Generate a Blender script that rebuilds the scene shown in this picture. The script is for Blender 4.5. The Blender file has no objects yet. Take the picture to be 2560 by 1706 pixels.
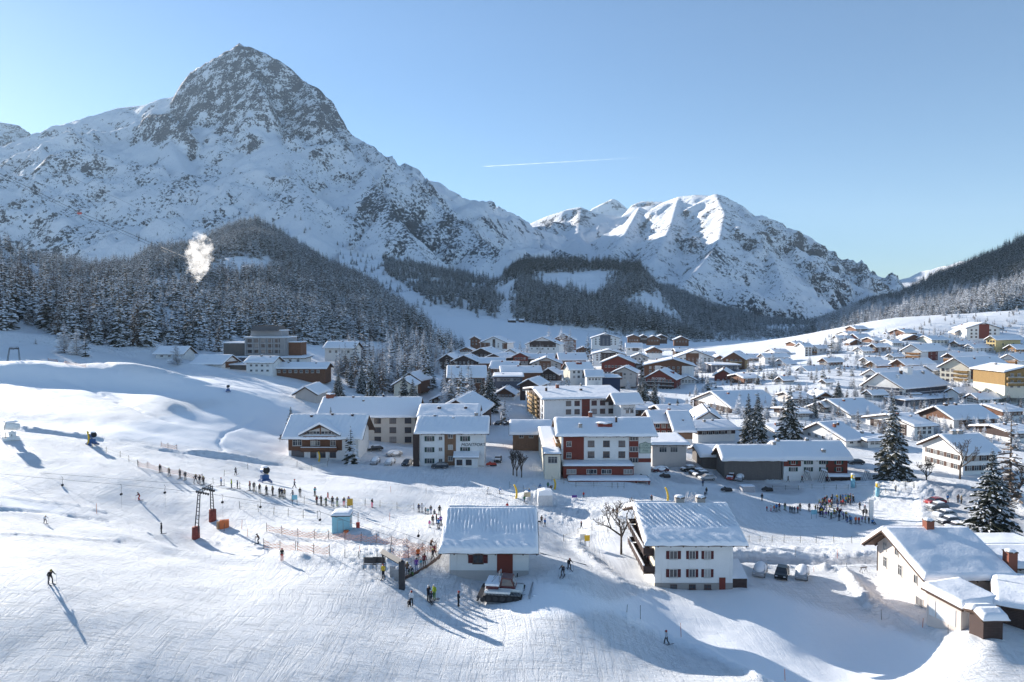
import bpy, bmesh, math, random
import numpy as np
from mathutils import Vector, Matrix
random.seed(7)
R = math.radians
SC = bpy.context.scene
COL = SC.collection
# ------------------------------------------------------------------ camera
F = 1708.0                      # focal length in pixels of the 2560 px wide photograph
PITCH = R(1.78); CAMZ = 40.0
cam_d = bpy.data.cameras.new('camera'); cam = bpy.data.objects.new('camera', cam_d); COL.objects.link(cam)
cam_d.sensor_width = 36; cam_d.lens = 36 * F / 2560; cam_d.clip_start = .5; cam_d.clip_end = 40000
cam.location = (0, 0, CAMZ); cam.rotation_euler = (R(90) - PITCH, 0, 0)
SC.camera = cam
# ------------------------------------------------------------------ world, sun, exposure
SUN_AZ = R(-45.5); SUN_EL = R(14.8)     # azimuth from +Y, negative to the left
w = bpy.data.worlds.new('World'); SC.world = w; w.use_nodes = True
nt = w.node_tree; bg = nt.nodes['Background']
sky = nt.nodes.new('ShaderNodeTexSky'); sky.sky_type = 'NISHITA'; sky.sun_disc = False
sky.sun_elevation = SUN_EL; sky.sun_rotation = SUN_AZ; sky.altitude = 1500
sky.air_density = 1.05; sky.dust_density = 0.22; sky.ozone_density = 3.0
tint = nt.nodes.new('ShaderNodeMix'); tint.data_type = 'RGBA'; tint.blend_type = 'MULTIPLY'; tint.inputs[0].default_value = 1; tint.inputs[7].default_value = (.99, 1.0, .995, 1)
nt.links.new(sky.outputs[0], tint.inputs[6]); nt.links.new(tint.outputs[2], bg.inputs[0]); bg.inputs[1].default_value = 0.083
sun_d = bpy.data.lights.new('sun', 'SUN'); sun = bpy.data.objects.new('sun', sun_d); COL.objects.link(sun)
sun_d.energy = 5.0; sun_d.angle = R(.55); sun_d.color = (1, .94, .86)
SDIR = Vector((math.sin(SUN_AZ) * math.cos(SUN_EL), math.cos(SUN_AZ) * math.cos(SUN_EL), math.sin(SUN_EL)))
sun.rotation_euler = SDIR.to_track_quat('Z', 'Y').to_euler(); sun.location = SDIR * 500
vs = SC.view_settings
vs.view_transform = 'Standard'; vs.look = 'None'; vs.exposure = 1.25; vs.gamma = 1; vs.use_curve_mapping = False
SC.cycles.use_denoising = True
SC.cycles.max_bounces = 5; SC.cycles.diffuse_bounces = 3; SC.cycles.volume_bounces = 0; SC.cycles.transparent_max_bounces = 12

# ------------------------------------------------------------------ projection helpers
CA, SA = math.cos(PITCH), math.sin(PITCH)
def raydir(px, py):
    u = (px - 1280) / F; v = (853 - py) / F
    return np.array([u, CA + v * SA, -SA + v * CA])
def P(px, py, D):
    """point at forward distance D on the line of sight of a photograph pixel"""
    d = raydir(px, py); d = d * (D / d[1])
    return np.array([d[0], d[1], CAMZ + d[2]])
def proj(x, y, z):
    z = z - CAMZ
    dep = y * CA - z * SA; up = y * SA + z * CA
    return 1280 + F * x / dep, 853 - F * up / dep
# ------------------------------------------------------------------ noise in numpy
_rs = np.random.RandomState(5); _perm = _rs.permutation(4096); _g = _rs.rand(4096) * 2 * np.pi
_gx, _gy = np.cos(_g), np.sin(_g)
def perlin(x, y, seed=0):
    x = x + seed * 17.3; y = y + seed * 7.7
    xi = np.floor(x).astype(np.int64); yi = np.floor(y).astype(np.int64); xf = x - xi; yf = y - yi
    def gr(ix, iy, dx, dy):
        h = _perm[(_perm[ix & 4095] + iy) & 4095]
        return _gx[h] * dx + _gy[h] * dy
    u = xf * xf * xf * (xf * (xf * 6 - 15) + 10); v = yf * yf * yf * (yf * (yf * 6 - 15) + 10)
    a = gr(xi, yi, xf, yf); b = gr(xi + 1, yi, xf - 1, yf); c = gr(xi, yi + 1, xf, yf - 1); d = gr(xi + 1, yi + 1, xf - 1, yf - 1)
    return ((a + (b - a) * u) * (1 - v) + (c + (d - c) * u) * v) * 1.5
def fbm(x, y, octs=5, gain=.5, seed=0):
    s = 0; a = 1; f = 1
    for i in range(octs):
        s = s + a * perlin(x * f, y * f, seed + i); a *= gain; f *= 2.03
    return s
def ridged(x, y, octs=5, gain=.5, seed=0):
    s = 0; a = 1; f = 1
    for i in range(octs):
        s = s + a * (1 - 2 * np.abs(perlin(x * f, y * f, seed + i))); a *= gain; f *= 2.07
    return s
def sstep(a, b, x):
    t = np.clip((x - a) / (b - a), 0, 1); return t * t * (3 - 2 * t)
def inpoly(x, y, poly):
    x = np.asarray(x); y = np.asarray(y)
    r = np.zeros(x.shape, bool); n = len(poly)
    for i in range(n):
        x0, y0 = poly[i]; x1, y1 = poly[i - 1]
        c = ((y0 > y) != (y1 > y)) & (x < (x1 - x0) * (y - y0) / ((y1 - y0) + 1e-12) + x0)
        r ^= c
    return r
def S(pts):          # pixels read off the 2353 px wide view of the photograph
    return [tuple([p[0] * 1.088, p[1] * 1.088] + list(p[2:])) for p in pts]
# ------------------------------------------------------------------ object helpers
def props(o, label=None, cat=None, group=None, kind=None):
    if label: o['label'] = label
    if cat: o['category'] = cat
    if group: o['group'] = group
    if kind: o['kind'] = kind
    return o
def new_mesh(name, verts, faces, mats=(), smooth=False, fm=None):
    me = bpy.data.meshes.new(name)
    verts = np.asarray(verts, dtype=np.float32)
    if isinstance(faces, np.ndarray):
        k = faces.shape[1]; nf = len(faces)
        me.vertices.add(len(verts)); me.vertices.foreach_set('co', verts.ravel())
        me.loops.add(nf * k); me.loops.foreach_set('vertex_index', faces.astype(np.int32).ravel())
        me.polygons.add(nf); me.polygons.foreach_set('loop_start', np.arange(0, nf * k, k, dtype=np.int32))
        me.update(calc_edges=True)
    else:
        me.from_pydata([tuple(map(float, v)) for v in verts], [], faces)
    for m in mats: me.materials.append(m)
    if fm is not None: me.polygons.foreach_set('material_index', np.asarray(fm, dtype=np.int32))
    if smooth: me.polygons.foreach_set('use_smooth', np.ones(len(me.polygons), bool))
    me.update()
    return me
def obj(name, data, parent=None, loc=None, rz=None):
    o = bpy.data.objects.new(name, data); COL.objects.link(o)
    if parent is not None: o.parent = parent
    if loc is not None: o.location = loc
    if rz is not None: o.rotation_euler = (0, 0, rz)
    return o
# ------------------------------------------------------------------ materials
class NT:
    def __init__(s, name):
        s.m = bpy.data.materials.new(name); s.m.use_nodes = True; s.t = s.m.node_tree
        s.b = s.t.nodes['Principled BSDF']; s.out = s.t.nodes['Material Output']
    def n(s, ty, **kw):
        nd = s.t.nodes.new(ty)
        for k, v in kw.items():
            if k.startswith('i_'):
                key = k[2:]; key = int(key) if key.isdigit() else key.replace('_', ' ')
                if isinstance(v, bpy.types.NodeSocket): s.t.links.new(v, nd.inputs[key])
                else: nd.inputs[key].default_value = v
            else: setattr(nd, k, v)
        return nd
    def l(s, a, b): s.t.links.new(a, b)
    def noise(s, vec, scale, detail=4, rough=.5):
        nd = s.n('ShaderNodeTexNoise', i_Scale=scale, i_Detail=detail, i_Roughness=rough)
        if vec is not None: s.l(vec, nd.inputs['Vector'])
        return nd.outputs['Fac']
    def mapping(s, vec, scale=(1, 1, 1), rot=(0, 0, 0)):
        nd = s.n('ShaderNodeMapping'); s.l(vec, nd.inputs['Vector'])
        nd.inputs['Scale'].default_value = scale; nd.inputs['Rotation'].default_value = rot
        return nd.outputs[0]
    def ramp(s, fac, stops, interp='LINEAR'):
        nd = s.n('ShaderNodeValToRGB'); s.l(fac, nd.inputs[0]); cr = nd.color_ramp; cr.interpolation = interp
        while len(cr.elements) < len(stops): cr.elements.new(.5)
        for e, (p, c) in zip(cr.elements, stops):
            e.position = p; e.color = (c, c, c, 1) if isinstance(c, (int, float)) else (*c, 1)
        return nd.outputs[0]
    def mix(s, fac, a, b):
        nd = s.n('ShaderNodeMix', data_type='RGBA')
        for i, v in ((0, fac), (6, a), (7, b)):
            if isinstance(v, bpy.types.NodeSocket): s.l(v, nd.inputs[i])
            elif i == 0: nd.inputs[0].default_value = v
            else: nd.inputs[i].default_value = (*v, 1)
        return nd.outputs[2]
    def math(s, op, a, b=0.0):
        nd = s.n('ShaderNodeMath', operation=op)
        for i, v in ((0, a), (1, b)):
            if isinstance(v, bpy.types.NodeSocket): s.l(v, nd.inputs[i])
            else: nd.inputs[i].default_value = v
        return nd.outputs[0]
    def bump(s, h, dist, strength=1, normal=None):
        nd = s.n('ShaderNodeBump', i_Distance=dist, i_Strength=strength); s.l(h, nd.inputs['Height'])
        if normal is not None: s.l(normal, nd.inputs['Normal'])
        return nd.outputs[0]
    def attr(s, name): return s.n('ShaderNodeAttribute', attribute_name=name).outputs['Fac']
    def pos(s): return s.n('ShaderNodeNewGeometry').outputs['Position']
    def ocoord(s): return s.n('ShaderNodeTexCoord').outputs['Object']
    def base(s, c):
        if isinstance(c, bpy.types.NodeSocket): s.l(c, s.b.inputs['Base Color'])
        else: s.b.inputs['Base Color'].default_value = (*c, 1)
_M = {}
def mat(name, col, rough=.7, var=.12, scale=3.0, bump=0.0, metal=0.0, spec=.3, stretch=(1, 1, 1)):
    """plain procedural material: base colour broken up by grain"""
    if name in _M: return _M[name]
    t = NT(name); v = t.mapping(t.ocoord(), stretch)
    n = t.noise(v, scale, 5, .6)
    c0 = tuple(max(0, c * (1 - var)) for c in col); c1 = tuple(min(1, c * (1 + var)) for c in col)
    t.base(t.ramp(n, [(.3, c0), (.7, c1)]))
    t.b.inputs['Roughness'].default_value = rough; t.b.inputs['Metallic'].default_value = metal
    t.b.inputs['Specular IOR Level'].default_value = spec
    if bump: t.l(t.bump(n, bump), t.b.inputs['Normal'])
    _M[name] = t.m
    return t.m
SNOWC = (.92, .93, .945)
def snow_mat(name='snow', bscale=2.0, bdist=.12, fine=.04):
    if name in _M: return _M[name]
    t = NT(name); p = t.pos()
    t.base(SNOWC); t.b.inputs['Roughness'].default_value = .75; t.b.inputs['Specular IOR Level'].default_value = .15
    b1 = t.bump(t.noise(p, bscale, 4, .5), bdist)
    b2 = t.bump(t.noise(p, bscale * 6, 3, .6), fine, 1, b1)
    t.l(b2, t.b.inputs['Normal'])
    _M[name] = t.m
    return t.m
# ------------------------------------------------------------------ ground heights: smooth surface through surveyed spots
_gp = [  # photograph pixel, forward distance in metres
 (0,1706,55.5),(640,1706,58.5),(1280,1706,63.3),(1900,1706,66),(2560,1706,69),(-900,1706,52),(3400,1706,68),
 (126,1457,69),(700,1550,70),(1050,1501,79),(1670,1605,79),(1420,1424,86),(1240,1484,84),(1220,1425,92),(2100,1640,84),(2440,1665,72),(2402,1576,81),(2475,1604,76),(2560,1650,74),(2300,1640,80),(2000,1560,90),
 (1300,1600,70),(705,1400,91),(1000,1370,95),(490,1355,107),(404,1337,104),(113,1310,100),(348,1252,119),(450,1195,133),(820,1266,120),(600,1235,124),(1170,1270,120),
 (1100,1300,118),(1050,1282,132),(1250,1236,150),(1270,1285,130),(1355,1320,124),(1540,1292,128),(1455,1330,128),(1480,1400,108),(2100,1310,142),(1900,1275,155),(1640,1468,99),(1840,1470,100),(1740,1380,115),
 (1900,1430,108),(2330,1525,90),(2203,1440,107),(2400,1290,139),(2300,1180,180),(2300,1100,228),(2500,1420,110),(2560,1585,80),(3300,1500,95),(3300,1200,170),
 (1140,1165,178),(800,1145,182),(1450,1190,171),(1600,1190,172),(1300,1060,262),(1000,1060,250),(1650,975,372),(1250,910,560),(1500,900,580),(1680,868,820),(1500,860,860),
 (1250,805,1050),(1100,850,760),(1900,900,520),(2300,1010,300),(2450,960,330),(2000,925,400),(2480,872,500),(2350,845,520),(2560,780,600),(2100,850,560),(2200,800,640),(2150,1000,300),
 (3300,700,640),(3300,900,400),(2000,1060,250),(1800,1000,330),(1050,930,420),
 (0,860,320),(200,880,310),(-100,930,253),(400,912,330),(800,942,345),(680,890,370),(0,925,253),(600,980,235),(300,960,240),(100,1010,195),(300,1060,170),(220,1100,155),(20,1090,145),(560,1110,175),
 (640,1050,215),(0,1200,116),(0,1300,94),(400,1110,160),(680,1200,148),(-900,1200,116),(-900,950,240),(-900,860,330),(300,1200,126),(0,1560,62),(960,1240,140),(1000,1190,165),(700,1165,170),
 (800,860,480),(950,850,600),(1000,880,520)]
_P = np.array([P(*q) for q in _gp])
_far = np.array([(x, y, z) for x, y, z in [(-2500, 3000, 40), (0, 3000, 60), (2500, 3000, 60), (-1000, 1400, 50), (1200, 1400, 30), (0, 1800, 60), (800, 1000, 10), (-500, 1400, 60),(-900,700,55),(500,1300,20)]])
_P = np.vstack([_P, _far])
def _uv(x, y):
    y = np.maximum(y, 30.0); u = np.clip(x / y, -1.6, 1.6)
    return u * 2.2, np.log(y) * 1.6
def _tps_fit(P, lam=.002):
    X = np.stack(_uv(P[:, 0], P[:, 1]), 1); n = len(X)
    r2 = ((X[:, None] - X[None]) ** 2).sum(2); K = .5 * r2 * np.log(r2 + 1e-9)
    A = np.zeros((n + 3, n + 3)); A[:n, :n] = K + lam * np.eye(n); A[:n, n] = 1; A[:n, n + 1:] = X; A[n, :n] = 1; A[n + 1:, :n] = X.T
    return X, np.linalg.solve(A, np.concatenate([P[:, 2], [0, 0, 0]]))
_X, _W = _tps_fit(_P)
def _tps(x, y):
    u, v = _uv(x, y); s = _W[-3] + _W[-2] * u + _W[-1] * v
    for i in range(len(_X)):
        r2 = (u - _X[i, 0]) ** 2 + (v - _X[i, 1]) ** 2
        s = s + _W[i] * .5 * r2 * np.log(r2 + 1e-9)
    return s
_feats = []     # mounds: centre, radii, rotation, height, power (flat top / steep side)
def _raw(x, y):
    z = _tps(x, y)
    for (cx, cy, rx, ry, rot, h, pw) in _feats:
        c, s = math.cos(rot), math.sin(rot); dx = x - cx; dy = y - cy
        a = (dx * c + dy * s) / rx; b = (-dx * s + dy * c) / ry
        z = z + h * np.exp(-(a * a + b * b) ** pw)
    return z
def hit_raw(px, py, f, y0=30.0, y1=2500.0):
    d = raydir(px, py); d = d / d[1]
    ys = np.exp(np.linspace(math.log(y0), math.log(y1), 220))
    g = f(d[0] * ys, ys) - (CAMZ + d[2] * ys)
    k = np.argmax(g > 0) if (g > 0).any() else len(ys) - 1
    if k == 0: k = 1
    a, b = ys[k - 1], ys[k]
    for _ in range(14):
        m = (a + b) / 2
        if float(f(np.array([d[0] * m]), np.array([m]))[0]) > CAMZ + d[2] * m: b = m
        else: a = m
    return np.array([d[0] * b, b, CAMZ + d[2] * b])
def mound(px, py, rx, ry, rotdeg, h, pw=1.0):
    p = hit_raw(px, py, _tps); _feats.append((p[0], p[1], rx, ry, R(rotdeg), h, pw))
# --- banks and hollows that throw the blue shadows
mound(150, 945, 52, 9, -8, 5.0, 1.3); mound(330, 955, 30, 7, -25, 3.6, 1.3); mound(400, 1010, 17, 4.5, -32, 2.3, 1.2)
mound(40, 1040, 34, 8, -4, -2.2, 1.2); mound(330, 1000, 12, 5, -28, -1.3, 1)
mound(240, 868, 60, 9, -22, 2.2, 1.3); mound(420, 912, 40, 6, -28, 2.5, 1.4)
mound(1110, 1560, 10, 4, 0, -.4, 1)
mound(1000, 1125, 16, 3.5, 0, .9, 1.2)
mound(2260, 1230, 17, 6.5, -38, 1.7, 1.5)      # ploughed heap beside the car park
mound(1350, 1250, 5.5, 3.6, 0, 1.6, 1.2); mound(1430, 1285, 7, 2.2, -30, .8, 1.2)
mound(1000, 1395, 7, 3, -20, .5, 1); mound(110, 1300, 26, 2.5, -14, .22, 1.2); mound(800, 1200, 30, 3.0, -12, .3, 1)
mound(600, 1400, 24, 2.2, -14, .6, 1.3); mound(800, 1330, 22, 2.5, -12, .5, 1.3)
_lines = []      # wheel ruts, kerbs of snow and tracks: (polyline in metres, width, depth)
def track(pts, wid, dep): _lines.append((np.array([hit_raw(a, b, _raw)[:2] for a, b in pts]), wid, dep))
def _polydist(x, y, pl):
    best = np.full(x.shape, 1e9)
    for i in range(len(pl) - 1):
        ax, ay = pl[i]; bx, by = pl[i + 1]; dx, dy = bx - ax, by - ay
        t = np.clip(((x - ax) * dx + (y - ay) * dy) / (dx * dx + dy * dy + 1e-9), 0, 1)
        best = np.minimum(best, (x - ax - t * dx) ** 2 + (y - ay - t * dy) ** 2)
    return np.sqrt(best)
track([(0,1243),(180,1262),(260,1280)], .4, .22); track([(0,1276),(120,1284),(270,1303)], .5, -.3)
track([(0,1335),(150,1345),(290,1352)], .4, .2); track([(500,1352),(640,1368),(760,1390)], .6, .4)
track([(0,895),(150,905),(300,930),(450,955),(640,985)], .8, -.4); track([(300,920),(460,940),(560,960),(720,985)], .8, -.5)
track([(140,945),(200,965),(260,990)], .8, -.5); track([(290,1005),(360,1030),(430,1055)], .7, -.5)
track([(40,1075),(150,1085),(260,1100),(420,1125),(560,1145),(700,1160),(900,1185)], 1.4, -.45)
track([(60,1070),(200,1088),(300,1105),(450,1128),(640,1150)], 1.0, .5); track([(640,1172),(820,1190),(1000,1215),(1230,1247)], .8, .25)
track([(640,1045),(560,1085),(545,1110),(560,1130)], .5, -.3)
track([(1480,1290),(1470,1340),(1440,1350),(1450,1375),(1490,1400)], 1.2, .4); track([(1460,1380),(1560,1460),(1640,1480)], 1.3, .35)
track([(1575,1545),(1650,1580),(1760,1625),(1900,1700)], .9, .45); track([(1500,1535),(1660,1600),(1800,1660)], .6, -.2)
track([(2060,1425),(2110,1432),(2150,1480),(2180,1520)], 1.0, .9); track([(1850,1398),(2000,1405),(2190,1408)], 1.4, -.5)
track([(1850,1380),(2000,1378),(2200,1390)], 3.0, .6); track([(2180,1500),(2300,1560),(2420,1600)], .8, .35)
_road = [(np.array([hit_raw(a, b, _tps)[:2] for a, b in q]), w_) for q, w_ in [
    ([(2700,1360),(2520,1290),(2400,1235),(2300,1200),(2120,1175),(1950,1180),(1700,1200)], 4.5), ([(2420,1240),(2440,1300),(2470,1350)], 8),
    ([(1850,1400),(2000,1403),(2180,1404)], 1.6), ([(1560,1110),(1650,1160),(1800,1205),(1960,1225)], 5)]]
def ground(x, y):
    x = np.asarray(x, float); y = np.asarray(y, float)
    z = _raw(x, y); r = np.hypot(x, y)
    near = 1 - sstep(250, 420, r)
    z = z + fbm(x / 23, y / 23, 3, .5, 3) * .35 * sstep(30, 90, r) + fbm(x / 5.5, y / 5.5, 3, .5, 8) * .07
    for pl, wid, dep in _lines:
        m = (np.abs(x - pl[:, 0].mean()) < 90) & (y < 340)
        if not m.any(): continue
        d = _polydist(x[m], y[m], pl)
        nz = .55 + .45 * np.clip(1 + fbm(x[m] / 1.6, y[m] / 1.6, 2, .6, 31), 0, 2)
        z[m] = z[m] + dep * np.exp(-(d / wid) ** 2) * nz
    for pl, wd in _road:
        m = y < 300
        if m.any():
            d = _polydist(x[m], y[m], pl)
            z[m] = z[m] + .3 * np.exp(-((d - wd - 1.2) / 1.0) ** 2) * (1 + .6 * fbm(x[m] / 1.2, y[m] / 1.2, 2, .6, 12)) * sstep(80, 100, y[m])
    for a_, b_, c_, r_ in ((-22, 96, 9, .10), (-30, 122, 26, .05), (-12, 118, 12, .08), (30, 125, 14, .09), (66, 150, 16, .08)):
        m = np.hypot(x - a_, y - b_) < c_ * 1.6
        if m.any(): z[m] = z[m] + fbm(x[m] / .9, y[m] / .9, 3, .6, 19) * r_ * np.exp(-(((x[m] - a_) ** 2 + (y[m] - b_) ** 2) / c_ ** 2))
    # ploughed lumps
    for cx, cy, rx, ry, rot, h, pw in _feats:
        if pw == 1.5 or (h > 0 and rx < 8):
            m = (np.abs(x - cx) < rx * 2) & (np.abs(y - cy) < rx * 2)
            if m.any(): z[m] = z[m] + np.abs(fbm(x[m] / 1.7, y[m] / 1.7, 3, .6, 5)) * .55 * np.exp(-(((x[m] - cx) / rx) ** 2 + ((y[m] - cy) / rx) ** 2))
    return z
def gz(x, y): return float(ground(np.array([x]), np.array([y]))[0])
def hit(px, py):
    p = hit_raw(px, py, _raw); p[2] = gz(p[0], p[1]); return p
# ground sheet, fine near the camera and coarse towards the horizon
def build_ground():
    na, nr = 760, 660
    az = np.tan(np.linspace(R(-50), R(50), na)); rr = np.exp(np.linspace(math.log(24), math.log(1600), nr))
    X = az[None, :] * rr[:, None]; Y = np.broadcast_to(rr[:, None], X.shape)
    Z = ground(X.ravel(), Y.ravel()).reshape(X.shape)
    v = np.stack([X.ravel(), Y.ravel(), Z.ravel()], 1)
    i = np.arange((nr - 1) * na).reshape(nr - 1, na)[:, :-1].ravel()
    f = np.stack([i, i + 1, i + na + 1, i + na], 1)
    # coarse surrounding skirt: behind the camera and on to the horizon
    e0 = len(v); ring_in = [(X[0, k], Y[0, k], Z[0, k]) for k in (0, na - 1)]
    t = NT('ground_snow'); p = t.pos()
    t.b.inputs['Roughness'].default_value = .7; t.b.inputs['Specular IOR Level'].default_value = .2
    road = t.attr('road'); rough = t.attr('rough')
    dirt = t.noise(t.mapping(p, (1, 1, 1)), .6, 4, .6)
    c = t.mix(t.math('MULTIPLY', road, t.ramp(dirt, [(.3, .5), (.65, 1)])), SNOWC, (.60, .60, .62))
    t.base(c)
    # grooming and ski tracks run across the slope
    wob = t.n('ShaderNodeTexNoise', i_Scale=.03, i_Detail=2); t.l(p, wob.inputs['Vector'])
    vm = t.n('ShaderNodeVectorMath', operation='MULTIPLY_ADD'); t.l(wob.outputs['Color'], vm.inputs[0]); vm.inputs[1].default_value = (7, 7, 0); t.l(p, vm.inputs[2]); pw = vm.outputs[0]
    st = t.noise(t.mapping(pw, (.16, 1.5, 1), (0, 0, R(9))), 2.4, 6, .68)
    st2 = t.noise(t.mapping(pw, (.9, .05, 1), (0, 0, R(-38))), 2.4, 4, .7)
    st3 = t.noise(t.mapping(pw, (.05, 1.3, 1), (0, 0, R(-24))), 2.0, 3, .7)
    cut = t.ramp(st2, [(.52, 0), (.60, 1)]); cut2 = t.ramp(st3, [(.56, 0), (.62, 1)])
    lump = t.noise(p, 3.4, 6, .75); fine = t.noise(p, 9, 3, .6)
    h = t.math('ADD', t.math('MULTIPLY', st, .17), t.math('ADD', t.math('MULTIPLY', cut, -.09), t.math('MULTIPLY', cut2, -.10)))
    h = t.math('ADD', h, t.math('ADD', t.math('MULTIPLY', lump, .24), t.math('MULTIPLY', fine, .11)))
    h = t.math('MULTIPLY', h, rough)
    t.l(t.bump(h, 1.0), t.b.inputs['Normal'])
    me = new_mesh('ground', v, f, [t.m], True)
    xs, ys = X.ravel(), Y.ravel(); px, py = proj(xs, ys, Z.ravel())
    rd = np.zeros(len(xs))
    for pl, wd in _road:
        m = ys < 330; d = _polydist(xs[m], ys[m], pl); rd[m] = np.maximum(rd[m], 1 - sstep(wd * .7, wd * 1.1, d))
    rg = np.full(len(xs), .95)
    calm = [[(-300,1040),(330,1060),(560,1010),(740,1000),(720,1140),(400,1110),(100,1065),(-300,1050)],
            [(1500,1510),(1620,1480),(1900,1470),(2450,1640),(2300,1720),(1960,1720),(1600,1570)], [(0,1240),(240,1285),(0,1272)],
            [(1480,1360),(1600,1340),(1650,1460),(1560,1450)], [(-400,860),(700,960),(700,1010),(300,990),(-400,1040)], [(1240,1420),(1620,1530),(1300,1540),(1180,1500)]]
    soft = np.zeros(len(xs))
    for q in calm: soft = np.maximum(soft, inpoly(px, py, q).astype(float))
    soft = soft.reshape(nr, na)
    for _ in range(6):
        soft[1:-1, 1:-1] = (soft[1:-1, 1:-1] * 2 + soft[:-2, 1:-1] + soft[2:, 1:-1] + soft[1:-1, :-2] + soft[1:-1, 2:]) / 6
    rg = rg * (1 - .85 * soft.ravel()) * (1 - .5 * sstep(150, 500, ys))
    a = me.attributes.new('road', 'FLOAT', 'POINT'); a.data.foreach_set('value', rd.astype(np.float32))
    a = me.attributes.new('rough', 'FLOAT', 'POINT'); a.data.foreach_set('value', rg.astype(np.float32))
    o = obj('ground', me); props(o, 'snow-covered valley floor and piste', kind='structure')
    # far terrain all round, dropped under the fine sheet
    g = np.linspace(-9000, 9000, 91); GX, GY = np.meshgrid(g, g)
    GZ = np.where(GY > 0, 8.0, 0.0) + fbm(GX / 900, GY / 900, 3) * 20 - 12
    rr_ = np.hypot(GX, GY); GZ = np.where(rr_ < 1700, np.minimum(GZ, -14), GZ)
    GZ = np.where((GY < 200), GZ + 0, GZ)
    i = np.arange(91 * 90).reshape(90, 91)[:, :-1].ravel()
    o = obj('terrain', new_mesh('terrain', np.stack([GX.ravel(), GY.ravel(), GZ.ravel()], 1), np.stack([i, i + 1, i + 92, i + 91], 1), [snow_mat('far_snow', .02, 3, 1)], True))
    props(o, 'outlying snowfields all round', kind='structure')
build_ground()
# ------------------------------------------------------------------ mountains
def mountain_mat(name, rock_col=(.13, .13, .145), bush=.5, sc=1.0, rockslope=.62, strat=0.0, patch=.35):
    # rock shows where steep, specks of dwarf pine where marked
    t = NT(name); p = t.pos(); t.b.inputs['Roughness'].default_value = .85; t.b.inputs['Specular IOR Level'].default_value = .1
    geo = t.n('ShaderNodeNewGeometry'); nz = t.n('ShaderNodeSeparateXYZ'); t.l(geo.outputs['Normal'], nz.inputs[0])
    big = t.noise(p, .0035 / sc, 5, .6); mid = t.noise(t.mapping(p, (1, 1, .45)), .022 / sc, 8, .68); fin = t.noise(p, .12 / sc, 5, .7)
    rk = t.attr('rock'); bu = t.attr('bush')
    # bare rock where steep or painted, broken by snow ledges
    ledge = t.noise(t.mapping(p, (.8, .8, 1.5), (R(20), R(-22), 0)), .02 / sc, 8, .7)
    a = t.math('ADD', t.math('MULTIPLY', rk, .56), t.math('MULTIPLY', t.math('SUBTRACT', ledge, .5), 1.5))
    a = t.math('ADD', a, t.math('MULTIPLY', t.math('ADD', t.math('SUBTRACT', fin, .5), t.math('SUBTRACT', mid, .5)), 1.6))
    rockf = t.ramp(a, [(.44, 0), (.52, 1)])
    # dwarf pine and scree specks poking through
    sp = t.noise(t.mapping(p, (1, .75, .75)), .085 / sc, 5, .75); stripe = t.noise(t.mapping(p, (1, .22, .22), (0, 0, R(14))), .0085 / sc, 4, .6)
    b = t.math('ADD', t.math('MULTIPLY', t.math('SUBTRACT', sp, .5), 2.6), t.math('MULTIPLY', t.math('SUBTRACT', big, .5), 1.1))
    b = t.math('ADD', b, t.math('ADD', t.math('MULTIPLY', t.math('SUBTRACT', bu, .5), .85), t.math('MULTIPLY', t.math('SUBTRACT', stripe, .5), 1.7)))
    bf = t.ramp(b, [(.33, 0), (.37, 1)])
    rc = t.mix(t.noise(p, .05 / sc, 4, .6), tuple(c * .32 for c in rock_col), tuple(min(1, c * 1.35) for c in rock_col))
    c = t.mix(rockf, SNOWC, rc)
    c = t.mix(t.math('MULTIPLY', bf, t.ramp(bu, [(.02, 0), (.15, .96)])), c, (.035, .04, .045))
    t.base(c)
    n1 = t.bump(mid, 9 * sc, .8); n2 = t.bump(fin, 5 * sc, .7, n1); t.l(t.bump(t.math('MULTIPLY', ledge, rockf), 12 * sc, rockslope, n2), t.b.inputs['Normal'])
    return t.m
def tents(X, Y, ridges, seed, warp, amp, scale):
    wx = fbm(X / scale, Y / scale, 4, .5, seed) * warp; wy = fbm(X / scale, Y / scale, 4, .5, seed + 9) * warp
    Z = np.full(X.shape, -1e9); DD = np.zeros(X.shape); ID = np.zeros(X.shape, int)
    for rid, (pts, k, kb) in enumerate(ridges):
        for i in range(len(pts) - 1):
            a, b = pts[i], pts[i + 1]; dx, dy = b[0] - a[0], b[1] - a[1]; L2 = dx * dx + dy * dy + 1e-6
            def dist(x, y):
                t = np.clip(((x - a[0]) * dx + (y - a[1]) * dy) / L2, 0, 1)
                return np.hypot(x - a[0] - t * dx, y - a[1] - t * dy), t
            d0, t = dist(X, Y); d1, _ = dist(X + wx, Y + wy)
            f = sstep(0, warp * 1.2 + 1, d0); d = np.maximum(d0 * (1 - f) + d1 * f, d0 * .88)
            side = (dx * (Y - a[1]) - dy * (X - a[0])) > 0
            kk = np.where(side, kb, k)
            z = a[2] + (b[2] - a[2]) * t - kk * d
            m = z > Z; Z[m] = z[m]; DD[m] = d0[m]; ID[m] = rid
    fade = sstep(0, scale * .9, DD)
    gul = ridged((X + wx * 1.5) / 150, (Y + wy) / 1100, 4, .55, seed + 6) * .75 + ridged((X + Y * .35 + wx) / 330, (Y - X * .2) / 1300, 3, .5, seed + 7)
    N = (gul - 1.6) * amp * .40 * fade + (ridged(X / scale, Y / scale, 6, .52, seed + 3) - .9) * amp * fade + fbm(X / scale * 5, Y / scale * 5, 4, .55, seed + 4) * amp * .16 * sstep(0, 90, DD)
    Z = Z + np.minimum(N, DD * .12)
    return Z, DD, ID
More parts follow.
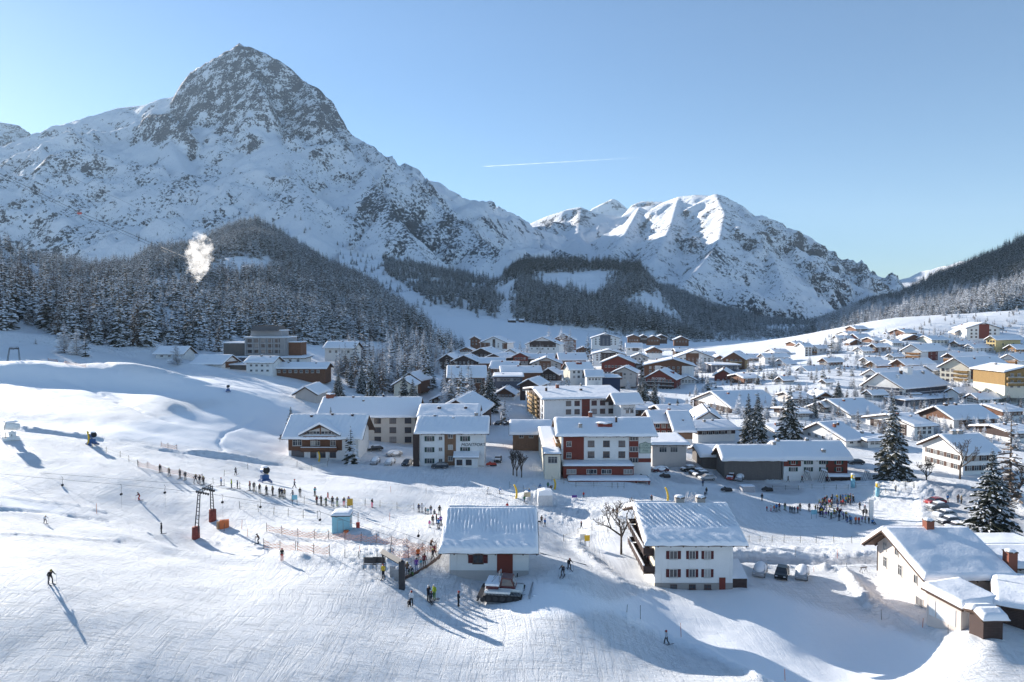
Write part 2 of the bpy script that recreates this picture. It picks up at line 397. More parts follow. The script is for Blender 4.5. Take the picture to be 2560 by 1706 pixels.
def mountain(name, ridges, x0, x1, y0, y1, res, floor, seed, warp, amp, scale, m, rock=(), bush=(), rockid=(), bush_all=0.0, label=None, rock_base=0.0, kslope=.9, hard=()):
    xs = np.arange(x0, x1, res); ys = np.arange(y0, y1, res); X, Y = np.meshgrid(xs, ys)
    Z, DD, ID = tents(X, Y, ridges, seed, warp, amp, scale)
    Z = np.maximum(Z, floor)
    gy, gx = np.gradient(Z, res); sl = np.hypot(gx, gy)
    px, py = proj(X, Y, Z)
    rk = rock_base + sstep(.95, 1.6, sl) * .95
    for i in rockid: rk = np.maximum(rk, np.where(ID == i, .95, 0))
    for q, val in rock: rk = np.where(inpoly(px, py, q), np.maximum(rk, val), rk)
    bu = np.full(X.shape, float(bush_all))
    for q, val in bush: bu = np.where(inpoly(px, py, q), val, bu)
    def blur(a, k):
        for _ in range(k): a[1:-1, 1:-1] = (a[1:-1, 1:-1] * 2 + a[:-2, 1:-1] + a[2:, 1:-1] + a[1:-1, :-2] + a[1:-1, 2:]) / 6
        return a
    rk = blur(rk, 3); bu = blur(bu, 10)
    ny, nx = X.shape
    i = np.arange((ny - 1) * nx).reshape(ny - 1, nx)[:, :-1].ravel(); f = np.stack([i, i + 1, i + nx + 1, i + nx], 1)
    zf = Z.ravel(); keep = (zf[f] > floor + .5).any(1); f = f[keep]
    used = np.unique(f); rem = np.zeros(X.size, int); rem[used] = np.arange(len(used))
    v = np.stack([X.ravel(), Y.ravel(), Z.ravel()], 1)[used]; f = rem[f]
    me = new_mesh(name, v, f, [m], True)
    a = me.attributes.new('rock', 'FLOAT', 'POINT'); a.data.foreach_set('value', rk.ravel()[used].astype(np.float32))
    a = me.attributes.new('bush', 'FLOAT', 'POINT'); a.data.foreach_set('value', bu.ravel()[used].astype(np.float32))
    o = obj(name, me); props(o, label, kind='structure')
    return X, Y, Z
def RP(pts): return [P(*q) for q in S(pts)]
# the great rock-capped peak
OM = [ (RP([(-900,520,5600),(-450,440,5300),(-200,400,5000),(0,366,4500),(100,322,4200),(200,287,3950),(270,248,3800),(330,242,3700),(385,226,3600),(430,213,3500),(520,222,3400),(600,232,3350),(680,245,3300),(740,262,3260),(800,304,3250),(850,333,3200),(905,372,3150),(940,403,3050),(965,425,2950),(1000,463,2800),(1060,512,2600),(1120,556,2400),(1185,600,2200),(1260,680,1950)]), .68, 1.5),
       (RP([(418,190,3400),(440,163,3360),(500,128,3320),(550,99,3300),(575,106,3290),(600,118,3290),(640,134,3280),(700,184,3270),(740,208,3260),(765,234,3250),(790,281,3245),(806,304,3240)]), 1.7, 2.2),
       (RP([(550,99,3300),(585,170,3120),(610,215,2990)]), 1.5, 1.5), (RP([(440,163,3360),(480,215,3130)]), 1.5, 1.6), (RP([(700,184,3270),(745,262,3010)]), 1.4, 1.4),
       (RP([(270,248,3800),(380,300,3000),(430,400,2500),(480,520,2150)]), .58, .58), (RP([(600,232,3350),(640,330,2800),(690,430,2350),(720,540,2000)]), .56, .66),
       (RP([(800,304,3250),(860,420,2600),(930,520,2150),(980,600,1900)]), .64, 1.05), (RP([(100,322,4200),(120,420,3200),(160,520,2600)]), .5, .5),
       (RP([(330,268,3050),(380,262,2960),(430,290,2860)]), 1.9, 1.5), (RP([(893,360,3170),(900,354,3160),(908,366,3150)]), 2.2, 2.2) ]
om_m = mountain_mat('peak_snow_and_rock')
OMG = mountain('mountain', OM, -5600, 300, 1300, 5600, 12.5, 20, 11, 90, 62, 560, om_m,
    rock=[(S([(415,215),(430,150),(550,95),(620,110),(760,220),(812,310),(800,330),(740,300),(660,330),(640,250),(560,235),(500,255),(445,240)]), .95),
          (S([(318,285),(345,262),(400,262),(440,300),(420,325),(350,335),(322,325)]), 1.1), (S([(600,310),(860,330),(960,420),(880,400),(700,345)]), .30), (S([(260,250),(350,240),(330,262),(270,265)]), .5)],
    bush=[(S([(-400,400),(200,330),(440,400),(560,520),(420,640),(-400,640)]), .68), (S([(440,380),(640,300),(900,340),(1000,440),(1200,600),(1100,640),(900,600),(560,480)]), .58),
          (S([(420,330),(560,290),(640,420),(520,520)]), .48), (S([(790,420),(960,430),(1180,600),(900,590)]), .80)], bush_all=.08,
    label='tall snowy peak with a grey rock summit on the left')
# range behind on the far left
mountain('mountain', [(RP([(-400,250,6500),(-150,260,6300),(0,280,6200),(40,286,6200),(75,310,6100),(130,322,6100),(150,292,6050),(160,300,6050),(200,340,6000),(400,420,5800)]), .8, .9)],
    -8200, -2500, 4300, 7600, 30, 20, 31, 120, 160, 700, mountain_mat('far_rock', sc=1.8), rock=[(S([(-100,270),(60,280),(170,290),(130,330),(60,400),(-100,340)]), .8)], label='distant rocky snow ridge at the far left edge')
# smooth ridge behind the shoulder of the peak
mountain('mountain', [(RP([(880,400,4500),(935,430,4400),(965,425,4300),(985,414,4300),(1010,419,4250),(1040,441,4200),(1080,466,4100),(1130,500,4000),(1190,530,3900),(1260,563,3600),(1330,590,3200),(1400,620,2800),(1450,640,2500)]), .52, .8),
                      (RP([(1010,419,4250),(1060,500,3500),(1120,580,2900)]), .5, .5)],
    -1900, 700, 1900, 5200, 18, 20, 41, 70, 60, 500, mountain_mat('smooth_ridge', sc=1.3), bush_all=.2, bush=[(S([(1180,560),(1500,590),(1500,640),(1180,640)]), .8)], label='smooth snow ridge behind the shoulder of the tall peak')
# bowl and banded dome in the middle
mountain('mountain', [(RP([(1150,560,5200),(1190,529,5000),(1230,508,4900),(1260,495,4800),(1300,482,4700),(1335,476,4700),(1370,490,4600),(1440,500,4700),(1475,462,4600),(1520,463,4500),(1560,470,4500),(1650,480,4500)]), .55, .8),
                      (RP([(1335,476,4700),(1330,540,4100),(1380,600,3300)]), .5, .55)],
    -700, 1900, 2500, 6000, 22, 20, 51, 90, 90, 600, mountain_mat('banded_dome', sc=1.4, strat=1), rock=[(S([(1225,512),(1340,474),(1370,490),(1360,520),(1240,540)]), .72), (S([(1440,480),(1475,462),(1520,468),(1450,495)]), .7)], bush_all=.15, label='rounded snow dome with grey rock bands above a shaded bowl')
mountain('mountain', [(RP([(1360,480,7000),(1380,470,7000),(1408,457,7000),(1420,462,7000),(1440,479,7000),(1470,500,7000)]), 1.0, 1.0)],
    200, 1300, 6300, 7800, 20, 20, 56, 30, 60, 400, mountain_mat('small_far_peak', sc=1.4), rock=[(S([(1400,455),(1440,480),(1420,485),(1400,475)]), .8)], label='small pointed peak far behind the dome')
# the broad right-hand mountain
RM = [(RP([(1470,500,4300),(1500,478,4250),(1520,466,4200),(1560,451,4050),(1600,447,3950),(1630,449,3870),(1645,445,3800),(1662,449,3750),(1700,469,3700),(1720,486,3650),(1740,505,3600),(1780,546,3500),(1820,570,3400),(1860,580,3300),(1900,610,3150),(1940,640,2950),(1990,668,2750),(2040,690,2500)]), .68, .8),
      (RP([(1645,445,3800),(1665,490,3350),(1650,560,2900),(1600,620,2500),(1560,660,2250)]), .72, .62), (RP([(1700,469,3700),(1760,560,3100),(1800,650,2500)]), .7, .72),
      (RP([(1470,475,4200),(1440,530,3600),(1400,585,3000),(1410,610,2700)]), .7, .62), (RP([(1560,451,4050),(1540,520,3400),(1500,600,2800)]), .70, .70)]
mountain('mountain', RM, -50, 2400, 1500, 5200, 13, 20, 61, 95, 80, 480, mountain_mat('broad_mountain', rock_col=(.12,.11,.105)), rock_base=.22,
    rock=[(S([(1480,460),(1560,450),(1500,600),(1400,590)]), .25), (S([(1400,590),(1640,460),(1660,560),(1500,650)]), .42), (S([(1640,450),(1700,460),(1800,560),(1780,640),(1640,640)]), .46)], bush_all=.5,
    bush=[(S([(1540,600),(1700,560),(1950,600),(2050,700),(1500,720)]), .62)], label='broad snowy mountain with streaked rock flanks on the right')
mountain('mountain', [(RP([(1800,560,5200),(1850,575,5200),(1880,590,5100),(1920,620,5000),(1950,640,4900),(1990,655,4800),(2020,670,4700),(2060,700,4500)]), .5, .8)],
    1300, 2700, 3800, 6200, 25, 20, 71, 60, 50, 500, mountain_mat('ridge_behind', sc=1.5), bush_all=.3, label='pale ridge trailing off behind the broad mountain')
mountain('mountain', [(RP([(1990,675,5200),(2022,662,5000),(2060,651,4800),(2100,634,4600),(2140,617,4500),(2250,590,4400),(2500,520,4300)]), .4, .6)],
    1700, 4200, 3000, 6200, 40, 20, 81, 60, 30, 700, mountain_mat('valley_ridge', sc=1.8), label='sunlit snow ridge beyond the notch on the right')
# ------------------------------------------------------------------ wooded hills in front of the mountains
HILLS = {}
def hill(key, top, base, p=1.25, amp=10, scale=160, nu=260, nv=120, seed=1, bush_all=.3, label=None, back=500, matname=None):
    top = S(top); base = S(base)
    pxs = np.linspace(top[0][0], top[-1][0], nu)
    def itp(l, k): return np.interp(pxs, [q[0] for q in l], [q[k] for q in l])
    ty, tD = itp(top, 1), itp(top, 2); by, bD = itp(base, 1), itp(base, 2)
    T = np.array([P(a, b, c) for a, b, c in zip(pxs, ty, tD)]); B = np.array([P(a, b, c) for a, b, c in zip(pxs, by, bD)])
    ts = np.linspace(0, 1, nv)[:, None]
    yy = B[None, :, 1] * (1 - ts) + T[None, :, 1] * ts
    X = (B[None, :, 0] / B[None, :, 1]) * yy
    Z = B[None, :, 2] + (T[None, :, 2] - B[None, :, 2]) * ts ** p
    Z = Z + fbm(X / scale, yy / scale, 5, .5, seed) * amp * np.sin(np.clip(ts, 0, 1) * np.pi) ** .7 + fbm(X / 40, yy / 40, 3, .5, seed + 5) * 2.0
    # back side and buried front lip
    tb = np.linspace(.04, 1, 16)[:, None]
    yb = T[None, :, 1] + tb * back; Xb = (T[None, :, 0] / T[None, :, 1]) * yb; Zb = T[None, :, 2] - (tb * back) ** 1.25 * .13
    yf = B[None, :, 1] - 30; Xf = (B[None, :, 0] / B[None, :, 1]) * yf; Zf = B[None, :, 2] - 14
    X = np.vstack([Xf, X, Xb]); Y = np.vstack([yf, yy, yb]); Z = np.vstack([Zf, Z, Zb])
    n0, n1 = X.shape
    i = np.arange((n0 - 1) * n1).reshape(n0 - 1, n1)[:, :-1].ravel(); f = np.stack([i, i + 1, i + n1 + 1, i + n1], 1)
    m = _M.get('hill_snow') or _M.setdefault('hill_snow', mountain_mat('hill_snow', sc=.35))
    me = new_mesh('hill', np.stack([X.ravel(), Y.ravel(), Z.ravel()], 1), f, [m], True)
    for nm, vv in (('rock', 0.0), ('bush', bush_all)):
        a = me.attributes.new(nm, 'FLOAT', 'POINT'); a.data.foreach_set('value', np.full(X.size, vv, dtype=np.float32))
    props(obj('hill', me), label, kind='structure')
    HILLS[key] = (X[1:nv + 1], Y[1:nv + 1], Z[1:nv + 1])
hill('left', [(-500,520,900),(-100,560,950),(0,570,1000),(60,590,1050),(100,610,1100),(200,626,1150),(300,612,1250),(350,585,1300),(450,570,1350),(520,535,1400),(590,518,1400),(620,530,1400),(700,580,1350),(760,618,1300),(850,660,1200),(900,700,1100),(950,745,1000),(1000,778,900),(1060,800,800)],
             [(-500,760,330),(-100,765,330),(0,765,330),(200,790,335),(350,800,345),(420,810,380),(560,800,440),(700,812,450),(850,812,520),(1060,812,640)], 1.15, 16, 200, seed=3, label='wooded hillside rising behind the powerhouse on the left')
hill('foot', [(780,560,2100),(860,585,2100),(920,590,2050),(1000,610,1950),(1100,630,1850),(1180,640,1750),(1240,680,1600)],
             [(780,690,1300),(880,690,1250),(920,700,1180),(1000,715,1150),(1100,735,1100),(1180,748,1100),(1240,760,1100)], 1.1, 18, 200, 180, 90, 13, label='lower slope of the tall peak with scattered spruces')
hill('bench', [(1130,660,1500),(1180,618,1500),(1200,606,1500),(1300,606,1500),(1400,606,1480),(1470,614,1450),(1500,650,1400),(1540,700,1300),(1590,752,1180),(1640,790,1050)],
              [(1130,745,1120),(1200,745,1090),(1300,752,1050),(1400,758,1030),(1500,768,1000),(1600,782,980),(1640,795,960)], .8, 9, 150, 220, 90, 23, label='wooded bench hill above the upper meadow')
hill('valley', [(1380,690,2300),(1480,660,2350),(1560,665,2400),(1640,705,2400),(1750,735,2300),(1850,748,2200),(1950,720,2200),(2050,700,2100)],
               [(1380,790,1000),(1500,800,950),(1600,812,900),(1800,815,860),(1950,805,800),(2050,800,750)], 1.0, 12, 200, 220, 90, 33, label='forested valley floor beyond the village')
hill('right', [(1880,760,1700),(1930,728,1700),(1990,700,1650),(2060,683,1600),(2130,645,1500),(2200,622,1450),(2280,588,1400),(2353,548,1350),(2600,430,1300),(2900,330,1250)],
              [(1880,800,760),(1930,788,720),(2000,778,700),(2100,765,680),(2200,745,680),(2280,722,680),(2353,706,690),(2600,640,720),(2900,590,760)], 1.1, 14, 200, 260, 110, 43, label='dark spruce slope rising to the right edge')
# ------------------------------------------------------------------ mesh collector
class MB:
    """collects boxes, bars and tubes and links them as ONE mesh"""
    def __init__(s): s.v = []; s.f = []; s.m = []
    def box(s, x0, x1, y0, y1, z0, z1, mi=0):
        n = len(s.v); s.v += [(x, y, z) for z in (z0, z1) for y in (y0, y1) for x in (x0, x1)]
        for q in ((0, 2, 3, 1), (4, 5, 7, 6), (0, 1, 5, 4), (2, 6, 7, 3), (0, 4, 6, 2), (1, 3, 7, 5)): s.f.append(tuple(n + k for k in q)); s.m.append(mi)
    def poly(s, pts, mi=0):
        n = len(s.v); s.v += [tuple(p) for p in pts]; s.f.append(tuple(range(n, n + len(pts)))); s.m.append(mi)
    def prism(s, outline, axis, a, b, mi=0):
        """outline of 2D points extruded along axis ('x' takes (y,z), 'y' takes (x,z), 'z' takes (x,y))"""
        mk = {'x': lambda p, t: (t, p[0], p[1]), 'y': lambda p, t: (p[0], t, p[1]), 'z': lambda p, t: (p[0], p[1], t)}[axis]
        n = len(s.v); k = len(outline); s.v += [mk(p, a) for p in outline] + [mk(p, b) for p in outline]
        s.f.append(tuple(n + i for i in range(k))); s.f.append(tuple(n + k + i for i in reversed(range(k)))); s.m += [mi, mi]
        for i in range(k): j = (i + 1) % k; s.f.append((n + i, n + k + i, n + k + j, n + j)); s.m.append(mi)
    def tube(s, p0, p1, r0, r1=None, n=6, mi=0, cap=True):
        r1 = r0 if r1 is None else r1; p0 = Vector(p0); p1 = Vector(p1); d = (p1 - p0)
        if d.length < 1e-6: return
        q = d.to_track_quat('Z', 'Y'); b = len(s.v)
        for p, r in ((p0, r0), (p1, r1)):
            for i in range(n):
                a = 2 * math.pi * i / n; s.v.append(tuple(p + q @ Vector((math.cos(a) * r, math.sin(a) * r, 0))))
        for i in range(n): j = (i + 1) % n; s.f.append((b + i, b + j, b + n + j, b + n + i)); s.m.append(mi)
        if cap: s.f.append(tuple(b + i for i in reversed(range(n)))); s.f.append(tuple(b + n + i for i in range(n))); s.m += [mi, mi]
    def path(s, pts, r, n=5, mi=0, r1=None):
        for i in range(len(pts) - 1):
            a = r if r1 is None else r + (r1 - r) * i / (len(pts) - 1); b = r if r1 is None else r + (r1 - r) * (i + 1) / (len(pts) - 1)
            s.tube(pts[i], pts[i + 1], a, b, n, mi)
    def ball(s, c, rx, ry, rz, nu=10, nv=7, mi=0):
        b = len(s.v)
        for j in range(nv + 1):
            t = math.pi * j / nv
            for i in range(nu):
                a = 2 * math.pi * i / nu; s.v.append((c[0] + rx * math.sin(t) * math.cos(a), c[1] + ry * math.sin(t) * math.sin(a), c[2] + rz * math.cos(t)))
        for j in range(nv):
            for i in range(nu): k = (i + 1) % nu; s.f.append((b + j * nu + i, b + (j + 1) * nu + i, b + (j + 1) * nu + k, b + j * nu + k)); s.m.append(mi)
    def mesh(s, name, mats, smooth=False): return new_mesh(name, s.v, s.f, mats, smooth, s.m)
    def build(s, name, mats, parent=None, smooth=False, loc=None, rz=None):
        if not isinstance(mats, (list, tuple)): mats = [mats]
        return obj(name, s.mesh(name, mats, smooth), parent, loc, rz)
def thing(name, loc, rz=0.0, label=None, cat=None, group=None):
    o = obj(name, None, None, tuple(loc), rz); o.empty_display_size = .5
    return props(o, label, cat, group)
# ------------------------------------------------------------------ building materials
def timber(name, col, dark=.55):
    if name in _M: return _M[name]
    t = NT(name); o = t.ocoord()
    g = t.noise(t.mapping(o, (.4, .4, 6)), 2.2, 5, .65); s = t.noise(t.mapping(o, (3, 3, .25)), 1.4, 4, .6)
    wv = t.n('ShaderNodeTexWave', wave_type='BANDS', bands_direction='Z', i_Scale=1.6, i_Distortion=.3); t.l(o, wv.inputs['Vector'])
    a = t.math('ADD', t.math('MULTIPLY', g, .7), t.math('MULTIPLY', s, .3))
    c = t.ramp(a, [(.3, tuple(x * dark for x in col)), (.7, tuple(min(1, x * 1.25) for x in col))])
    c = t.mix(t.ramp(wv.outputs['Fac'], [(.04, .55), (.16, 0)]), c, tuple(x * .3 for x in col))
    t.base(c); t.b.inputs['Roughness'].default_value = .75; t.b.inputs['Specular IOR Level'].default_value = .25
    t.l(t.bump(wv.outputs['Fac'], .02), t.b.inputs['Normal'])
    _M[name] = t.m; return t.m
def plaster(name, col):
    if name in _M: return _M[name]
    t = NT(name); o = t.ocoord(); n = t.noise(o, .5, 6, .65); s = t.noise(t.mapping(o, (1.4, 1.4, .12)), 1.2, 4, .6)
    c = t.mix(t.ramp(n, [(.35, .35), (.6, 0)]), col, tuple(x * .82 for x in col))
    c = t.mix(t.ramp(s, [(.58, 0), (.8, .5)]), c, tuple(x * .68 for x in col))
    t.base(c); t.b.inputs['Roughness'].default_value = .85; t.b.inputs['Specular IOR Level'].default_value = .15
    t.l(t.bump(t.noise(o, 9, 3, .6), .02), t.b.inputs['Normal']); _M[name] = t.m; return t.m
WM = dict(white=plaster('white_plaster', (.78, .77, .75)), cream=plaster('cream_plaster', (.72, .66, .54)), grey=plaster('grey_render', (.50, .47, .45)), beige=plaster('beige_plaster', (.56, .51, .45)),
          pink=plaster('pale_pink_plaster', (.70, .60, .53)), yellow=plaster('yellow_plaster', (.66, .50, .24)), conc=plaster('grey_concrete', (.32, .33, .35)), slate=plaster('dark_grey_panel', (.10, .11, .14)),
          brown=timber('brown_timber', (.19, .088, .05)), dark=timber('dark_timber', (.075, .048, .042)), red=plaster('oxblood_paint', (.20, .052, .038)), honey=timber('honey_timber', (.42, .21, .085)),
          gold=timber('golden_timber', (.36, .22, .08)), greyw=timber('weathered_timber', (.17, .15, .14)), plank=timber('light_brown_cladding', (.27, .155, .095)), brick=plaster('brick_red', (.24, .09, .06)),
          stone=plaster('rough_stone', (.33, .31, .29)), navy=plaster('navy_panel', (.04, .055, .10)))
M_TRIM = timber('fascia_timber', (.11, .065, .045)); M_FRAME = mat('window_frame', (.55, .53, .50), .5, .05); M_DFRAME = mat('dark_window_frame', (.09, .045, .035), .5, .1)
M_IRON = mat('dark_iron', (.045, .045, .05), .5, .2, metal=.3); M_BLACK = mat('black_rubber', (.02, .02, .022), .7)
def _glass():
    t = NT('window_glass'); r = t.n('ShaderNodeObjectInfo').outputs['Random']
    t.base(t.ramp(r, [(0, (.02, .025, .035)), (.5, (.05, .055, .065)), (.8, (.16, .15, .15)), (1, (.42, .40, .38))]))
    t.b.inputs['Roughness'].default_value = .08; t.b.inputs['Specular IOR Level'].default_value = .6; return t.m
M_GLASS = _glass()
def _roofsnow():
    t = NT('roof_snow'); p = t.pos(); t.base((.88, .89, .915)); t.b.inputs['Roughness'].default_value = .75; t.b.inputs['Specular IOR Level'].default_value = .15
    t.l(t.bump(t.noise(p, 4.5, 4, .6), .05, 1, t.bump(t.noise(p, .6, 3, .5), .12)), t.b.inputs['Normal']); return t.m
M_RSNOW = _roofsnow()
_WC = {}
def window_meshes(w, h, style):
    k = (round(w, 1), round(h, 1), style)
    if k in _WC: return _WC[k]
    w, h = k[0], k[1]; f = MB(); b = .09
    f.box(-w/2 - b, w/2 + b, -.07, 0, -b, 0); f.box(-w/2 - b, w/2 + b, -.07, 0, h, h + b); f.box(-w/2 - b, -w/2, -.07, 0, 0, h); f.box(w/2, w/2 + b, -.07, 0, 0, h)
    n = 2 if w < 1.6 else max(3, int(w / .9))
    for i in range(1, n): x = -w/2 + w * i / n; f.box(x - .035, x + .035, -.055, -.005, 0, h)
    if h > 1.1: f.box(-w/2, w/2, -.05, -.008, h * .68, h * .68 + .05)
    f.box(-w/2 - .15, w/2 + .15, -.14, 0, -b - .07, -b - .001)
    fm = f.mesh('window', [M_DFRAME if style == 'd' else M_FRAME])
    p = MB(); p.box(-w/2 + .002, w/2 - .002, -.03, .002, .002, h - .002); pm = p.mesh('pane', [M_GLASS])
    s = MB(); s.box(0, w * .48, -.06, -.015, -.05, h + .05); 
    for i in range(5): s.box(.05, w * .48 - .05, -.075, -.058, h * (i + .15) / 5, h * (i + .7) / 5)
    _WC[k] = (fm, pm, {}) ; _WC[k][2]['s'] = s
    return _WC[k]
def add_window(parent, face, u, z, w, h, style='l', shut=None):
    """face = (origin, angle): u runs along the facade, window looks out along its -y"""
    fm, pm, sh = window_meshes(w, h, style); (ox, oy), ang = face
    c, s = math.cos(ang), math.sin(ang)
    o = obj('window', fm, parent, (ox + u * c, oy + u * s, z), ang)
    obj('pane', pm, o)
    if shut:
        if shut not in sh: sh[shut] = sh['s'].mesh('shutter', [SHUT[shut]])
        w = round(w, 1)
        obj('shutter', sh[shut], o, (w/2 + .1, -.01, 0)); obj('shutter', sh[shut], o, (-w/2 - .1 - w * .48, -.01, 0))
    return o
SHUT = dict(oxblood=timber('oxblood_shutter', (.13, .035, .035)), green=timber('dark_green_shutter', (.035, .07, .06)), brown=timber('brown_shutter', (.11, .06, .045)), slate=timber('slate_shutter', (.05, .06, .065)))
def roof_snow_mesh(L, W, th, seed, fine=1.0, ribs=0.0, sag=.09):
    """snow lying on one slope: L along the eave, W up the slope, local z is the slope normal"""
    nx = max(5, int(L / 1.1 * fine)); ny = max(4, int(W / 1.1 * fine))
    xs = np.linspace(0, 1, nx + 1); ys = np.linspace(0, 1, ny + 1)
    xs = np.unique(np.concatenate([[0, .25 / L, .7 / L], xs[1:-1], [1 - .7 / L, 1 - .25 / L, 1]])); ys = np.unique(np.concatenate([[0, .22 / W, .6 / W], ys[1:-1], [1 - .3 / W, 1]]))
    nx = len(xs) - 1; ny = len(ys) - 1
    X, Y = np.meshgrid(xs * L, ys * W)
    ed = np.minimum(np.minimum(X, L - X), Y); rnd = np.sqrt(np.clip(1 - (1 - np.clip(ed / .55, 0, 1)) ** 2, 0, 1)) * .88 + .12
    Z = th * rnd * (1 + fbm(X / 4 + seed, Y / 3 + seed, 3) * sag)
    if ribs:
        per = .8 if ribs > .18 else .5; mk = sstep(W * .32, W * .44, Y) * (1 - sstep(W * .93, W, Y)) if ribs > .08 else 1
        wv = np.clip(np.sin(2 * np.pi * (X + (.5 if ribs > .18 else .06) * Y) / per + fbm(X / 2, Y / 2 + seed, 2) * 1.5), 0, 1) ** .7
        Z = Z - ribs * wv * mk * np.clip(fbm(X / 3 + 9, Y / 4, 2) * .8 + .85, .2, 1.2) - ribs * .8 * np.clip(np.sin(2 * np.pi * (X + .9 * Y) / (per * 2.2)), 0, 1) * sstep(.1, .4, Y) * (1 - sstep(.9, 1.5, Y))
    Y = Y - np.where(Y < .3, .12 * (1 - Y / .3), 0) + fbm(X / 2.2, Y * 0 + seed, 2) * .14 * (Y < .3)
    top = np.stack([X, Y, Z], 2).reshape(-1, 3); n = len(top)
    i = np.arange(ny * (nx + 1)).reshape(ny, nx + 1)[:, :-1].ravel(); f = [tuple(q) for q in np.stack([i, i + 1, i + nx + 2, i + nx + 1], 1)]
    rim = [*range(0, nx + 1), *[(nx + 1) * (k + 1) - 1 for k in range(1, ny + 1)], *reversed(range(ny * (nx + 1), ny * (nx + 1) + nx)), *[(nx + 1) * k for k in reversed(range(1, ny))]]
    v = np.vstack([top, np.array([(top[r][0], top[r][1], 0.0) for r in rim])]); m = len(rim)
    for a in range(m): b = (a + 1) % m; f.append((rim[a], n + a, n + b, rim[b]))
    f.append(tuple(n + a for a in range(m)))
    return v, f
def building(name, label, loc, rot, w, d, h, rise, ax='x', wall='white', upper=None, split=.5, group=None, cat='house', over=1.0, gover=1.2, th=.55, chim=(), bury=3.0, fine=1.0, ribs=0.0, sill=None, lean=None, asym=0.0):
    """local frame: x along the front 0..w, y back 0..d, front faces -y; ridge along ax"""
    T = thing(name, loc, rot, label, cat, group)
    def shell(z0, z1, mt, grow, gable):
        b = MB(); g = grow
        b.box(-g, w + g, -g, d + g, z0, z1)
        if gable and rise > .2:
            if ax == 'x':
                m = d * (.5 + asym)
                b.prism([(-g, z1), (d + g, z1), (m, z1 + rise)], 'x', -g, w + g)
            else:
                m = w * (.5 + asym); b.prism([(-g, z1), (w + g, z1), (m, z1 + rise)], 'y', -g, d + g)
        return b.build('wall', WM[mt], T)
    if upper:
        shell(-bury, h * split, wall, 0, False); shell(h * split + .002, h, upper, .07, True)
    else: shell(-bury, h, wall, 0, True)
    # roof deck with eaves, snow lying on it as its sub-part
    def slope(L, W, tilt, origin, az, seed):
        # local frame: x along the eave, y up the slope
        M = Matrix.Translation(origin) @ Matrix.Rotation(az, 4, 'Z') @ Matrix.Rotation(tilt, 4, 'X')
        b = MB(); b.box(0, L, 0, W, -.05, .18)
        for i in range(max(2, int(L / 1.6))): x = .3 + (L - .6) * i / max(1, int(L / 1.6) - 1); b.box(x - .08, x + .08, .05, W * .9, -.24, -.051)
        r = b.build('roof', M_TRIM, T); r.matrix_local = M
        v, f = roof_snow_mesh(L - .12, W - .06, th, seed, fine, ribs); sn = obj('snow', new_mesh('snow', v, f, [M_RSNOW], True), r, (.06, -.04, .181))
        for p in sn.data.polygons: p.use_smooth = True
        return r
    roofs = []
    sd = (hash(label) % 97) * 1.7 if False else (len(label) * 7.3 + loc[0]) % 91
    if ax == 'x':
        m = d * (.5 + asym); L = w + 2 * gover; t0 = math.atan2(rise, m); t1 = math.atan2(rise, d - m)
        W0 = (m + over) / math.cos(t0) ; W1 = (d - m + over) / math.cos(t1)
        roofs.append(slope(L, W0, t0, Vector((-gover, -over, h - over * math.tan(t0) + .06)), 0, sd))
        roofs.append(slope(L, W1, t1, Vector((w + gover, d + over, h - over * math.tan(t1) + .06)), math.pi, sd + 5))
    elif ax == 'y':
        m = w * (.5 + asym); L = d + 2 * gover; t0 = math.atan2(rise, m); t1 = math.atan2(rise, w - m)
        W0 = (m + over) / math.cos(t0); W1 = (w - m + over) / math.cos(t1)
        roofs.append(slope(L, W0, t0, Vector((-over, d + gover, h - over * math.tan(t0) + .06)), -math.pi / 2, sd))
        roofs.append(slope(L, W1, t1, Vector((w + over, -gover, h - over * math.tan(t1) + .06)), math.pi / 2, sd + 5))
    elif ax == 'flat':
        roofs.append(slope(w + 2 * over, d + 2 * over, math.atan2(rise, d), Vector((-over, -over, h + .04)), 0, sd))
    for c in chim:      # (fraction along ridge, fraction up the front slope, height, width, material)
        fx, fy, ch, cw, cm = c
        if ax == 'x': x = w * fx; y = d * .5 * fy; z = h + rise * fy
        elif ax == 'y': x = w * fx; y = d * fy; z = h + rise * (1 - abs(fx - .5) * 2)
        else: x = w * fx; y = d * fy; z = h + rise * fy
        b = MB(); b.box(-cw/2, cw/2, -cw/2, cw/2, -1.0, ch); b.box(-cw/2 - .08, cw/2 + .08, -cw/2 - .08, cw/2 + .08, ch + .002, ch + .12, 1); b.ball((0, 0, ch + .12), cw * .62, cw * .62, .3, 8, 5, 2)
        k = b.build('chimney', [WM[cm], M_TRIM, M_RSNOW], T, loc=(x, y, z))
    return T
FACES = {}
def faces(w, d): return {'f': ((0, 0), 0.0), 'l': ((0, d), -math.pi / 2), 'r': ((w, 0), math.pi / 2), 'b': ((w, d), math.pi)}
def wins(T, w, d, face, zs, us, ww=1.2, hh=1.3, style='l', shut=None, off=0.0):
    (ox, oy), a = faces(w, d)[face]
    nx, ny = (math.sin(a), -math.cos(a))
    for z in zs:
        for u in us: add_window(T, ((ox + nx * (off + .002), oy + ny * (off + .002)), a), u, z, ww, hh, style, shut)
def panel(T, w, d, face, u0, u1, z0, z1, mt, off=.05, name='cladding'):
    (ox, oy), a = faces(w, d)[face]; b = MB(); b.box(u0, u1, -off, 0, z0, z1)
    return b.build(name, WM[mt] if isinstance(mt, str) else mt, T, loc=(ox, oy, 0), rz=a)
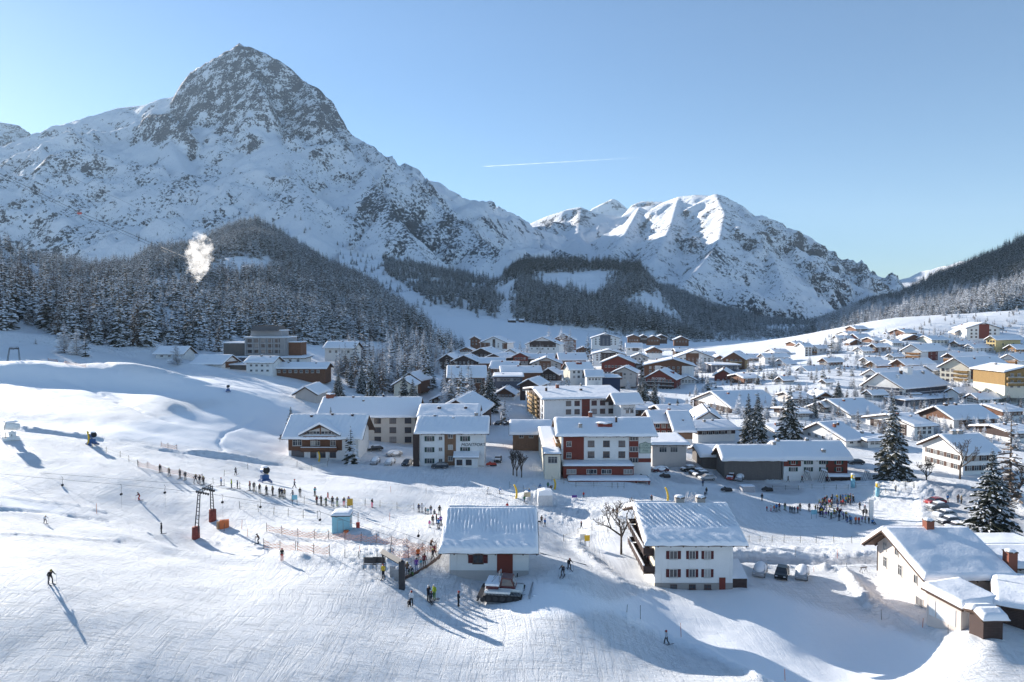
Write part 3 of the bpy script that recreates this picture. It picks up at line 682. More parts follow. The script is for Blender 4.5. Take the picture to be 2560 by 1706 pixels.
def balcony(T, w, d, face, u0, u1, z, dep=1.3, mt='dark', hr=1.0):
    (ox, oy), a = faces(w, d)[face]; b = MB()
    b.box(u0, u1, -dep, 0, z - .18, z); b.box(u0, u1, -dep - .06, -dep, z + .12, z + hr); b.box(u0 - .06, u0, -dep, 0, z + .12, z + hr); b.box(u1, u1 + .06, -dep, 0, z + .12, z + hr)
    n = max(2, int((u1 - u0) / 1.8))
    for i in range(n + 1): x = u0 + (u1 - u0) * i / n; b.box(x - .05, x + .05, -dep - .1, -dep - .061, z - .3, z + hr + .06)
    o = b.build('balcony', WM[mt], T, loc=(ox, oy, 0), rz=a)
    s = MB(); s.box(u0 - .04, u1 + .04, -dep - .12, -dep + .08, z + hr + .062, z + hr + .2); s.build('snow', M_RSNOW, o)
    return o
def place(xc, yb, rot, x1, x0=None, D=None):
    """corner point of the front facade, facade width and side depth from sight lines"""
    C = hit(xc, yb) if D is None else P(xc, yb, D)
    th = rot; u2 = (x1 - 1280) / F; w = (u2 * C[1] - C[0]) / (math.cos(th) - u2 * math.sin(th)); d = None
    if x0 is not None:
        u1 = (x0 - 1280) / F; d = (u1 * C[1] - C[0]) / (-math.sin(th) - u1 * math.cos(th))
    return C, w, d
def H(label, xc, yb, x1, ye, rise, rot=0, ax='x', x0=None, d=12.0, D=None, name='chalet', fr=None, lr=None, shut=None, ws=(1.2, 1.25), style='l', bal=(), cl=(), cat='house', group='houses of the village', chim=None, storey=2.9, base=1.0, **kw):
    """house from its look: near corner (xc,yb), right end of the front x1, eave line ye, ridge rise in pixels, rotation in degrees"""
    rot = R(rot); C, w, dd = place(xc, yb, rot, x1, x0, D); d = dd or d; w = abs(w); d = min(max(d, 2.2), 40)
    m = C[1] / F; h = (yb - ye) * m
    asy = .5 + kw.get('asym', 0.0)
    a = d * asy * math.cos(rot) if ax != 'y' else w * asy * math.sin(rot)
    v = (853 - (ye - rise)) / F; zr = CAMZ + (-SA + v * CA) / (CA + v * SA) * (C[1] + a)
    r = max(.35, zr - (C[2] + h)) if ax != 'flat' else .35
    r = min(r, .62 * (d if ax == 'x' else w) * .5)
    if chim is None:
        chim = ((random.uniform(.2, .45), random.uniform(.7, .95), 1.3, .8, random.choice(['stone', 'dark', 'brick'])), (random.uniform(.6, .85), random.uniform(.6, .9), 1.0, .6, 'dark'))
    kw.setdefault('th', .55 if C[1] > 200 else .5); kw.setdefault('fine', 1.0 if C[1] < 300 else .6)
    T = building(name, label, C, rot, w, d, h, r, ax, group=group, cat=cat, chim=chim, **kw)
    off = .07 if kw.get('upper') else 0.0
    def rows(spec, face, L):
        nr, nc = spec[0], spec[1]; u0, u1 = (spec[2], spec[3]) if len(spec) > 3 else (.08, .92)
        st = (h - base) / max(nr, 1) if nr else 0
        zs = [base + st * i + st * .22 for i in range(nr)]; us = [L * (u0 + (u1 - u0) * (i + .5) / nc) for i in range(nc)]
        split = kw.get('split', .5) * h
        for z in zs:
            wins(T, w, d, face, [z], us, ws[0], min(ws[1], st * .62), style, shut, off if z > split - .5 else 0)
    if fr: rows(fr, 'f', w)
    if lr: rows(lr, 'l', d)
    for c in cl: panel(T, w, d, c[0], c[1] * (w if c[0] in 'fb' else d), c[2] * (w if c[0] in 'fb' else d), c[3] * h, c[4] * h, c[5], off + .05)
    for b in bal: L = w if b[0] in 'fb' else d; balcony(T, w, d, b[0], b[1] * L, b[2] * L, b[3] * h, b[5] if len(b) > 5 else 1.3, b[4])
    return T, C, w, d, h
# ------------------------------------------------------------------ buildings of the village
W_ = lambda *a: a
VIL = 'houses of the village'
def textobj(parent, s, size, loc, rot, m, name='lettering', ext=.03):
    cu = bpy.data.curves.new(name, 'FONT'); cu.body = s; cu.size = size; cu.extrude = ext; cu.align_x = 'CENTER'; cu.align_y = 'CENTER'; cu.resolution_u = 3; cu.shear = .15 if name == 'lettering' else 0
    tmp = bpy.data.objects.new('t', cu); dg = bpy.context.evaluated_depsgraph_get(); COL.objects.link(tmp); dg.update()
    me = bpy.data.meshes.new_from_object(tmp.evaluated_get(dg)); bpy.data.objects.remove(tmp); me.name = name; me.materials.clear(); me.materials.append(m)
    o = obj(name, me, parent, loc); o.rotation_euler = rot; return o
M_INK = mat('black_lettering', (.03, .03, .035), .6); M_WHT = mat('white_paint', (.78, .78, .76), .6); M_YEL = mat('yellow_vinyl', (.78, .50, .04), .5, .08); M_BLUE = mat('blue_lacquer', (.03, .10, .26), .4)
M_ORG = mat('orange_pad', (.62, .16, .05), .6); M_REDP = mat('red_pad', (.45, .06, .04), .6); M_CYAN = mat('light_blue_panel', (.22, .48, .58), .5, .06); M_STEEL = mat('galvanised_steel', (.34, .35, .37), .45, .15, metal=.5)

# --- 1 white barn of the lift station in the foreground
C, w, d = place(1124, 1432, R(-1), 1322, D=88); C[2] = gz(C[0], C[1]) + .1
d = 13.5; h = (1432 - 1384) * C[1] / F + .9
T = building('lift_barn', 'low white barn with deep ribbed snow roof beside the lift queue', C, R(-1), w, d, h, 2.5, 'x', 'white', cat='barn', over=1.3, gover=1.35, th=.85, fine=7.0, ribs=.16)
C0 = C.copy(); BARN = (C0, w, d, h)
wins(T, w, d, 'f', [1.35], [w * .36], 1.2, 1.0, 'd', 'oxblood'); panel(T, w, d, 'f', w * .60, w * .80, 0, 2.55, 'red', .06, 'gate'); panel(T, w, d, 'f', 0, w, -1, .35, 'grey', .04, 'plinth')
# --- 2 white chalet
C, w, d = place(1637, 1467, 0, 1838, 1589, D=99); C[2] = gz(C[0] + 4, C[1]) - .1
m = 99 / F; h = 7.2
T = building('white_chalet', 'white three-storey chalet with oxblood shutters and side balconies under a furrowed snow roof', C, 0, w, d, h, 2.7, 'x', 'white', cat='chalet', over=1.2, gover=1.9, th=.75, fine=6.5, ribs=.26,
             chim=((.49, 1.02, 1.5, 1.3, 'stone'), (.78, 1.02, 1.5, 1.3, 'stone')))
px2u = lambda X: (1280 + X * .272 - 1637) * m
for X, ww in ((1484, 1.0), (1658, .75), (1800, .75)): wins(T, w, d, 'f', [1.95, 4.65], [px2u(X)], ww, 1.15, 'l', 'oxblood')
panel(T, w, d, 'f', 0, w, -1, 1.05, 'stone', .06, 'plinth'); panel(T, w, d, 'l', 0, d, -1, 1.05, 'cream', .06, 'plinth')
for X in (1487, 1660, 1803): wins(T, w, d, 'f', [.25], [px2u(X)], .75, .45, 'd', None, .06)
panel(T, w, d, 'f', px2u(1910), px2u(1968), 0, 1.85, 'red', .09, 'door')
balcony(T, w, d, 'l', 1.2, d - .6, 5.0, 1.5, 'dark'); balcony(T, w, d, 'l', 3.2, d + .0, 2.55, 1.6, 'dark')
wins(T, w, d, 'l', [2.7, 5.2], [3, 6, 9, 12], 1.0, 1.7, 'd', 'oxblood'); panel(T, w, d, 'l', 0, d, 2.4, 6.9, 'cream', .03)
for X in (1657, 1800): panel(T, w, d, 'f', px2u(X) - .35, px2u(X) + .35, 6.75, 7.05, 'brown', .05, 'vent')
o = MB(); o.box(0, 2.2, .4, 4.5, 0, 1.6); o.prism([(.2, 1.6), (4.7, 1.6), (4.7, 3.0)], 'x', -.1, 2.3, 1); o.build('wood_store', [WM['dark'], M_RSNOW], T, loc=(w + .05, 0, 0))
# --- 3 hotel Montfort
C, w, d = place(1049, 1166, 0, 1210, D=178); C[2] = gz(C[0] + 8, C[1] - 1) - .3; d = 13; h = 88 * 178 / F; u = lambda X: (640 + X * .272 - 1049) * 178 / F
T = building('montfort_hotel', 'white three-storey guesthouse lettered Montfort with wood-clad stair strip', C, 0, w, d, h, 2.6, 'x', 'white', cat='hotel', over=1.3, gover=1.4, th=.6, fine=3, ribs=.14, chim=((.2, .95, .9, .6, 'dark'), (.5, .8, .8, .5, 'stone'), (.86, 1.0, 1.3, .9, 'stone')))
for y in (.9, 3.85, 6.75): wins(T, w, d, 'f', [y], [u(1596)], 1.25, 1.2, 'l', 'green'); wins(T, w, d, 'f', [y + .3], [u(1698)], .75, .75)
for y in (3.85, 6.75): wins(T, w, d, 'f', [y], [u(1925)], 1.25, 1.2, 'l', 'green')
panel(T, w, d, 'f', u(1735), u(1840), 0, h - .1, 'plank', .12)
wins(T, w, d, 'f', [1.6, 4.6, 7.6], [u(1790)], 1.1, 1.15, 'l', None, .12)
textobj(T, 'MONTFORT', 1.15, (u(2000), -.06, 5.75), (R(90), 0, 0), M_INK)
b = MB(); a0, a1 = u(1835), u(2045); b.box(a0, a1, -1.8, 0, -1, 2.7); o = b.build('porch', WM['white'], T)
b = MB(); b.prism([(-2.4, 2.7), (0, 2.7), (0, 3.7)], 'x', a0 - .4, a1 + .4); q = b.build('roof', M_TRIM, o); b = MB(); b.prism([(-2.45, 2.85), (0, 3.78), (0, 4.15), (-2.35, 3.25)], 'x', a0 - .4, a1 + .4); b.build('snow', M_RSNOW, q)
wins(T, w, d, 'f', [.9], [a0 + 1.2], 1.3, 1.2, 'd', None, 1.8); wins(T, w, d, 'f', [.9], [a0 + 3.6], 1.3, 1.2, 'd', None, 1.8)
panel(T, w, d, 'f', -1.6, -.02, 0, h - .6, 'dark', .9, 'balcony_tower'); panel(T, w, d, 'f', 0, w, -1.5, .25, 'grey', .04, 'plinth')
# --- 4 brown and white chalet on the left
C, w, d = place(722, 1148, 0, 894, D=182); C[2] = gz(C[0] + 6, C[1] - 2) - .2; d = 13; m = 182 / F; h = (1148 - 1088) * m; u = lambda X: (640 + X * .272 - 722) * m
T = building('timber_chalet', 'brown timber chalet on a white ground floor with a wide glazed gable', C, 0, w, d, h, 4.2, 'x', 'white', cat='chalet', over=1.5, gover=1.6, th=.6, fine=3, ribs=.12, chim=((.25, .8, 1.2, .6, 'dark'), (.55, .9, 1.2, .6, 'dark'), (.85, .85, 1.2, .6, 'dark')))
zy = lambda Y: (1148 - (900 + Y * .272)) * m
panel(T, w, d, 'f', 0, u(795), zy(832), h, 'brown', .1); panel(T, w, d, 'l', 0, d, zy(832), h, 'brown', .1)
g = MB(); gx0, gx1 = u(440), u(775); gm = (gx0 + gx1) / 2; g.prism([(gx0, h - .6), (gx1, h - .6), (gx1, zy(680)), (gm, zy(590)), (gx0, zy(680))], 'y', -.9, 5); gb = g.build('gable', WM['brown'], T)
for s_ in (-1, 1):
    g = MB(); e = u(415) if s_ < 0 else u(795); pts = [(gm, zy(590) + .1), (e, zy(688)), (e, zy(688) + .2), (gm, zy(590) + .3)]; g.prism(pts, 'y', -2.2, 6); q = g.build('gable_roof', M_TRIM, T)
    g = MB(); g.prism([(p[0] + (0 if abs(p[0] - gm) < .1 else s_ * .02), p[1] + (.2 if i < 2 else .62)) for i, p in enumerate(pts)], 'y', -2.15, 6); g.build('snow', M_RSNOW, q)
for X0, X1, H_ in ((478, 598, 1), (612, 740, 1)):
    g = MB(); a, b_ = u(X0), u(X1); g.prism([(a, zy(676)), (b_, zy(676)), (b_, zy(620)), (a, zy(652) if X0 < 500 else zy(610))] if X0 < 500 else [(a, zy(676)), (b_, zy(676)), (b_, zy(655)), (a, zy(612))], 'y', -.98, -.91); wv = g.build('window', M_FRAME, T)
    for k in range(4):
        c0 = a + (b_ - a) * (k + .07) / 4; c1 = a + (b_ - a) * (k + .93) / 4; g = MB(); g.box(c0, c1, -1.0, -.981, zy(672), zy(650)); g.build('pane', M_GLASS, wv)
balcony(T, w, d, 'f', u(455), u(755), zy(722), 1.6, 'brown', .9); balcony(T, w, d, 'f', u(430), u(755), zy(830), 1.5, 'brown', .95)
for X, ww in ((365, 1.3), (403, 1.1), (535, 1.6), (570, 1.1), (712, 1.3)): wins(T, w, d, 'f', [zy(785)], [u(X)], ww, 1.5, 'l', None, .1)
for X, ww in ((385, 3.2), (530, 1.5), (613, 1.5), (710, 1.5)): wins(T, w, d, 'f', [zy(895)], [u(X)], ww, 1.9 if ww < 2 else 2.3, 'd')
wins(T, w, d, 'f', [4.3], [u(845)], 1.0, 1.2)
# --- 5-8 neighbours behind
T, C, w, d, h = H('long beige-grey guesthouse with four deep-set storeys behind the timber chalet', 800, 1122, 1038, 1039, 42, 0, d=15, D=212, wall='beige', fr=(3, 6, .05, 1.0), ws=(1.9, 1.6), style='d', name='guesthouse', base=1.4, chim=((.05, 1.0, 1.4, 2.4, 'brick'), (.3, .9, 1.2, .6, 'dark'), (.42, .7, 1.0, .6, 'dark'), (.62, 1.0, 1.2, .6, 'dark'), (.8, .95, .8, .5, 'dark')), fine=1.6, ribs=.1, th=.6)
H('plain grey gable-fronted annex behind the beige guesthouse', 739, 1040, 788, 984, 20, 0, 'y', d=16, D=255, wall='grey', fr=(1, 1, .2, .6), base=1, chim=(), name='annex')
H('low building with smooth snow roof right behind the Montfort guesthouse', 1051, 1075, 1190, 1041, 26, 0, d=14, D=205, wall='dark', chim=((.32, .5, 1.2, 1.0, 'dark'), (.8, .5, 1.2, .8, 'dark')), fine=1.5)
H('rounded-roof chalet with a golden timber gable behind the low snow roof', 1086, 1066, 1196, 1032, 30, -8, 'y', d=26, D=240, wall='dark', cl=[('f', .1, .8, .1, 1.0, 'gold')], th=.8, chim=((.4, .5, 1.5, .8, 'dark'), (.6, .6, 1, .5, 'dark')))
# --- 9 hotel with wood lattice gable
T, C, w, d, h = H('long white hotel with a golden balcony lattice on its left gable', 1360, 1056, 1560, 999, 28, 9, 'x', x0=1297, D=258, wall='white', fr=(2, 7, .25, 1.0), ws=(1.9, 1.7), style='d', shut=None, base=2.2, name='hotel', fine=1.6, cl=[('l', .22, .82, 0, 1.22, 'dark'), ('f', .47, .57, 0, .98, 'red')], chim=((.1, .55, 2, .8, 'dark'), (.28, .8, 2.2, 1.2, 'brick'), (.55, .55, 1.4, 1, 'dark'), (.62, .95, 1.6, .7, 'stone')), th=.6)
(ox, oy), a = faces(w, d)['l']; b = MB()
for i in range(6): x = d * (.25 + .5 * i / 5); b.box(x - .12, x + .12, -.9, -.6, 0, h * 1.08)
for i in range(5): z = .6 + h * i / 5; b.box(d * .25, d * .75, -1.0, -.1, z, z + .25); b.box(d * .25, d * .75, -1.02, -.92, z + .25, z + 1.0)
b.build('balcony_lattice', WM['gold'], T, loc=(ox, oy, 0), rz=a); wins(T, w, d, 'l', [1.2, 3.8, 6.4], [d * .12, d * .93], 1.1, 1.5, 'd', None)
T, C, w, d, h = H('white wing with a broad hipped snow roof at the right end of the lattice hotel', 1552, 1048, 1590, 1006, 42, 12, 'x', x0=1534, D=252, wall='white', fr=(1, 2, .3, .9), base=1, name='hotel_wing', chim=(), th=.6, over=1.5, gover=3, d=24)
textobj(T, 'berghof', 1.25, (w * .5, -.06, h * .62), (R(90), 0, 0), M_INK)
# --- 10 café restaurant
C, w, d = place(1403, 1186, 0, 1629, D=172); C[2] = gz(C[0] + 12, C[1]) - .3; d = 14; m = 172 / F; h = (1186 - 1081) * m; u = lambda X: (1240 + X * .272 - 1403) * m; zy = lambda Y: (1186 - (900 + Y * .272)) * m
T = building('restaurant_hotel', 'large white restaurant hotel with oxblood wall panels and painted sign', C, 0, w, d, h, 2.7, 'x', 'white', cat='hotel', over=1.3, gover=1.6, th=.65, fine=1.7, ribs=.06, chim=((.22, .25, 1.6, .8, 'stone'), (.36, .98, 1.9, .9, 'brick'), (.5, .5, 1.0, 3.6, 'red'), (.64, .6, 2.0, .5, 'dark')))
panel(T, w, d, 'f', u(618), u(808), zy(900), h, 'red', .07); panel(T, w, d, 'f', u(778), u(808), zy(900), h, 'red', .1)
panel(T, w, d, 'f', u(1225), u(1312), zy(930), h, 'red', .1); panel(T, w, d, 'f', u(1312), u(1430), zy(925), zy(888), 'red', .06)
for Y in (720, 822, 925): wins(T, w, d, 'f', [zy(Y)], [u(1269)], 2.0, 1.1, 'l', None, .1)
for Y in (775, 880): wins(T, w, d, 'f', [zy(Y)], [u(670)], 1.15, 1.2, 'l', None, .07)
for X in (875, 1016, 1159):
    for Y in (778, 878): wins(T, w, d, 'f', [zy(Y)], [u(X)], 1.5, 1.35, 'd')
    panel(T, w, d, 'f', u(X) - .7, u(X) + .7, zy(684), zy(672), 'brown', .05, 'vent')
pts = [(u(1323), zy(838)), (u(1426), zy(838)), (u(1426), zy(752)), (u(1400), zy(748)), (u(1375), zy(735)), (u(1350), zy(748)), (u(1323), zy(752))]
b = MB(); b.prism(pts, 'y', -.14, -.01); sg = b.build('painted_sign', mat('sign_sage', (.45, .50, .43), .8), T)
b = MB(); b.path([(p[0], -.16, p[1]) for p in pts + pts[:1]], .06, 4); b.build('border', mat('sign_green', (.10, .17, .14), .8), sg)
for s_, sz, Y in (('Café', .8, 765), ('RESTAURANT', .55, 790), ('Fritz', .8, 815)): textobj(sg, s_, sz, ((u(1323) + u(1426)) / 2, -.17, zy(Y)), (R(90), 0, 0), mat('sign_green', (.10, .17, .14), .8), ext=.01)
b = MB(); b.box(u(605), u(1240), -4.5, -.02, -1.5, zy(928)); o = b.build('ground_floor_wing', WM['red'], T); b = MB(); b.box(u(600), u(1245), -4.8, -.02, zy(928) + .01, zy(928) + .18); q = b.build('roof', M_TRIM, o)
v, f = roof_snow_mesh(u(1245) - u(600), 4.7, .5, 3, 1.2); obj('snow', new_mesh('snow', v, f, [M_RSNOW], True), q, (u(600), -4.8, zy(928) + .182))
for X, ww in ((680, 2.2), (835, .9), (880, 1.4), (975, 1.2), (1015, 1.2), (1175, 1.2), (1205, 1.2)): wins(T, w, d, 'f', [zy(993)], [u(X)], ww, 1.0, 'l', None, 4.5)
b = MB(); b.box(u(640), u(1365), -8.2, -4.55, zy(1035), zy(1035) + .25)
for X in (650, 745, 900, 1060, 1240, 1355): b.box(u(X) - .15, u(X) + .15, -8, -7.7, -2, zy(1035))
b.box(u(650), u(745), -8, -4.6, -2, zy(1036) - .02); q = b.build('canopy', WM['red'], T); v, f = roof_snow_mesh(u(1365) - u(640), 3.6, .55, 8, 1.2); obj('snow', new_mesh('snow', v, f, [M_RSNOW], True), q, (u(640), -8.2, zy(1035) + .26))
wins(T, w, d, 'l', [4, 7.5], [d * .3, d * .7], 1.1, 1.6, 'd'); balcony(T, w, d, 'l', 2, d - 1, 7.1, 1.2, 'honey'); panel(T, w, d, 'l', 0, d, -1, h, 'cream', .02)
# low extension left of it
H('low cream flat-roofed extension at the left of the restaurant hotel', 1362, 1174, 1402, 1136, 10, 0, 'flat', x0=1347, D=166, wall='cream', fr=(1, 1), lr=(1, 3), ws=(2.2, 1.5), chim=(), name='extension', th=.3, over=.3)
H('wood-clad building with thick snow roof left of the restaurant hotel', 1282, 1122, 1374, 1084, 28, 0, d=13, D=205, wall='plank', fr=(1, 3, .1, .9), base=3, chim=(), name='clad_building', th=.75, fine=1.3)
H('dark red-brown timber house right behind the restaurant hotel', 1632, 1098, 1688, 1056, 26, 0, d=13, D=214, wall='red', fr=(2, 3), ws=(1.2, 1.1), chim=((.1, 1, 1.2, .6, 'dark'), (.9, .7, 2, .8, 'brick')), fine=1.3)
H('brown barn with steep snow roof joined to the red-brown timber house', 1689, 1119, 1733, 1077, 46, 0, d=17, D=208, wall='white', upper='plank', split=.5, chim=((.6, .4, 1, .4, 'dark'),), name='barn', cat='barn', fine=1.3)
H('long low grey garage with a smooth white roof', 1631, 1141, 1718, 1113, 22, 0, 'flat', d=12, D=186, wall='grey', fr=(1, 2, .15, .8), ws=(1.9, 1.3), base=.6, chim=(), name='garage', cat='garage', th=.7)
# farmhouse
H('weathered barn half of the long farmhouse under thick snow', 1811, 1182, 1957, 1146, 40, 0, d=13, x0=1794, D=178, wall='greyw', chim=((.95, .9, 1.6, .8, 'stone'),), name='farm_barn', cat='barn', fine=1.6, th=.9, ribs=.08)
H('house half of the long farmhouse with green shutters and dark red cladding', 1959, 1188, 2124, 1146, 36, 0, d=12, D=178, wall='white', name='farmhouse', cat='farmhouse', fine=1.6, th=.9, shut='green', fr=(2, 4, .03, .98), ws=(1.1, 1.0), cl=[('f', 0, .27, .52, 1, 'red'), ('f', .66, 1, .0, 1, 'red')], chim=((.02, .9, 1.5, .9, 'stone'), (.5, .95, 1.5, .9, 'stone'), (.64, .15, 1.6, .9, 'stone'), (.84, .2, 1, .5, 'dark')), base=.6)
H('small lean-to shed with snow roof at the left end of the long farmhouse', 1757, 1166, 1806, 1141, 22, 0, d=11, D=187, wall='greyw', chim=(), name='shed', cat='shed', th=.8)
# --- 15 cream house at the lower right
C, w, d = place(2329, 1528, 0, 2514, 2203, D=90); h = 4.3; C[2] = CAMZ - (1447 - 800) * 90 / F - h
T = building('cream_house', 'large cream house with arched side windows and a vast smooth snow roof', C, 0, w, d, h, 3.0, 'x', 'pink', cat='house', over=1.1, gover=1.9, th=.75, fine=2.2, bury=2, asym=.18, chim=((.52, 1.28, 1.0, 1.1, 'brick'), (1.28, .25, 1.9, 1.2, 'brick')))
for uu, z, ww, hh in ((d * .27, 1.9, .7, 1.1), (d * .62, 3.6, .8, 1.1), (d * .85, 3.3, .8, 1.0)): wins(T, w, d, 'l', [z + (.6 if z > 3 else 0)], [d - uu], ww, hh, 'l')
for uu, z in ((d * .55, 1.6), (d * .84, 1.4)): wins(T, w, d, 'l', [z], [d - uu], .85, 1.4, 'l')
wins(T, w, d, 'l', [-.9], [d * .80], 1.5, 1.1, 'l'); b = MB(); b.path([(0, 0, 0), (0, 0, 3.8)], .06, 6); b.build('downpipe', M_IRON, T, loc=(-.08, d - .1, 0))
T2, C2, w2, d2, h2 = H('small cream annex with a sloping snow roof in front of the cream house', 2402, 1574, 2506, 1521, 20, 16, 'flat', x0=2330, D=81, wall='pink', chim=(), name='annex', cat='annex', th=.8, over=.5, fine=2, bury=1.5)
panel(T2, w2, d2, 'l', d2 * .08, d2 * .26, 0, h2 * .8, 'white', .05, 'garage_door'); panel(T2, w2, d2, 'l', d2 * .3, d2 * .85, 0, h2 * .8, 'white', .05, 'garage_door')
H('white neighbouring house with grey wall behind the brick chimney at the right edge', 2490, 1500, 2700, 1416, 40, 0, d=12, D=97, wall='grey', chim=(), name='house', th=.8, fine=1.6)
H('dark timber barn cut off by the right edge of the picture', 2506, 1610, 2640, 1508, 20, -34, 'x', d=10, D=82, wall='dark', chim=(), name='barn', cat='barn', th=.7, fine=1.6)
H('tiny dark timber hut with a cap of snow beside the cream annex', 2458, 1588, 2524, 1548, 8, 0, d=2.4, D=77, bury=1.2, wall='dark', chim=(), name='hut', cat='hut', th=.6, over=.4, gover=.5, fine=2)
# ---------------- the village, roughly front to back
H('white chalet with long dark-shuttered front behind the bare birch on the right', 2407, 1192, 2500, 1134, 44, 8, x0=2312, D=176, wall='white', fr=(2, 4), lr=(2, 5), shut='brown', d=18, chim=((.3, .98, 1.3, 1.3, 'stone'), (.5, .98, 1.3, 1.3, 'stone')), fine=1.3)
H('low white chalet with a far-sweeping asymmetric snow roof', 2115, 1120, 2165, 1101, 42, 18, x0=2010, D=215, wall='white', fr=(1, 2), lr=(1, 5), asym=.1)
H('white house with dark balcony tower behind the twin spruces on the right', 2286, 1096, 2339, 1066, 28, 15, x0=2168, D=232, wall='white', fr=(2, 3), lr=(2, 3), cl=[('l', .1, .85, 0, 1, 'dark')])
H('chalet with brown timber front and white plaster corner right of the tall spruce', 2384, 1080, 2492, 1048, 30, 14, x0=2302, D=250, wall='brown', fr=(2, 5), lr=(2, 5), cl=[('l', .55, 1, 0, .9, 'white'), ('f', .0, .12, 0, .96, 'white')], chim=((.2, .95, 1.3, 1.2, 'dark'), (.45, .95, 1.3, .9, 'dark')))
H('broad hotel with dark red gable and white corner above the farmhouse', 2127, 1068, 2212, 1037, 36, 18, x0=2022, D=262, wall='white', fr=(2, 4), lr=(2, 5), cl=[('l', 0, .72, 0, 1.0, 'red'), ('f', .3, 1, 0, .98, 'red')], name='hotel', cat='hotel')
H('long dark-gabled hotel with white front and bluish snow roof left of the spruces', 1830, 1056, 1958, 1021, 40, 14, x0=1736, D=285, wall='white', fr=(2, 8), lr=(3, 6), shut='slate', cl=[('l', .45, 1, .1, 1.0, 'dark'), ('l', 0, .32, .1, 1, 'dark')], name='hotel', cat='hotel', fine=1)
H('small white gabled house with brown trim left of the two dark spruces', 1745, 1070, 1802, 1046, 16, -10, 'y', d=20, D=238, wall='white', fr=(1, 5), chim=((.6, .4, 1.3, .9, 'dark'),))
H('brown house with snowy balcony terraces below the small gabled house', 1745, 1098, 1840, 1076, 20, 10, d=14, D=222, wall='white', upper='dark', fr=(1, 5))
H('small brown gabled hut roof in the middle of the village', 1768, 986, 1826, 977, 14, 25, x0=1756, D=370, wall='brown', chim=())
# big terraced hotel on the right
T, C, w, d, h = H('large terraced white hotel with dark balconies and three stepped roofs', 2257, 1003, 2372, 971, 44, 30, x0=2160, D=305, wall='white', fr=(2, 9, .03, .98), lr=(3, 7), ws=(1.5, 1.4), style='d', name='grand_hotel', cat='hotel', cl=[('f', .08, .98, .48, .95, 'slate')], bal=[('l', .02, .6, .14, 'slate', 2), ('l', .02, .98, .36, 'slate', 2), ('l', .05, .98, .58, 'slate', 2), ('l', .2, .9, .82, 'slate', 2), ('f', .02, .98, .42, 'slate')], fine=1, asym=.08, chim=((.15, .6, 1.5, 1, 'white'), (.35, .9, 1.5, 1, 'dark'), (.5, 1.0, 2.2, 4, 'white'), (.8, .8, 1.2, 1, 'stone')))
H('lower wing with sloping snow roof at the right end of the terraced hotel', 2394, 1006, 2436, 981, 20, 25, x0=2372, D=300, wall='white', fr=(1, 2), name='hotel_wing', cat='hotel', chim=())
H('flat-roofed glazed ground floor in front of the terraced hotel', 2262, 1024, 2425, 1002, 3, 22, 'flat', d=9, D=292, wall='slate', fr=(1, 9), ws=(3, 1.8), base=.5, name='hotel_terrace', cat='hotel', chim=(), th=.3)
H('rear block of the terraced hotel with a wide snow roof', 2200, 962, 2330, 940, 24, 28, x0=2160, D=345, wall='white', fr=(1, 6), lr=(2, 3), cl=[('l', .2, .9, .1, 1, 'slate')], name='hotel_block', cat='hotel')
H('cream five-storey hotel with red-brown facade and corner balconies', 2425, 966, 2525, 921, 30, 30, x0=2352, D=335, wall='cream', fr=(3, 6), lr=(3, 3, .02, .5), name='hotel', cat='hotel', cl=[('f', 0.02, 1, .38, .98, 'red')], bal=[('l', .5, .95, .3, 'gold'), ('l', .5, .95, .52, 'gold'), ('l', .5, .95, .74, 'gold'), ('f', .02, 1, .5, 'dark'), ('f', .02, 1, .72, 'dark')], fine=1, style='d')
H('golden-balconied chalet at the right edge below the cream hotel', 2512, 978, 2620, 930, 12, 0, 'y', d=20, D=290, wall='cream', upper='gold', split=.3, fr=(3, 5), bal=[('f', .02, .98, .3, 'gold'), ('f', .02, .98, .6, 'gold')])
H('honey-coloured chalet at the right edge above the golden-balconied chalet', 2545, 922, 2620, 901, 22, 30, x0=2500, D=380, wall='white', fr=(2, 3), lr=(2, 3), cl=[('l', .05, .95, .2, 1, 'honey')], bal=[('l', .1, .9, .35, 'honey'), ('l', .1, .9, .65, 'honey')])
H('wide snow-roofed house just above the cream five-storey hotel', 2385, 903, 2470, 893, 18, 28, x0=2360, D=410, wall='brown', fr=(1, 3), lr=(1, 2), bal=[('l', .1, .9, .2, 'honey')])
H('hotel with three honey-wood balcony tiers on its left gable', 2303, 906, 2366, 878, 18, 32, x0=2256, D=430, wall='white', fr=(2, 2, .3, .7), lr=(2, 3), name='hotel', cat='hotel', cl=[('f', .27, .66, .1, .98, 'red')], bal=[('l', .05, .95, .12, 'honey', 2), ('l', .1, .95, .42, 'honey', 2), ('l', .3, .95, .7, 'honey', 1.5)])
H('brown-gabled house with long ribbed snow roof above the terraced hotel', 2262, 926, 2336, 912, 20, 26, x0=2230, D=385, wall='brown', fr=(1, 3), lr=(1, 2))
H('small white house tucked behind the rear block of the terraced hotel', 2330, 942, 2362, 926, 16, 30, x0=2302, D=365, wall='grey', chim=())
H('small honey-gabled house left of the long ribbed snow roof', 2192, 926, 2232, 914, 14, 28, x0=2168, D=400, wall='honey', lr=(1, 2), chim=())
H('white chalet with orange balconies in the middle of the right slope', 2110, 956, 2156, 930, 24, 34, x0=2086, D=395, wall='white', lr=(3, 3), cl=[('l', .3, 1, 0, 1, 'honey')], bal=[('l', .3, .95, .25, 'honey'), ('l', .3, .95, .55, 'honey')])
H('white hotel with a dark wooden facade panel and many roof dormers', 2023, 962, 2092, 932, 22, 26, x0=1990, D=392, wall='white', fr=(2, 6), lr=(3, 4), name='hotel', cat='hotel', cl=[('f', .08, .68, .45, .95, 'slate'), ('l', .1, .9, .3, 1, 'dark')])
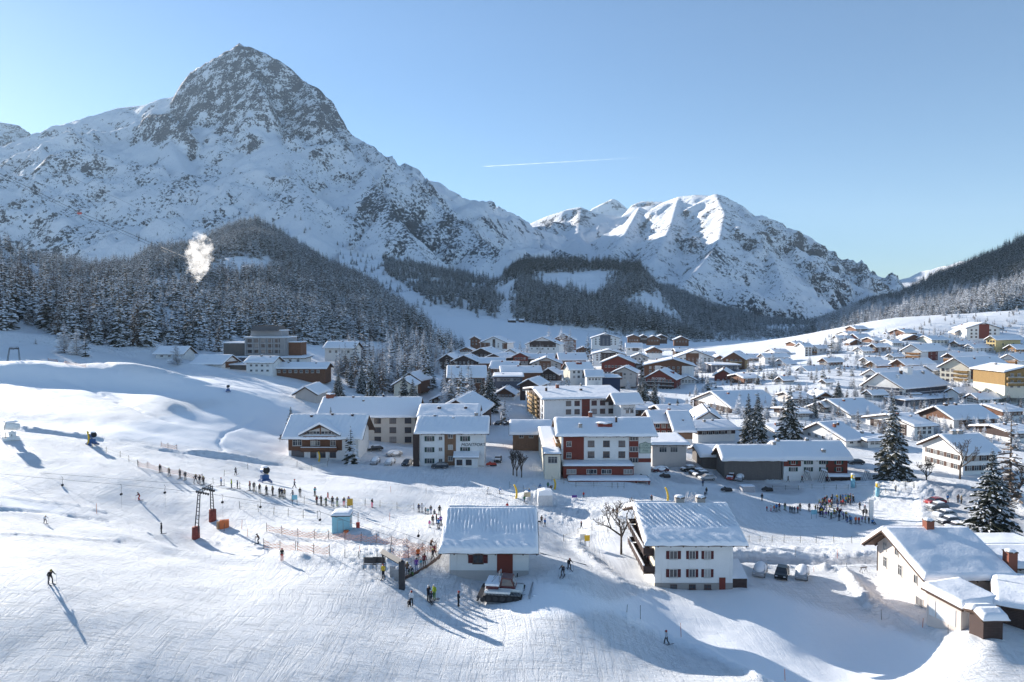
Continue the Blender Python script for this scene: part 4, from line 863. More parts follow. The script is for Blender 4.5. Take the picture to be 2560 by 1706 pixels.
H('white chalet with brown balconies left of the dormered hotel', 1964, 930, 1988, 910, 15, 30, x0=1937, D=440, wall='white', lr=(2, 3), cl=[('l', .3, .95, .1, .9, 'brown')], bal=[('l', .3, .95, .4, 'brown')])
H('white four-storey house beneath two roof dormers near the forest', 1912, 922, 1972, 893, 12, 20, x0=1898, D=470, wall='white', fr=(3, 4), ws=(1.3, 1.1), style='d')
H('large hotel with brown gable front and golden right-hand facade', 1808, 922, 1862, 897, 15, -26, 'y', d=24, D=455, wall='brown', fr=(3, 4), name='hotel', cat='hotel', cl=[('r', .05, .7, 0, 1, 'gold')], bal=[('f', .2, .9, .35, 'gold'), ('f', .3, .9, .62, 'gold')])
H('low dark-fronted restaurant left of the golden hotel', 1780, 926, 1850, 914, 4, 0, 'flat', d=14, D=440, wall='slate', fr=(1, 6), chim=(), base=.4, name='restaurant')
H('red-brown gabled restaurant with glazed terrace by the frozen stream', 1786, 962, 1832, 938, 14, -20, 'y', d=20, D=395, wall='red', fr=(1, 3), name='restaurant', chim=((.5, .3, 1.3, .9, 'red'),))
H('white-ended hotel with a tall brown timber gable in the middle distance', 1690, 914, 1786, 894, 17, -10, 'y', d=20, D=475, wall='white', fr=(3, 8), name='hotel', cat='hotel', cl=[('f', .26, .6, 0, 1.55, 'brown')])
H('long brown timber hotel with white stair towers in the village centre', 1610, 946, 1736, 914, 15, -12, 'y', d=22, D=405, wall='brown', fr=(3, 9), name='hotel', cat='hotel', cl=[('f', .22, .34, 0, 1, 'white'), ('f', .76, 1, 0, 1, 'white')], asym=.08)
T, C, w, d, h = H('dark red-brown timber hotel with white lettering and balcony rows', 1612, 978, 1688, 946, 20, -24, 'y', d=17, D=378, wall='white', upper='red', split=.3, fr=(3, 7), name='hotel', cat='hotel', bal=[('f', .02, .98, .33, 'dark'), ('f', .02, .98, .62, 'dark')], chim=((.5, .3, 1.4, 1, 'dark'), (.8, .6, 1.6, 2, 'red')))
textobj(T, 'FILOMENA', 1.6, (w * .47, -.25, h * 1.02), (R(90), 0, 0), M_WHT, name='sign_lettering')
H('white house with thick hotel roof and dormer left of the timber hotels', 1425, 953, 1480, 924, 20, 16, x0=1409, D=368, wall='white', fr=(2, 4), lr=(2, 2), cl=[('l', 0, 1, 0, 1, 'cream')], chim=((.5, .8, 1, 3, 'red'),))
H('white annex with a row of four small windows', 1467, 965, 1506, 941, 14, 0, d=10, D=352, wall='white', fr=(1, 4), ws=(1.0, .9), base=2.4, chim=(), name='annex')
H('navy-blue flat-roofed box between the white annex and the spruces', 1506, 966, 1551, 945, 5, 0, 'flat', d=12, D=355, wall='navy', chim=(), name='pavilion', cat='pavilion', th=.35)
H('red-brown hall with a broad gable and pale window band', 1504, 940, 1586, 907, 16, -12, 'y', d=20, D=420, wall='white', upper='red', split=.3, fr=(2, 8))
H('small grey house with brown gable in front of the red-brown hall', 1534, 953, 1590, 931, 12, -16, 'y', d=14, D=385, wall='grey', fr=(2, 3), cl=[('f', .0, .4, .2, 1, 'brown')])
H('dark hotel with white end walls under a shallow roof', 1482, 906, 1562, 886, 10, -6, 'y', d=18, D=500, wall='white', fr=(3, 7), name='hotel', cat='hotel', cl=[('f', .25, .8, .1, 1.2, 'dark')])
H('hotel with a central brown panel on its grey gable', 1329, 930, 1402, 909, 14, -4, 'y', d=18, D=425, wall='grey', fr=(3, 6), name='hotel', cat='hotel', cl=[('f', .27, .66, 0, 1.3, 'brown')])
H('dark timber house below the grey-gabled hotel', 1349, 952, 1394, 936, 13, -14, 'y', d=14, D=388, wall='dark', fr=(2, 4), lr=None)
H('low dark shop row with flat snowy roofs', 1236, 957, 1306, 943, 6, 0, 'flat', d=16, D=350, wall='slate', fr=(1, 7), chim=((.3, .5, .8, 1, 'dark'),), base=.4, name='shop')
H('house with a jutting brown roof edge next to the lattice hotel', 1300, 985, 1345, 962, 12, -18, 'y', d=16, D=312, wall='dark', fr=(1, 3), chim=())
H('broad snow-covered roof behind the low dark shop row', 1255, 945, 1352, 932, 14, 4, d=16, D=375, wall='brown')
H('large brown house with an unbroken snow roof left of the village pines', 1122, 972, 1212, 943, 26, 4, d=16, D=318, wall='brown', fr=(1, 5), ws=(2.2, 1.6), base=2, chim=((.25, .8, 1, 1.4, 'dark'),))
H('long brown house with a gable at its right end', 1226, 935, 1290, 921, 16, -10, d=14, D=395, wall='brown', fr=(1, 6))
H('house with a blue-shadowed snow roof in the left part of the village', 1214, 907, 1257, 895, 9, -24, 'y', d=26, D=480, wall='dark', fr=(1, 4))
H('dark gabled house with wide eaves beside the bare trees', 1131, 920, 1190, 903, 13, -10, 'y', d=18, D=440, wall='dark', fr=(2, 5))
H('dark gabled house half hidden by bare trees at the village edge', 1094, 917, 1142, 902, 18, -8, 'y', d=18, D=450, wall='dark', fr=(1, 4))
H('broad dark chalet with low-pitched snow roof behind the shadowed roof', 1174, 899, 1233, 885, 13, -14, 'y', d=26, D=500, wall='dark', fr=(2, 5))
H('small white gabled house in the upper left of the village', 1260, 892, 1292, 883, 9, -16, 'y', d=14, D=520, wall='white', fr=(1, 3))
H('dark red gabled house over a stone base', 1283, 913, 1318, 891, 8, -8, 'y', d=14, D=475, wall='stone', upper='red', split=.45, fr=(2, 4))
H('long snow-roofed red-brown house above the central white house', 1400, 914, 1466, 900, 16, 6, d=14, D=455, wall='red', fr=(1, 5))
H('row house with dark dormers behind the grey-gabled hotel', 1318, 908, 1385, 897, 11, 4, d=14, D=480, wall='dark', fr=(1, 5))
H('wide snow roof between the two dark gabled houses', 1200, 918, 1262, 908, 12, 6, d=14, D=440, wall='brown', chim=())
H('chalet of white balcony blocks at the top of the village', 1202, 872, 1268, 857, 14, -18, 'y', d=18, D=600, wall='white', fr=(3, 5), cl=[('f', 0, .35, 0, 1, 'brown'), ('f', .45, .55, 0, 1.6, 'dark'), ('f', .82, 1, 0, .95, 'brown')])
H('white chalet with dark upper gable among frosted trees at the top of the village', 1316, 878, 1398, 861, 17, -16, 'y', d=18, D=580, wall='white', fr=(2, 5), cl=[('f', .1, .9, .6, 1.5, 'dark')])
H('brown chalet behind the frosted trees at the top of the village', 1382, 870, 1436, 850, 14, -10, 'y', d=18, D=640, wall='brown', fr=(2, 4))
H('small brown timber tower house on the sunlit snowfield', 1176, 866, 1197, 848, 6, -8, 'y', d=9, D=640, wall='brown', fr=(2, 2), chim=())
H('white hotel with charcoal centre gable overlooking the village', 1479, 866, 1549, 846, 11, -6, 'y', d=18, D=640, wall='white', fr=(3, 6), name='hotel', cat='hotel', cl=[('f', .3, .68, .05, 1.4, 'slate')])
for i, (a, b, y0, y1, rr, t) in enumerate([(1569, 1599, 857, 843, 5, 'brown timber house at the left end of the shaded row'), (1600, 1618, 853, 842, 4, 'low house behind the shaded row of timber houses'), (1617, 1650, 857, 847, 7, 'brown timber house in the middle of the shaded row'), (1640, 1668, 853, 844, 6, 'dark timber house right of the middle of the shaded row'), (1686, 1722, 859, 850, 8, 'dark timber house at the right end of the shaded row')]):
    H(t, a, y0, b, y1, rr, -8, 'y', d=14, D=760, wall='brown' if i % 2 == 0 else 'dark', fr=(1, 4), chim=(), group='row of timber houses at the forest foot')
H('small white villa below the shaded row of timber houses', 1566, 880, 1604, 869, 10, -8, d=12, D=590, wall='white', fr=(1, 4), cl=[('f', .4, .8, .2, .9, 'dark')])
H('low brown house with two gables below the shaded row', 1616, 888, 1656, 878, 9, -8, 'y', d=14, D=560, wall='white', upper='brown', fr=(1, 4))
H('dark low house with snow roof at the foot of the spruce slope', 1690, 890, 1730, 879, 6, 0, d=12, D=560, wall='dark', fr=(1, 4))
H('brown lean-roofed house between village centre and forest', 1580, 905, 1620, 893, 8, -10, 'y', d=14, D=510, wall='pink', fr=(1, 3), chim=())
H('white apartment block at the foot of the right slope', 2011, 896, 2031, 868, 9, 6, d=12, D=500, wall='white', fr=(4, 2), style='d')
H('white chalet with an orange balcony stack below the forest', 2044, 894, 2072, 871, 13, 24, x0=2030, D=500, wall='white', fr=(2, 2), lr=(2, 2), bal=[('l', .1, .9, .5, 'honey'), ('l', .1, .9, .2, 'honey')])
H('wide white hotel with dark sign panel high on the right slope', 2094, 864, 2140, 846, 14, 8, x0=2084, D=545, wall='white', name='hotel', cat='hotel', cl=[('f', .25, .75, .1, .9, 'red')])
H('dark brown house joined to the wide white hotel', 2148, 864, 2180, 847, 11, 10, d=14, D=540, wall='red', fr=(2, 3))
H('little brown gabled porch house below the dark brown house', 2126, 866, 2152, 857, 7, 0, 'y', d=8, D=520, wall='brown', chim=())
H('white house on a bright snow bank in the right part of the village', 2157, 896, 2181, 877, 13, 24, x0=2137, D=470, wall='white', fr=(2, 3), lr=(2, 2))
H('broad chalet with several snowy roofs near the upper forest edge', 2224, 856, 2302, 840, 14, 12, x0=2206, D=545, wall='brown', fr=(2, 4), lr=(2, 3))
T, C, w, d, h = H('hotel with a brown timber gable and white left wing on the right slope', 2256, 870, 2312, 850, 12, -8, 'y', d=18, D=515, wall='brown', fr=(2, 5), name='hotel', cat='hotel', cl=[('f', .68, 1, .1, .7, 'white')])
H('stone-coloured house with a tan gable near the top of the right slope', 2318, 846, 2364, 828, 9, -6, 'y', d=16, D=575, wall='grey', upper='plank', split=.6)
T, C, w, d, h = H('tall white hotel with a deep red centre panel on the upper right', 2416, 850, 2500, 821, 13, -6, 'y', d=18, D=520, wall='white', fr=(3, 6), style='d', name='hotel', cat='hotel', cl=[('f', .37, .68, .1, 1.35, 'red')])
H('pale yellow house with a broad smooth snow roof on the upper right', 2489, 871, 2552, 849, 12, 20, x0=2466, D=485, wall='yellow', fr=(1, 2), lr=(2, 3), chim=(), style='d')
H('red-brown cabin on the hilltop beside the forest edge', 2384, 817, 2418, 808, 8, -6, 'y', d=12, D=620, wall='red', chim=())
H('yellow-tan house at the top of the village on the right', 2491, 820, 2530, 808, 9, -8, 'y', d=14, D=590, wall='honey', fr=(1, 3), chim=())
H('white hilltop house with a snow roof behind the yellow-tan house', 2472, 812, 2510, 802, 10, -10, 'y', d=16, D=620, wall='white', chim=())
H('low dark house at the right edge near the pale yellow house', 2500, 842, 2590, 830, 8, 0, d=14, D=540, wall='dark', chim=())
H('tiny pink gate house below the tall white hotel', 2388, 846, 2408, 831, 5, 0, 'y', d=6, D=530, wall='pink', chim=())
# --- left side buildings
H('white farmhouse half hidden by a frosted tree on the left', 390, 911, 456, 884, 16, -6, d=10, D=330, wall='white', fr=(2, 3), ws=(1.3, .8), chim=())
H('white barn with a single smooth snow roof on the left', 482, 928, 553, 909, 20, -12, d=14, D=322, wall='white', chim=((.4, .4, .6, .6, 'dark'),), cl=[('r', .2, .9, .4, 1.2, 'brown')], name='barn', cat='barn')
H('pale house with small dark windows right below the powerhouse', 616, 937, 680, 906, 13, -4, d=11, D=318, wall='white', fr=(2, 4), ws=(1, .8))
H('low brown row building with red ends and an even snow roof', 680, 943, 812, 921, 12, -1, d=10, D=322, wall='brown', fr=(1, 8), base=1.5)
H('low shed with snow roof between the barn and the pale house', 568, 934, 618, 914, 8, 0, 'flat', d=10, D=325, wall='greyw', chim=(), name='shed', cat='shed')
H('small white garage with flat snow roof in front of the powerhouse', 690, 912, 760, 896, 6, 0, 'flat', d=12, D=345, wall='white', chim=(), fr=(1, 3), name='garage', cat='garage')
H('blue-roofed white house by the trees right of the powerhouse', 812, 890, 884, 870, 14, -6, d=12, D=370, wall='white', fr=(1, 4), chim=((.5, .9, 1, .8, 'dark'),))
H('brown chalet almost hidden in the trees left of the village', 1000, 968, 1050, 950, 18, -10, 'y', d=16, D=330, wall='brown', chim=())
H('cream cottage with curved snow roof among the bare trees', 985, 985, 1030, 962, 16, -4, 'y', d=12, D=300, wall='cream', chim=())
# powerhouse
C = P(612, 900, 352); T = thing('powerhouse', C, R(-3), 'grey concrete powerhouse with stepped flat roofs and open framed floors', 'powerhouse'); m = 352 / F
def blk(x0, x1, y0, y1, z0, z1, mt='conc', snow=True):
    b = MB(); b.box((x0 - 612) * m, (x1 - 612) * m, y0, y1, z0, z1); o = b.build('block', WM[mt], T)
    if snow: v, f = roof_snow_mesh((x1 - x0) * m + .6, y1 - y0 + .6, .5, x0, .5); obj('snow', new_mesh('snow', v, f, [M_RSNOW], True), o, ((x0 - 612) * m - .3, y0 - .3, z1 + .01))
    return o
blk(612, 720, 0, 14, -4, 11.5); blk(622, 700, 3, 13, 11.52, 15); blk(553, 611, 2, 12, -4, 8.5, 'greyw'); blk(721, 752, 2, 10, -4, 9, 'brown'); blk(575, 660, -6, -.05, -4, 1.5, 'slate')
b = MB()
for i in range(7): x = 1 + i * 3.4; b.box(x - .15, x + .15, -.9, -.5, -2, 11.3)
for z in (2.5, 5.4, 8.3, 11.2): b.box(.4, 22, -1.0, -.02, z, z + .35)
b.build('frame', M_STEEL, T)
for z in (1, 3.7, 6.6, 9.2):
    for i in range(5): add_window(T, ((0, -.004), 0), 2.8 + i * 3.6, z, 2.2, 1.4, 'd')
b = MB(); b.prism([(-.5, 15), (14.5, 15), (10, 17.5), (4, 17.5)], 'x', 3, 17); b.build('roof', [WM['greyw']], T)
# hay barns on the meadow
for i, (a, b_, y, t) in enumerate([(1271, 1290, 806, 'dark hay barn on the shaded meadow, leftmost of three'), (1298, 1311, 806, 'dark hay barn on the shaded meadow, front right of three'), (1304, 1314, 799, 'dark hay barn on the shaded meadow, farthest of three')]):
    H(t, a, y, b_, y - 5, 3, 10, d=6, wall='dark', chim=(), name='hay_barn', cat='barn', group='hay barns on the meadow', th=.5, over=.4, gover=.4)

# --- further houses that fill the rows
_fill = [(1990,1052,2026,1036,14,10,'dark','dark house between the two groups of tall spruces'),(2062,1032,2098,1016,12,20,'brown','brown house just right of the slender snowy spruce'),(2444,1014,2500,997,14,18,'white','white house right below the cream hotel snow bank'),(2506,1048,2562,1028,14,14,'brown','brown house at the right edge above the larch'),(2528,1106,2600,1084,18,10,'dark','dark house behind the tall bare larch at the edge'),(1958,962,1986,950,10,24,'brown','brown cottage left of the dormered hotel'),(2064,968,2084,956,8,24,'white','white cottage right below the dormered hotel'),(2262,842,2292,832,8,14,'brown','brown cottage above the broad chalet on the right slope'),(2120,846,2150,837,7,8,'white','white cottage above the dark sign panel hotel'),(1990,872,2012,862,7,8,'brown','brown cottage at the edge of the frosted trees'),(1938,892,1972,882,8,6,'white','white house at the foot of the spruce slope'),(2140,832,2168,823,7,6,'brown','highest brown hut left of the broad chalet'),(2436,834,2466,824,7,10,'dark','dark hut left of the yellow-tan hilltop house'),(2270,1000,2300,988,8,0,'white','white entrance building of the terraced hotel'),(1700,962,1740,950,9,-8,'white','white house right of the lettered timber hotel'),(1452,1000,1500,986,10,0,'brown','brown house behind the lattice hotel roof'),(1240,1000,1284,986,14,-6,'brown','brown house left of the lattice hotel gable'),(2190,882,2226,867,11,22,'brown','brown house on the right slope just above the snow bank'),(2232,906,2258,892,9,26,'white','small white house beneath the honey balcony hotel'),(2068,920,2108,904,12,24,'brown','brown-gabled house between apartment block and orange-balcony chalet'),
 (2170,914,2206,902,9,20,'cream','cream house half buried behind the small honey-gabled house'),(2047,1006,2080,990,10,-10,'brown','small brown gable beyond the slender snowy spruce'),(1984,1012,2030,996,14,4,'grey','wide grey house with an unbroken snow roof behind the big spruce'),
 (2434,884,2484,870,11,22,'white','white house between pale yellow house and cream hotel'),(2396,872,2436,859,10,20,'plank','tan house below the tall white hotel'),(2540,886,2600,872,12,18,'honey','honey house at the right edge below the pale yellow house'),(2300,888,2336,876,9,20,'white','white house behind the three honey balcony tiers'),
 (1470,990,1506,976,8,0,'dark','low dark house in front of the navy box'),(1368,978,1418,966,10,6,'dark','low dark roofs left of the white house with dormer'),(1350,906,1394,894,9,-8,'brown','brown house left of the long red-brown roof'),(1440,886,1476,876,8,-6,'brown','brown house left of the shallow-roofed dark hotel'),
 (1232,884,1262,875,7,-10,'dark','dark little chalet under the topmost balcony-block chalet'),(1150,884,1180,876,7,-6,'brown','brown cottage at the left foot of the snowfield'),(1560,924,1602,912,8,-8,'dark','dark house right behind the red-brown hall'),(1740,900,1790,889,8,0,'white','white house in front of the valley forest'),
 (1786,908,1812,897,7,-6,'brown','small brown house left of the golden hotel'),(1868,908,1906,896,9,10,'plank','tan house right of the golden hotel'),(1860,960,1900,946,9,12,'brown','brown house by the curved village wall'),(2232,868,2256,858,7,8,'white','white outbuilding below the broad chalet'),
 (2186,862,2206,852,7,6,'brown','brown cottage left of the broad chalet'),(2330,862,2372,850,9,10,'cream','cream house below the tan gable on the right slope'),(2180,1000,2216,985,10,20,'white','white house before the terraced hotel left end'),(1560,1042,1640,1026,16,6,'brown','brown house between spruce group and red-brown timber house'),
 (1660,1052,1738,1034,18,10,'dark','dark house with big snow roof left of the dark-gabled hotel'),(1940,1096,2000,1080,16,8,'white','white house glimpsed between the big spruces'),(2170,1120,2230,1103,14,10,'white','white low house left of the tallest spruce'),(1080,1012,1130,1000,12,-4,'dark','dark cottage behind the low smooth snow roof')]
for a, y0, b, y1, rr, ro, wl, t in _fill:
    sd = ro > 0; H(t, a, y0, b, y1, rr, ro, 'x' if sd or ro == 0 else 'y', x0=(a - (b - a) * .45) if ro >= 18 else None, d=15, wall='white' if a % 3 else wl, upper=wl if a % 3 else None, split=.45, fr=(2, 4), lr=(2, 3) if ro >= 18 else None, bal=[('l' if ro >= 18 else 'f', .1, .9, .5, 'honey' if a > 2050 else 'dark')] if a % 2 else ())
# ------------------------------------------------------------------ trees
def needle_mat(name, c0, c1):
    t = NT(name); r = t.n('ShaderNodeObjectInfo').outputs['Random']; n = t.noise(t.ocoord(), .9, 4, .6)
    f = t.math('ADD', t.math('MULTIPLY', n, .8), t.math('MULTIPLY', r, .4)); t.base(t.ramp(f, [(.35, c0), (.75, c1)]))
    t.b.inputs['Roughness'].default_value = .8; t.b.inputs['Specular IOR Level'].default_value = .15; return t.m
M_NEED = needle_mat('spruce_needles', (.022, .028, .020), (.078, .074, .052)); M_LARCH = needle_mat('larch_twigs', (.10, .075, .06), (.20, .15, .12))
M_FROST = needle_mat('frosted_twigs', (.42, .42, .44), (.74, .75, .78)); M_BARK = mat('bark', (.085, .065, .052), .9, .4, 2, .02); M_TSNOW = mat('branch_snow', (.80, .82, .86), .8, .06)
def spruce_crown(name, seed, tiers, nb, snow, sprigs=0, ratio=.17, droop=.5, need=None, gap=.0, H_=20.0):
    """cone of drooping boughs with snow lying on them; foot of the tree at the origin, 20 m tall"""
    rg = random.Random(seed); v = []; f = []; fm = []; need = need or M_NEED
    def quad(a, b, c, d, m): n = len(v); v.extend([a, b, c, d]); f.append((n, n + 1, n + 2, n + 3)); fm.append(m)
    z0 = H_ * .07
    for i in range(tiers):
        t = i / (tiers - 1); z = z0 + (H_ - z0) * (t ** .92); R0 = H_ * ratio * (1 - t) ** .85 + .12
        k = max(4, int(nb * (1 - t * .6))); a0 = rg.random() * 6.28
        for j in range(k):
            if rg.random() < gap: continue
            a = a0 + 6.283 * j / k + rg.uniform(-.25, .25); L = R0 * rg.uniform(.62, 1.15); up = rg.uniform(.05, .3) * (1 if t < .8 else 2)
            ca, sa = math.cos(a), math.sin(a); zz = z + rg.uniform(-.3, .3)
            prev = None; wd = L * (.30 if not sprigs else .13) + .12
            pts = []
            for s in (0, .5, 1.0):
                r = L * s; h = zz + up * r * .6 - droop * (s ** 2) * L * .55; w = wd * (.55, 1.0, .12)[int(s * 2)]
                pts.append((r, h, w))
            for q in range(2):
                (r0, h0, w0), (r1, h1, w1) = pts[q], pts[q + 1]
                def P_(r, h, w): return (ca * r - sa * w, sa * r + ca * w, h)
                dz = -.12 * L
                sn = 1 if rg.random() < snow else 0
                quad(P_(r0, h0, 0), P_(r0, h0 + dz, w0), P_(r1, h1 + dz, w1), P_(r1, h1, 0), sn if rg.random() < .8 else 0); quad(P_(r0, h0, 0), P_(r1, h1, 0), P_(r1, h1 + dz, -w1), P_(r0, h0 + dz, -w0), sn)
            for q in range(sprigs):
                s = .2 + .75 * (q + rg.random()) / sprigs; r = L * s; h = zz + up * r * .6 - droop * s * s * L * .55
                sd = 1 if q % 2 else -1; l2 = L * .36 * (1.15 - s) + .15; th = a + sd * rg.uniform(.5, 1.0)
                bx, by = ca * r, sa * r; ex, ey = bx + math.cos(th) * l2, by + math.sin(th) * l2; ez = h - l2 * rg.uniform(.25, .7)
                nx_, ny_ = -math.sin(th) * l2 * .3, math.cos(th) * l2 * .3
                m_ = 1 if rg.random() < snow else 0
                quad((bx, by, h), ((bx + ex) / 2 + nx_, (by + ey) / 2 + ny_, (h + ez) / 2 - .08), (ex, ey, ez), ((bx + ex) / 2 - nx_, (by + ey) / 2 - ny_, (h + ez) / 2 - .08), m_)
                if rg.random() < .5: quad((bx, by, h), (bx + nx_, by + ny_, h - .1), (ex * .99, ey * .99, ez - l2 * .5), (bx - nx_, by - ny_, h - l2 * .4), 0)
    return new_mesh(name, v, f, [need, M_TSNOW], False, fm)
def trunk_mesh(name, H_, r, m=None):
    b = MB(); b.tube((0, 0, -1.5), (0, 0, H_ * .3), r, r * .75, 6); b.tube((0, 0, H_ * .3), (0, 0, H_ * .97), r * .75, .03, 6); return b.mesh(name, [m or M_BARK])
PROTO = {}
def proto(k, cm, tr=.28): PROTO[k] = (cm, trunk_mesh('trunk', 20, tr))
for i in range(3):
    proto('spruce%d' % i, spruce_crown('crown', 10 + i, 17, 9, .42, ratio=.175 + .02 * i))
    proto('frosted%d' % i, spruce_crown('crown', 20 + i, 17, 9, .62, ratio=.18 + .02 * i))
proto('dark0', spruce_crown('crown', 31, 16, 8, .22, ratio=.17)); proto('dark1', spruce_crown('crown', 32, 16, 8, .28, ratio=.19))
proto('larch0', spruce_crown('crown', 41, 24, 8, .22, 3, ratio=.15, need=M_LARCH, gap=.25)); proto('larch1', spruce_crown('crown', 42, 26, 8, .4, 3, ratio=.17, need=M_LARCH, gap=.3))
proto('white0', spruce_crown('crown', 51, 22, 10, .5, 3, ratio=.24, need=M_FROST, gap=.1, droop=.2)); proto('white1', spruce_crown('crown', 52, 20, 9, .5, 3, ratio=.28, need=M_FROST, gap=.1, droop=.1))
for i in range(3): proto('near%d' % i, spruce_crown('crown', 60 + i, 34, 13, .33, 11, ratio=.19 + .02 * i, droop=.62, gap=.06), .34)
NT_TREE = 0; FIRST = {}
def add_tree(kind, loc, H_, label, group, rz=None, sx=1.0):
    cm, tm = PROTO[kind]; s = H_ / 20.0
    nm = {'spruce': 'spruce_tree', 'frosted': 'spruce_tree', 'dark': 'spruce_tree', 'near': 'spruce_tree', 'larch': 'larch_tree', 'white': 'frosted_tree'}[kind.rstrip('0123')]
    o = thing(nm, (loc[0], loc[1], loc[2] - .2), random.uniform(0, 6.28) if rz is None else rz, label, 'tree', group); o.scale = (s * sx, s * sx, s)
    c = obj('crown', cm, o); obj('trunk', tm, o); FIRST.setdefault(kind, c); return o
# --- trees that stand by themselves: foot pixel, height in pixels, kind, label
LONE = [(2232, 1192, 200, 'near0', 'tallest spruce on the right, beside the farmhouse and the white chalet', 1.25, 172), (2478, 1338, 215, 'near1', 'broad snow-dusted spruce beside the car park at the right', 1.45, 122), (1974, 1112, 150, 'near2', 'full spruce behind the long farmhouse', 1.1, 205),
        (1870, 1102, 120, 'near0', 'left one of the two dark spruces behind the farmhouse', 1.0, 212), (1894, 1104, 124, 'near1', 'right one of the two dark spruces behind the farmhouse', 1.0, 210), (2095, 1014, 62, 'near2', 'short wide spruce in front of the terraced hotel', 1.5, 290), (2036, 1066, 85, 'near0', 'slender snowy spruce left of the dark red hotel gable', .9, 262),
        (2525, 1215, 185, 'larch0', 'tall bare larch at the right edge behind the broad spruce', 1.4, 150), (1224, 1022, 108, 'near1', 'tall dark spruce in the village left of the lattice hotel', 1.2, 292), (1206, 1024, 78, 'near2', 'lower spruce leaning against the tall village spruce', 1.2, 295),
        (1600, 1010, 70, 'near0', 'left spruce of the group right of the lattice hotel', 1.0, 318), (1610, 1022, 88, 'near2', 'middle and tallest spruce of the group right of the lattice hotel', 1.1, 300), (1636, 1012, 64, 'near1', 'right spruce of the group right of the lattice hotel', 1.1, 312), (1694, 1034, 38, 'near2', 'small round spruce by the village square', 1.3, 300),
        (877, 1158, 98, 'frosted2', 'snow-laden slim spruce in front of the timber chalet', 1.1, 179), (727, 1052, 36, 'near0', 'little spruce at the left corner of the timber chalet', 1.2, 205), (827, 1050, 34, 'near1', 'little spruce behind the roof of the timber chalet', .8, 205),
        (846, 988, 66, 'near1', 'dark spruce at the left end of the grove by the village', 1.2, 285), (905, 965, 62, 'near0', 'snowy spruce in the middle of the grove by the village', 1.0, 315), (930, 995, 96, 'near2', 'tall slim spruce in the grove by the village', .8, 280), (1010, 995, 68, 'near0', 'spruce standing over the brown chalet left of the village', 1.1, 275), (1032, 1004, 58, 'near1', 'right neighbour of the spruce over the brown chalet', 1.3, 270),
        (161, 878, 78, 'white0', 'big white frosted tree on the left snow slope', 1.25, 300), (192, 882, 70, 'white1', 'frosted tree just right of the biggest white tree', 1.0, 298), (214, 882, 60, 'frosted0', 'snowy spruce right of the two frosted trees', 1.2, 297), (440, 915, 62, 'white1', 'frosted broad tree in front of the white farmhouse', 1.3, 322),
        (31, 860, 20, 'frosted1', 'tiny snowy spruce alone on the left slope', 1.3, 330), (89, 866, 22, 'frosted2', 'second tiny snowy spruce on the left slope', 1.3, 325), (411, 868, 30, 'white1', 'small white frosted tree above the white farmhouse', .9, 345),
        (1425, 872, 50, 'white0', 'tall frosted tree behind the top village chalets', 1.1, 610), (1404, 866, 50, 'white1', 'frosted tree left of the tall frosted tree at the village top', 1.1, 615), (1372, 860, 44, 'white0', 'frosted tree on the crest at the top of the village', 1.2, 640), (1470, 868, 38, 'frosted0', 'snowy spruce left of the charcoal-gabled hotel', 1.2, 600), (1553, 868, 30, 'frosted1', 'snowy spruce right of the charcoal-gabled hotel', 1.4, 600),
        (1604, 916, 46, 'frosted0', 'thin frosted spruce among the brown hotels', 1.0, 430), (1477, 902, 30, 'frosted2', 'snowy spruce left of the dark shallow-roofed hotel', 1.2, 480), (1418, 968, 36, 'frosted1', 'small snowy spruce in front of the white house with dormer', 1.3, 345), (1752, 912, 26, 'white1', 'round frosted tree in front of the white-ended hotel', 1.6, 450),
        (1932, 918, 42, 'white0', 'frosted tree before the white four-storey house', 1.2, 440), (1870, 934, 36, 'frosted0', 'young snowy spruce by the stream, leftmost', 1.3, 420), (1884, 930, 40, 'frosted1', 'young snowy spruce by the stream, in the middle', 1.2, 420), (1900, 932, 38, 'frosted2', 'young snowy spruce by the stream, rightmost', 1.2, 420),
        (2078, 882, 52, 'frosted0', 'snowy spruce on the bank above the dormered hotel', 1.3, 490), (2094, 880, 46, 'white0', 'frosted tree on the bank above the dormered hotel', 1.4, 490), (2160, 936, 52, 'larch0', 'bare larch between the two white chalets on the right', 1.5, 400), (2312, 1022, 34, 'frosted1', 'small snowy spruce before the hotel terrace', 1.3, 285), (2405, 1022, 32, 'white1', 'frosted bush tree at the right end of the hotel terrace', 1.5, 280),
        (2020, 872, 30, 'frosted2', 'snowy spruce above the white apartment block', 1.2, 520), (1998, 888, 40, 'frosted1', 'snowy spruce left of the white apartment block', 1.2, 520), (2450, 958, 20, 'dark0', 'small dark spruce below the cream hotel', 1.6, 320), (2532, 800, 26, 'spruce0', 'left spruce of the pair on the upper right hilltop', 1.5, 590), (2548, 803, 24, 'spruce1', 'right spruce of the pair on the upper right hilltop', 1.6, 590),
        (2360, 812, 46, 'white0', 'tall frosted tree beside the red-brown hilltop cabin', 1.3, 620), (1262, 1030, 38, 'frosted2', 'small spruce by the forecourt of the lattice hotel', 1.0, 262), (1300, 884, 34, 'frosted0', 'snowy spruce between the two topmost white chalets', 1.2, 560), (1318, 884, 30, 'white1', 'frosted tree left of the white and dark chalet', 1.5, 560), (1350, 885, 30, 'frosted1', 'snowy spruce before the white and dark chalet', 1.3, 560),
        (1045, 852, 20, 'spruce1', 'single spruce on the snow ridge left of the tower house', 1.3, 700), (1157, 856, 16, 'spruce2', 'lone spruce on the sunlit snowfield', 1.4, 700), (2510, 1290, 110, 'larch1', 'bare larch behind the broad spruce at the right edge', 1.5, 140), (2420, 1330, 60, 'near2', 'young spruce left of the broad spruce', 1.2, 125)]
LONE = LONE[:-1]
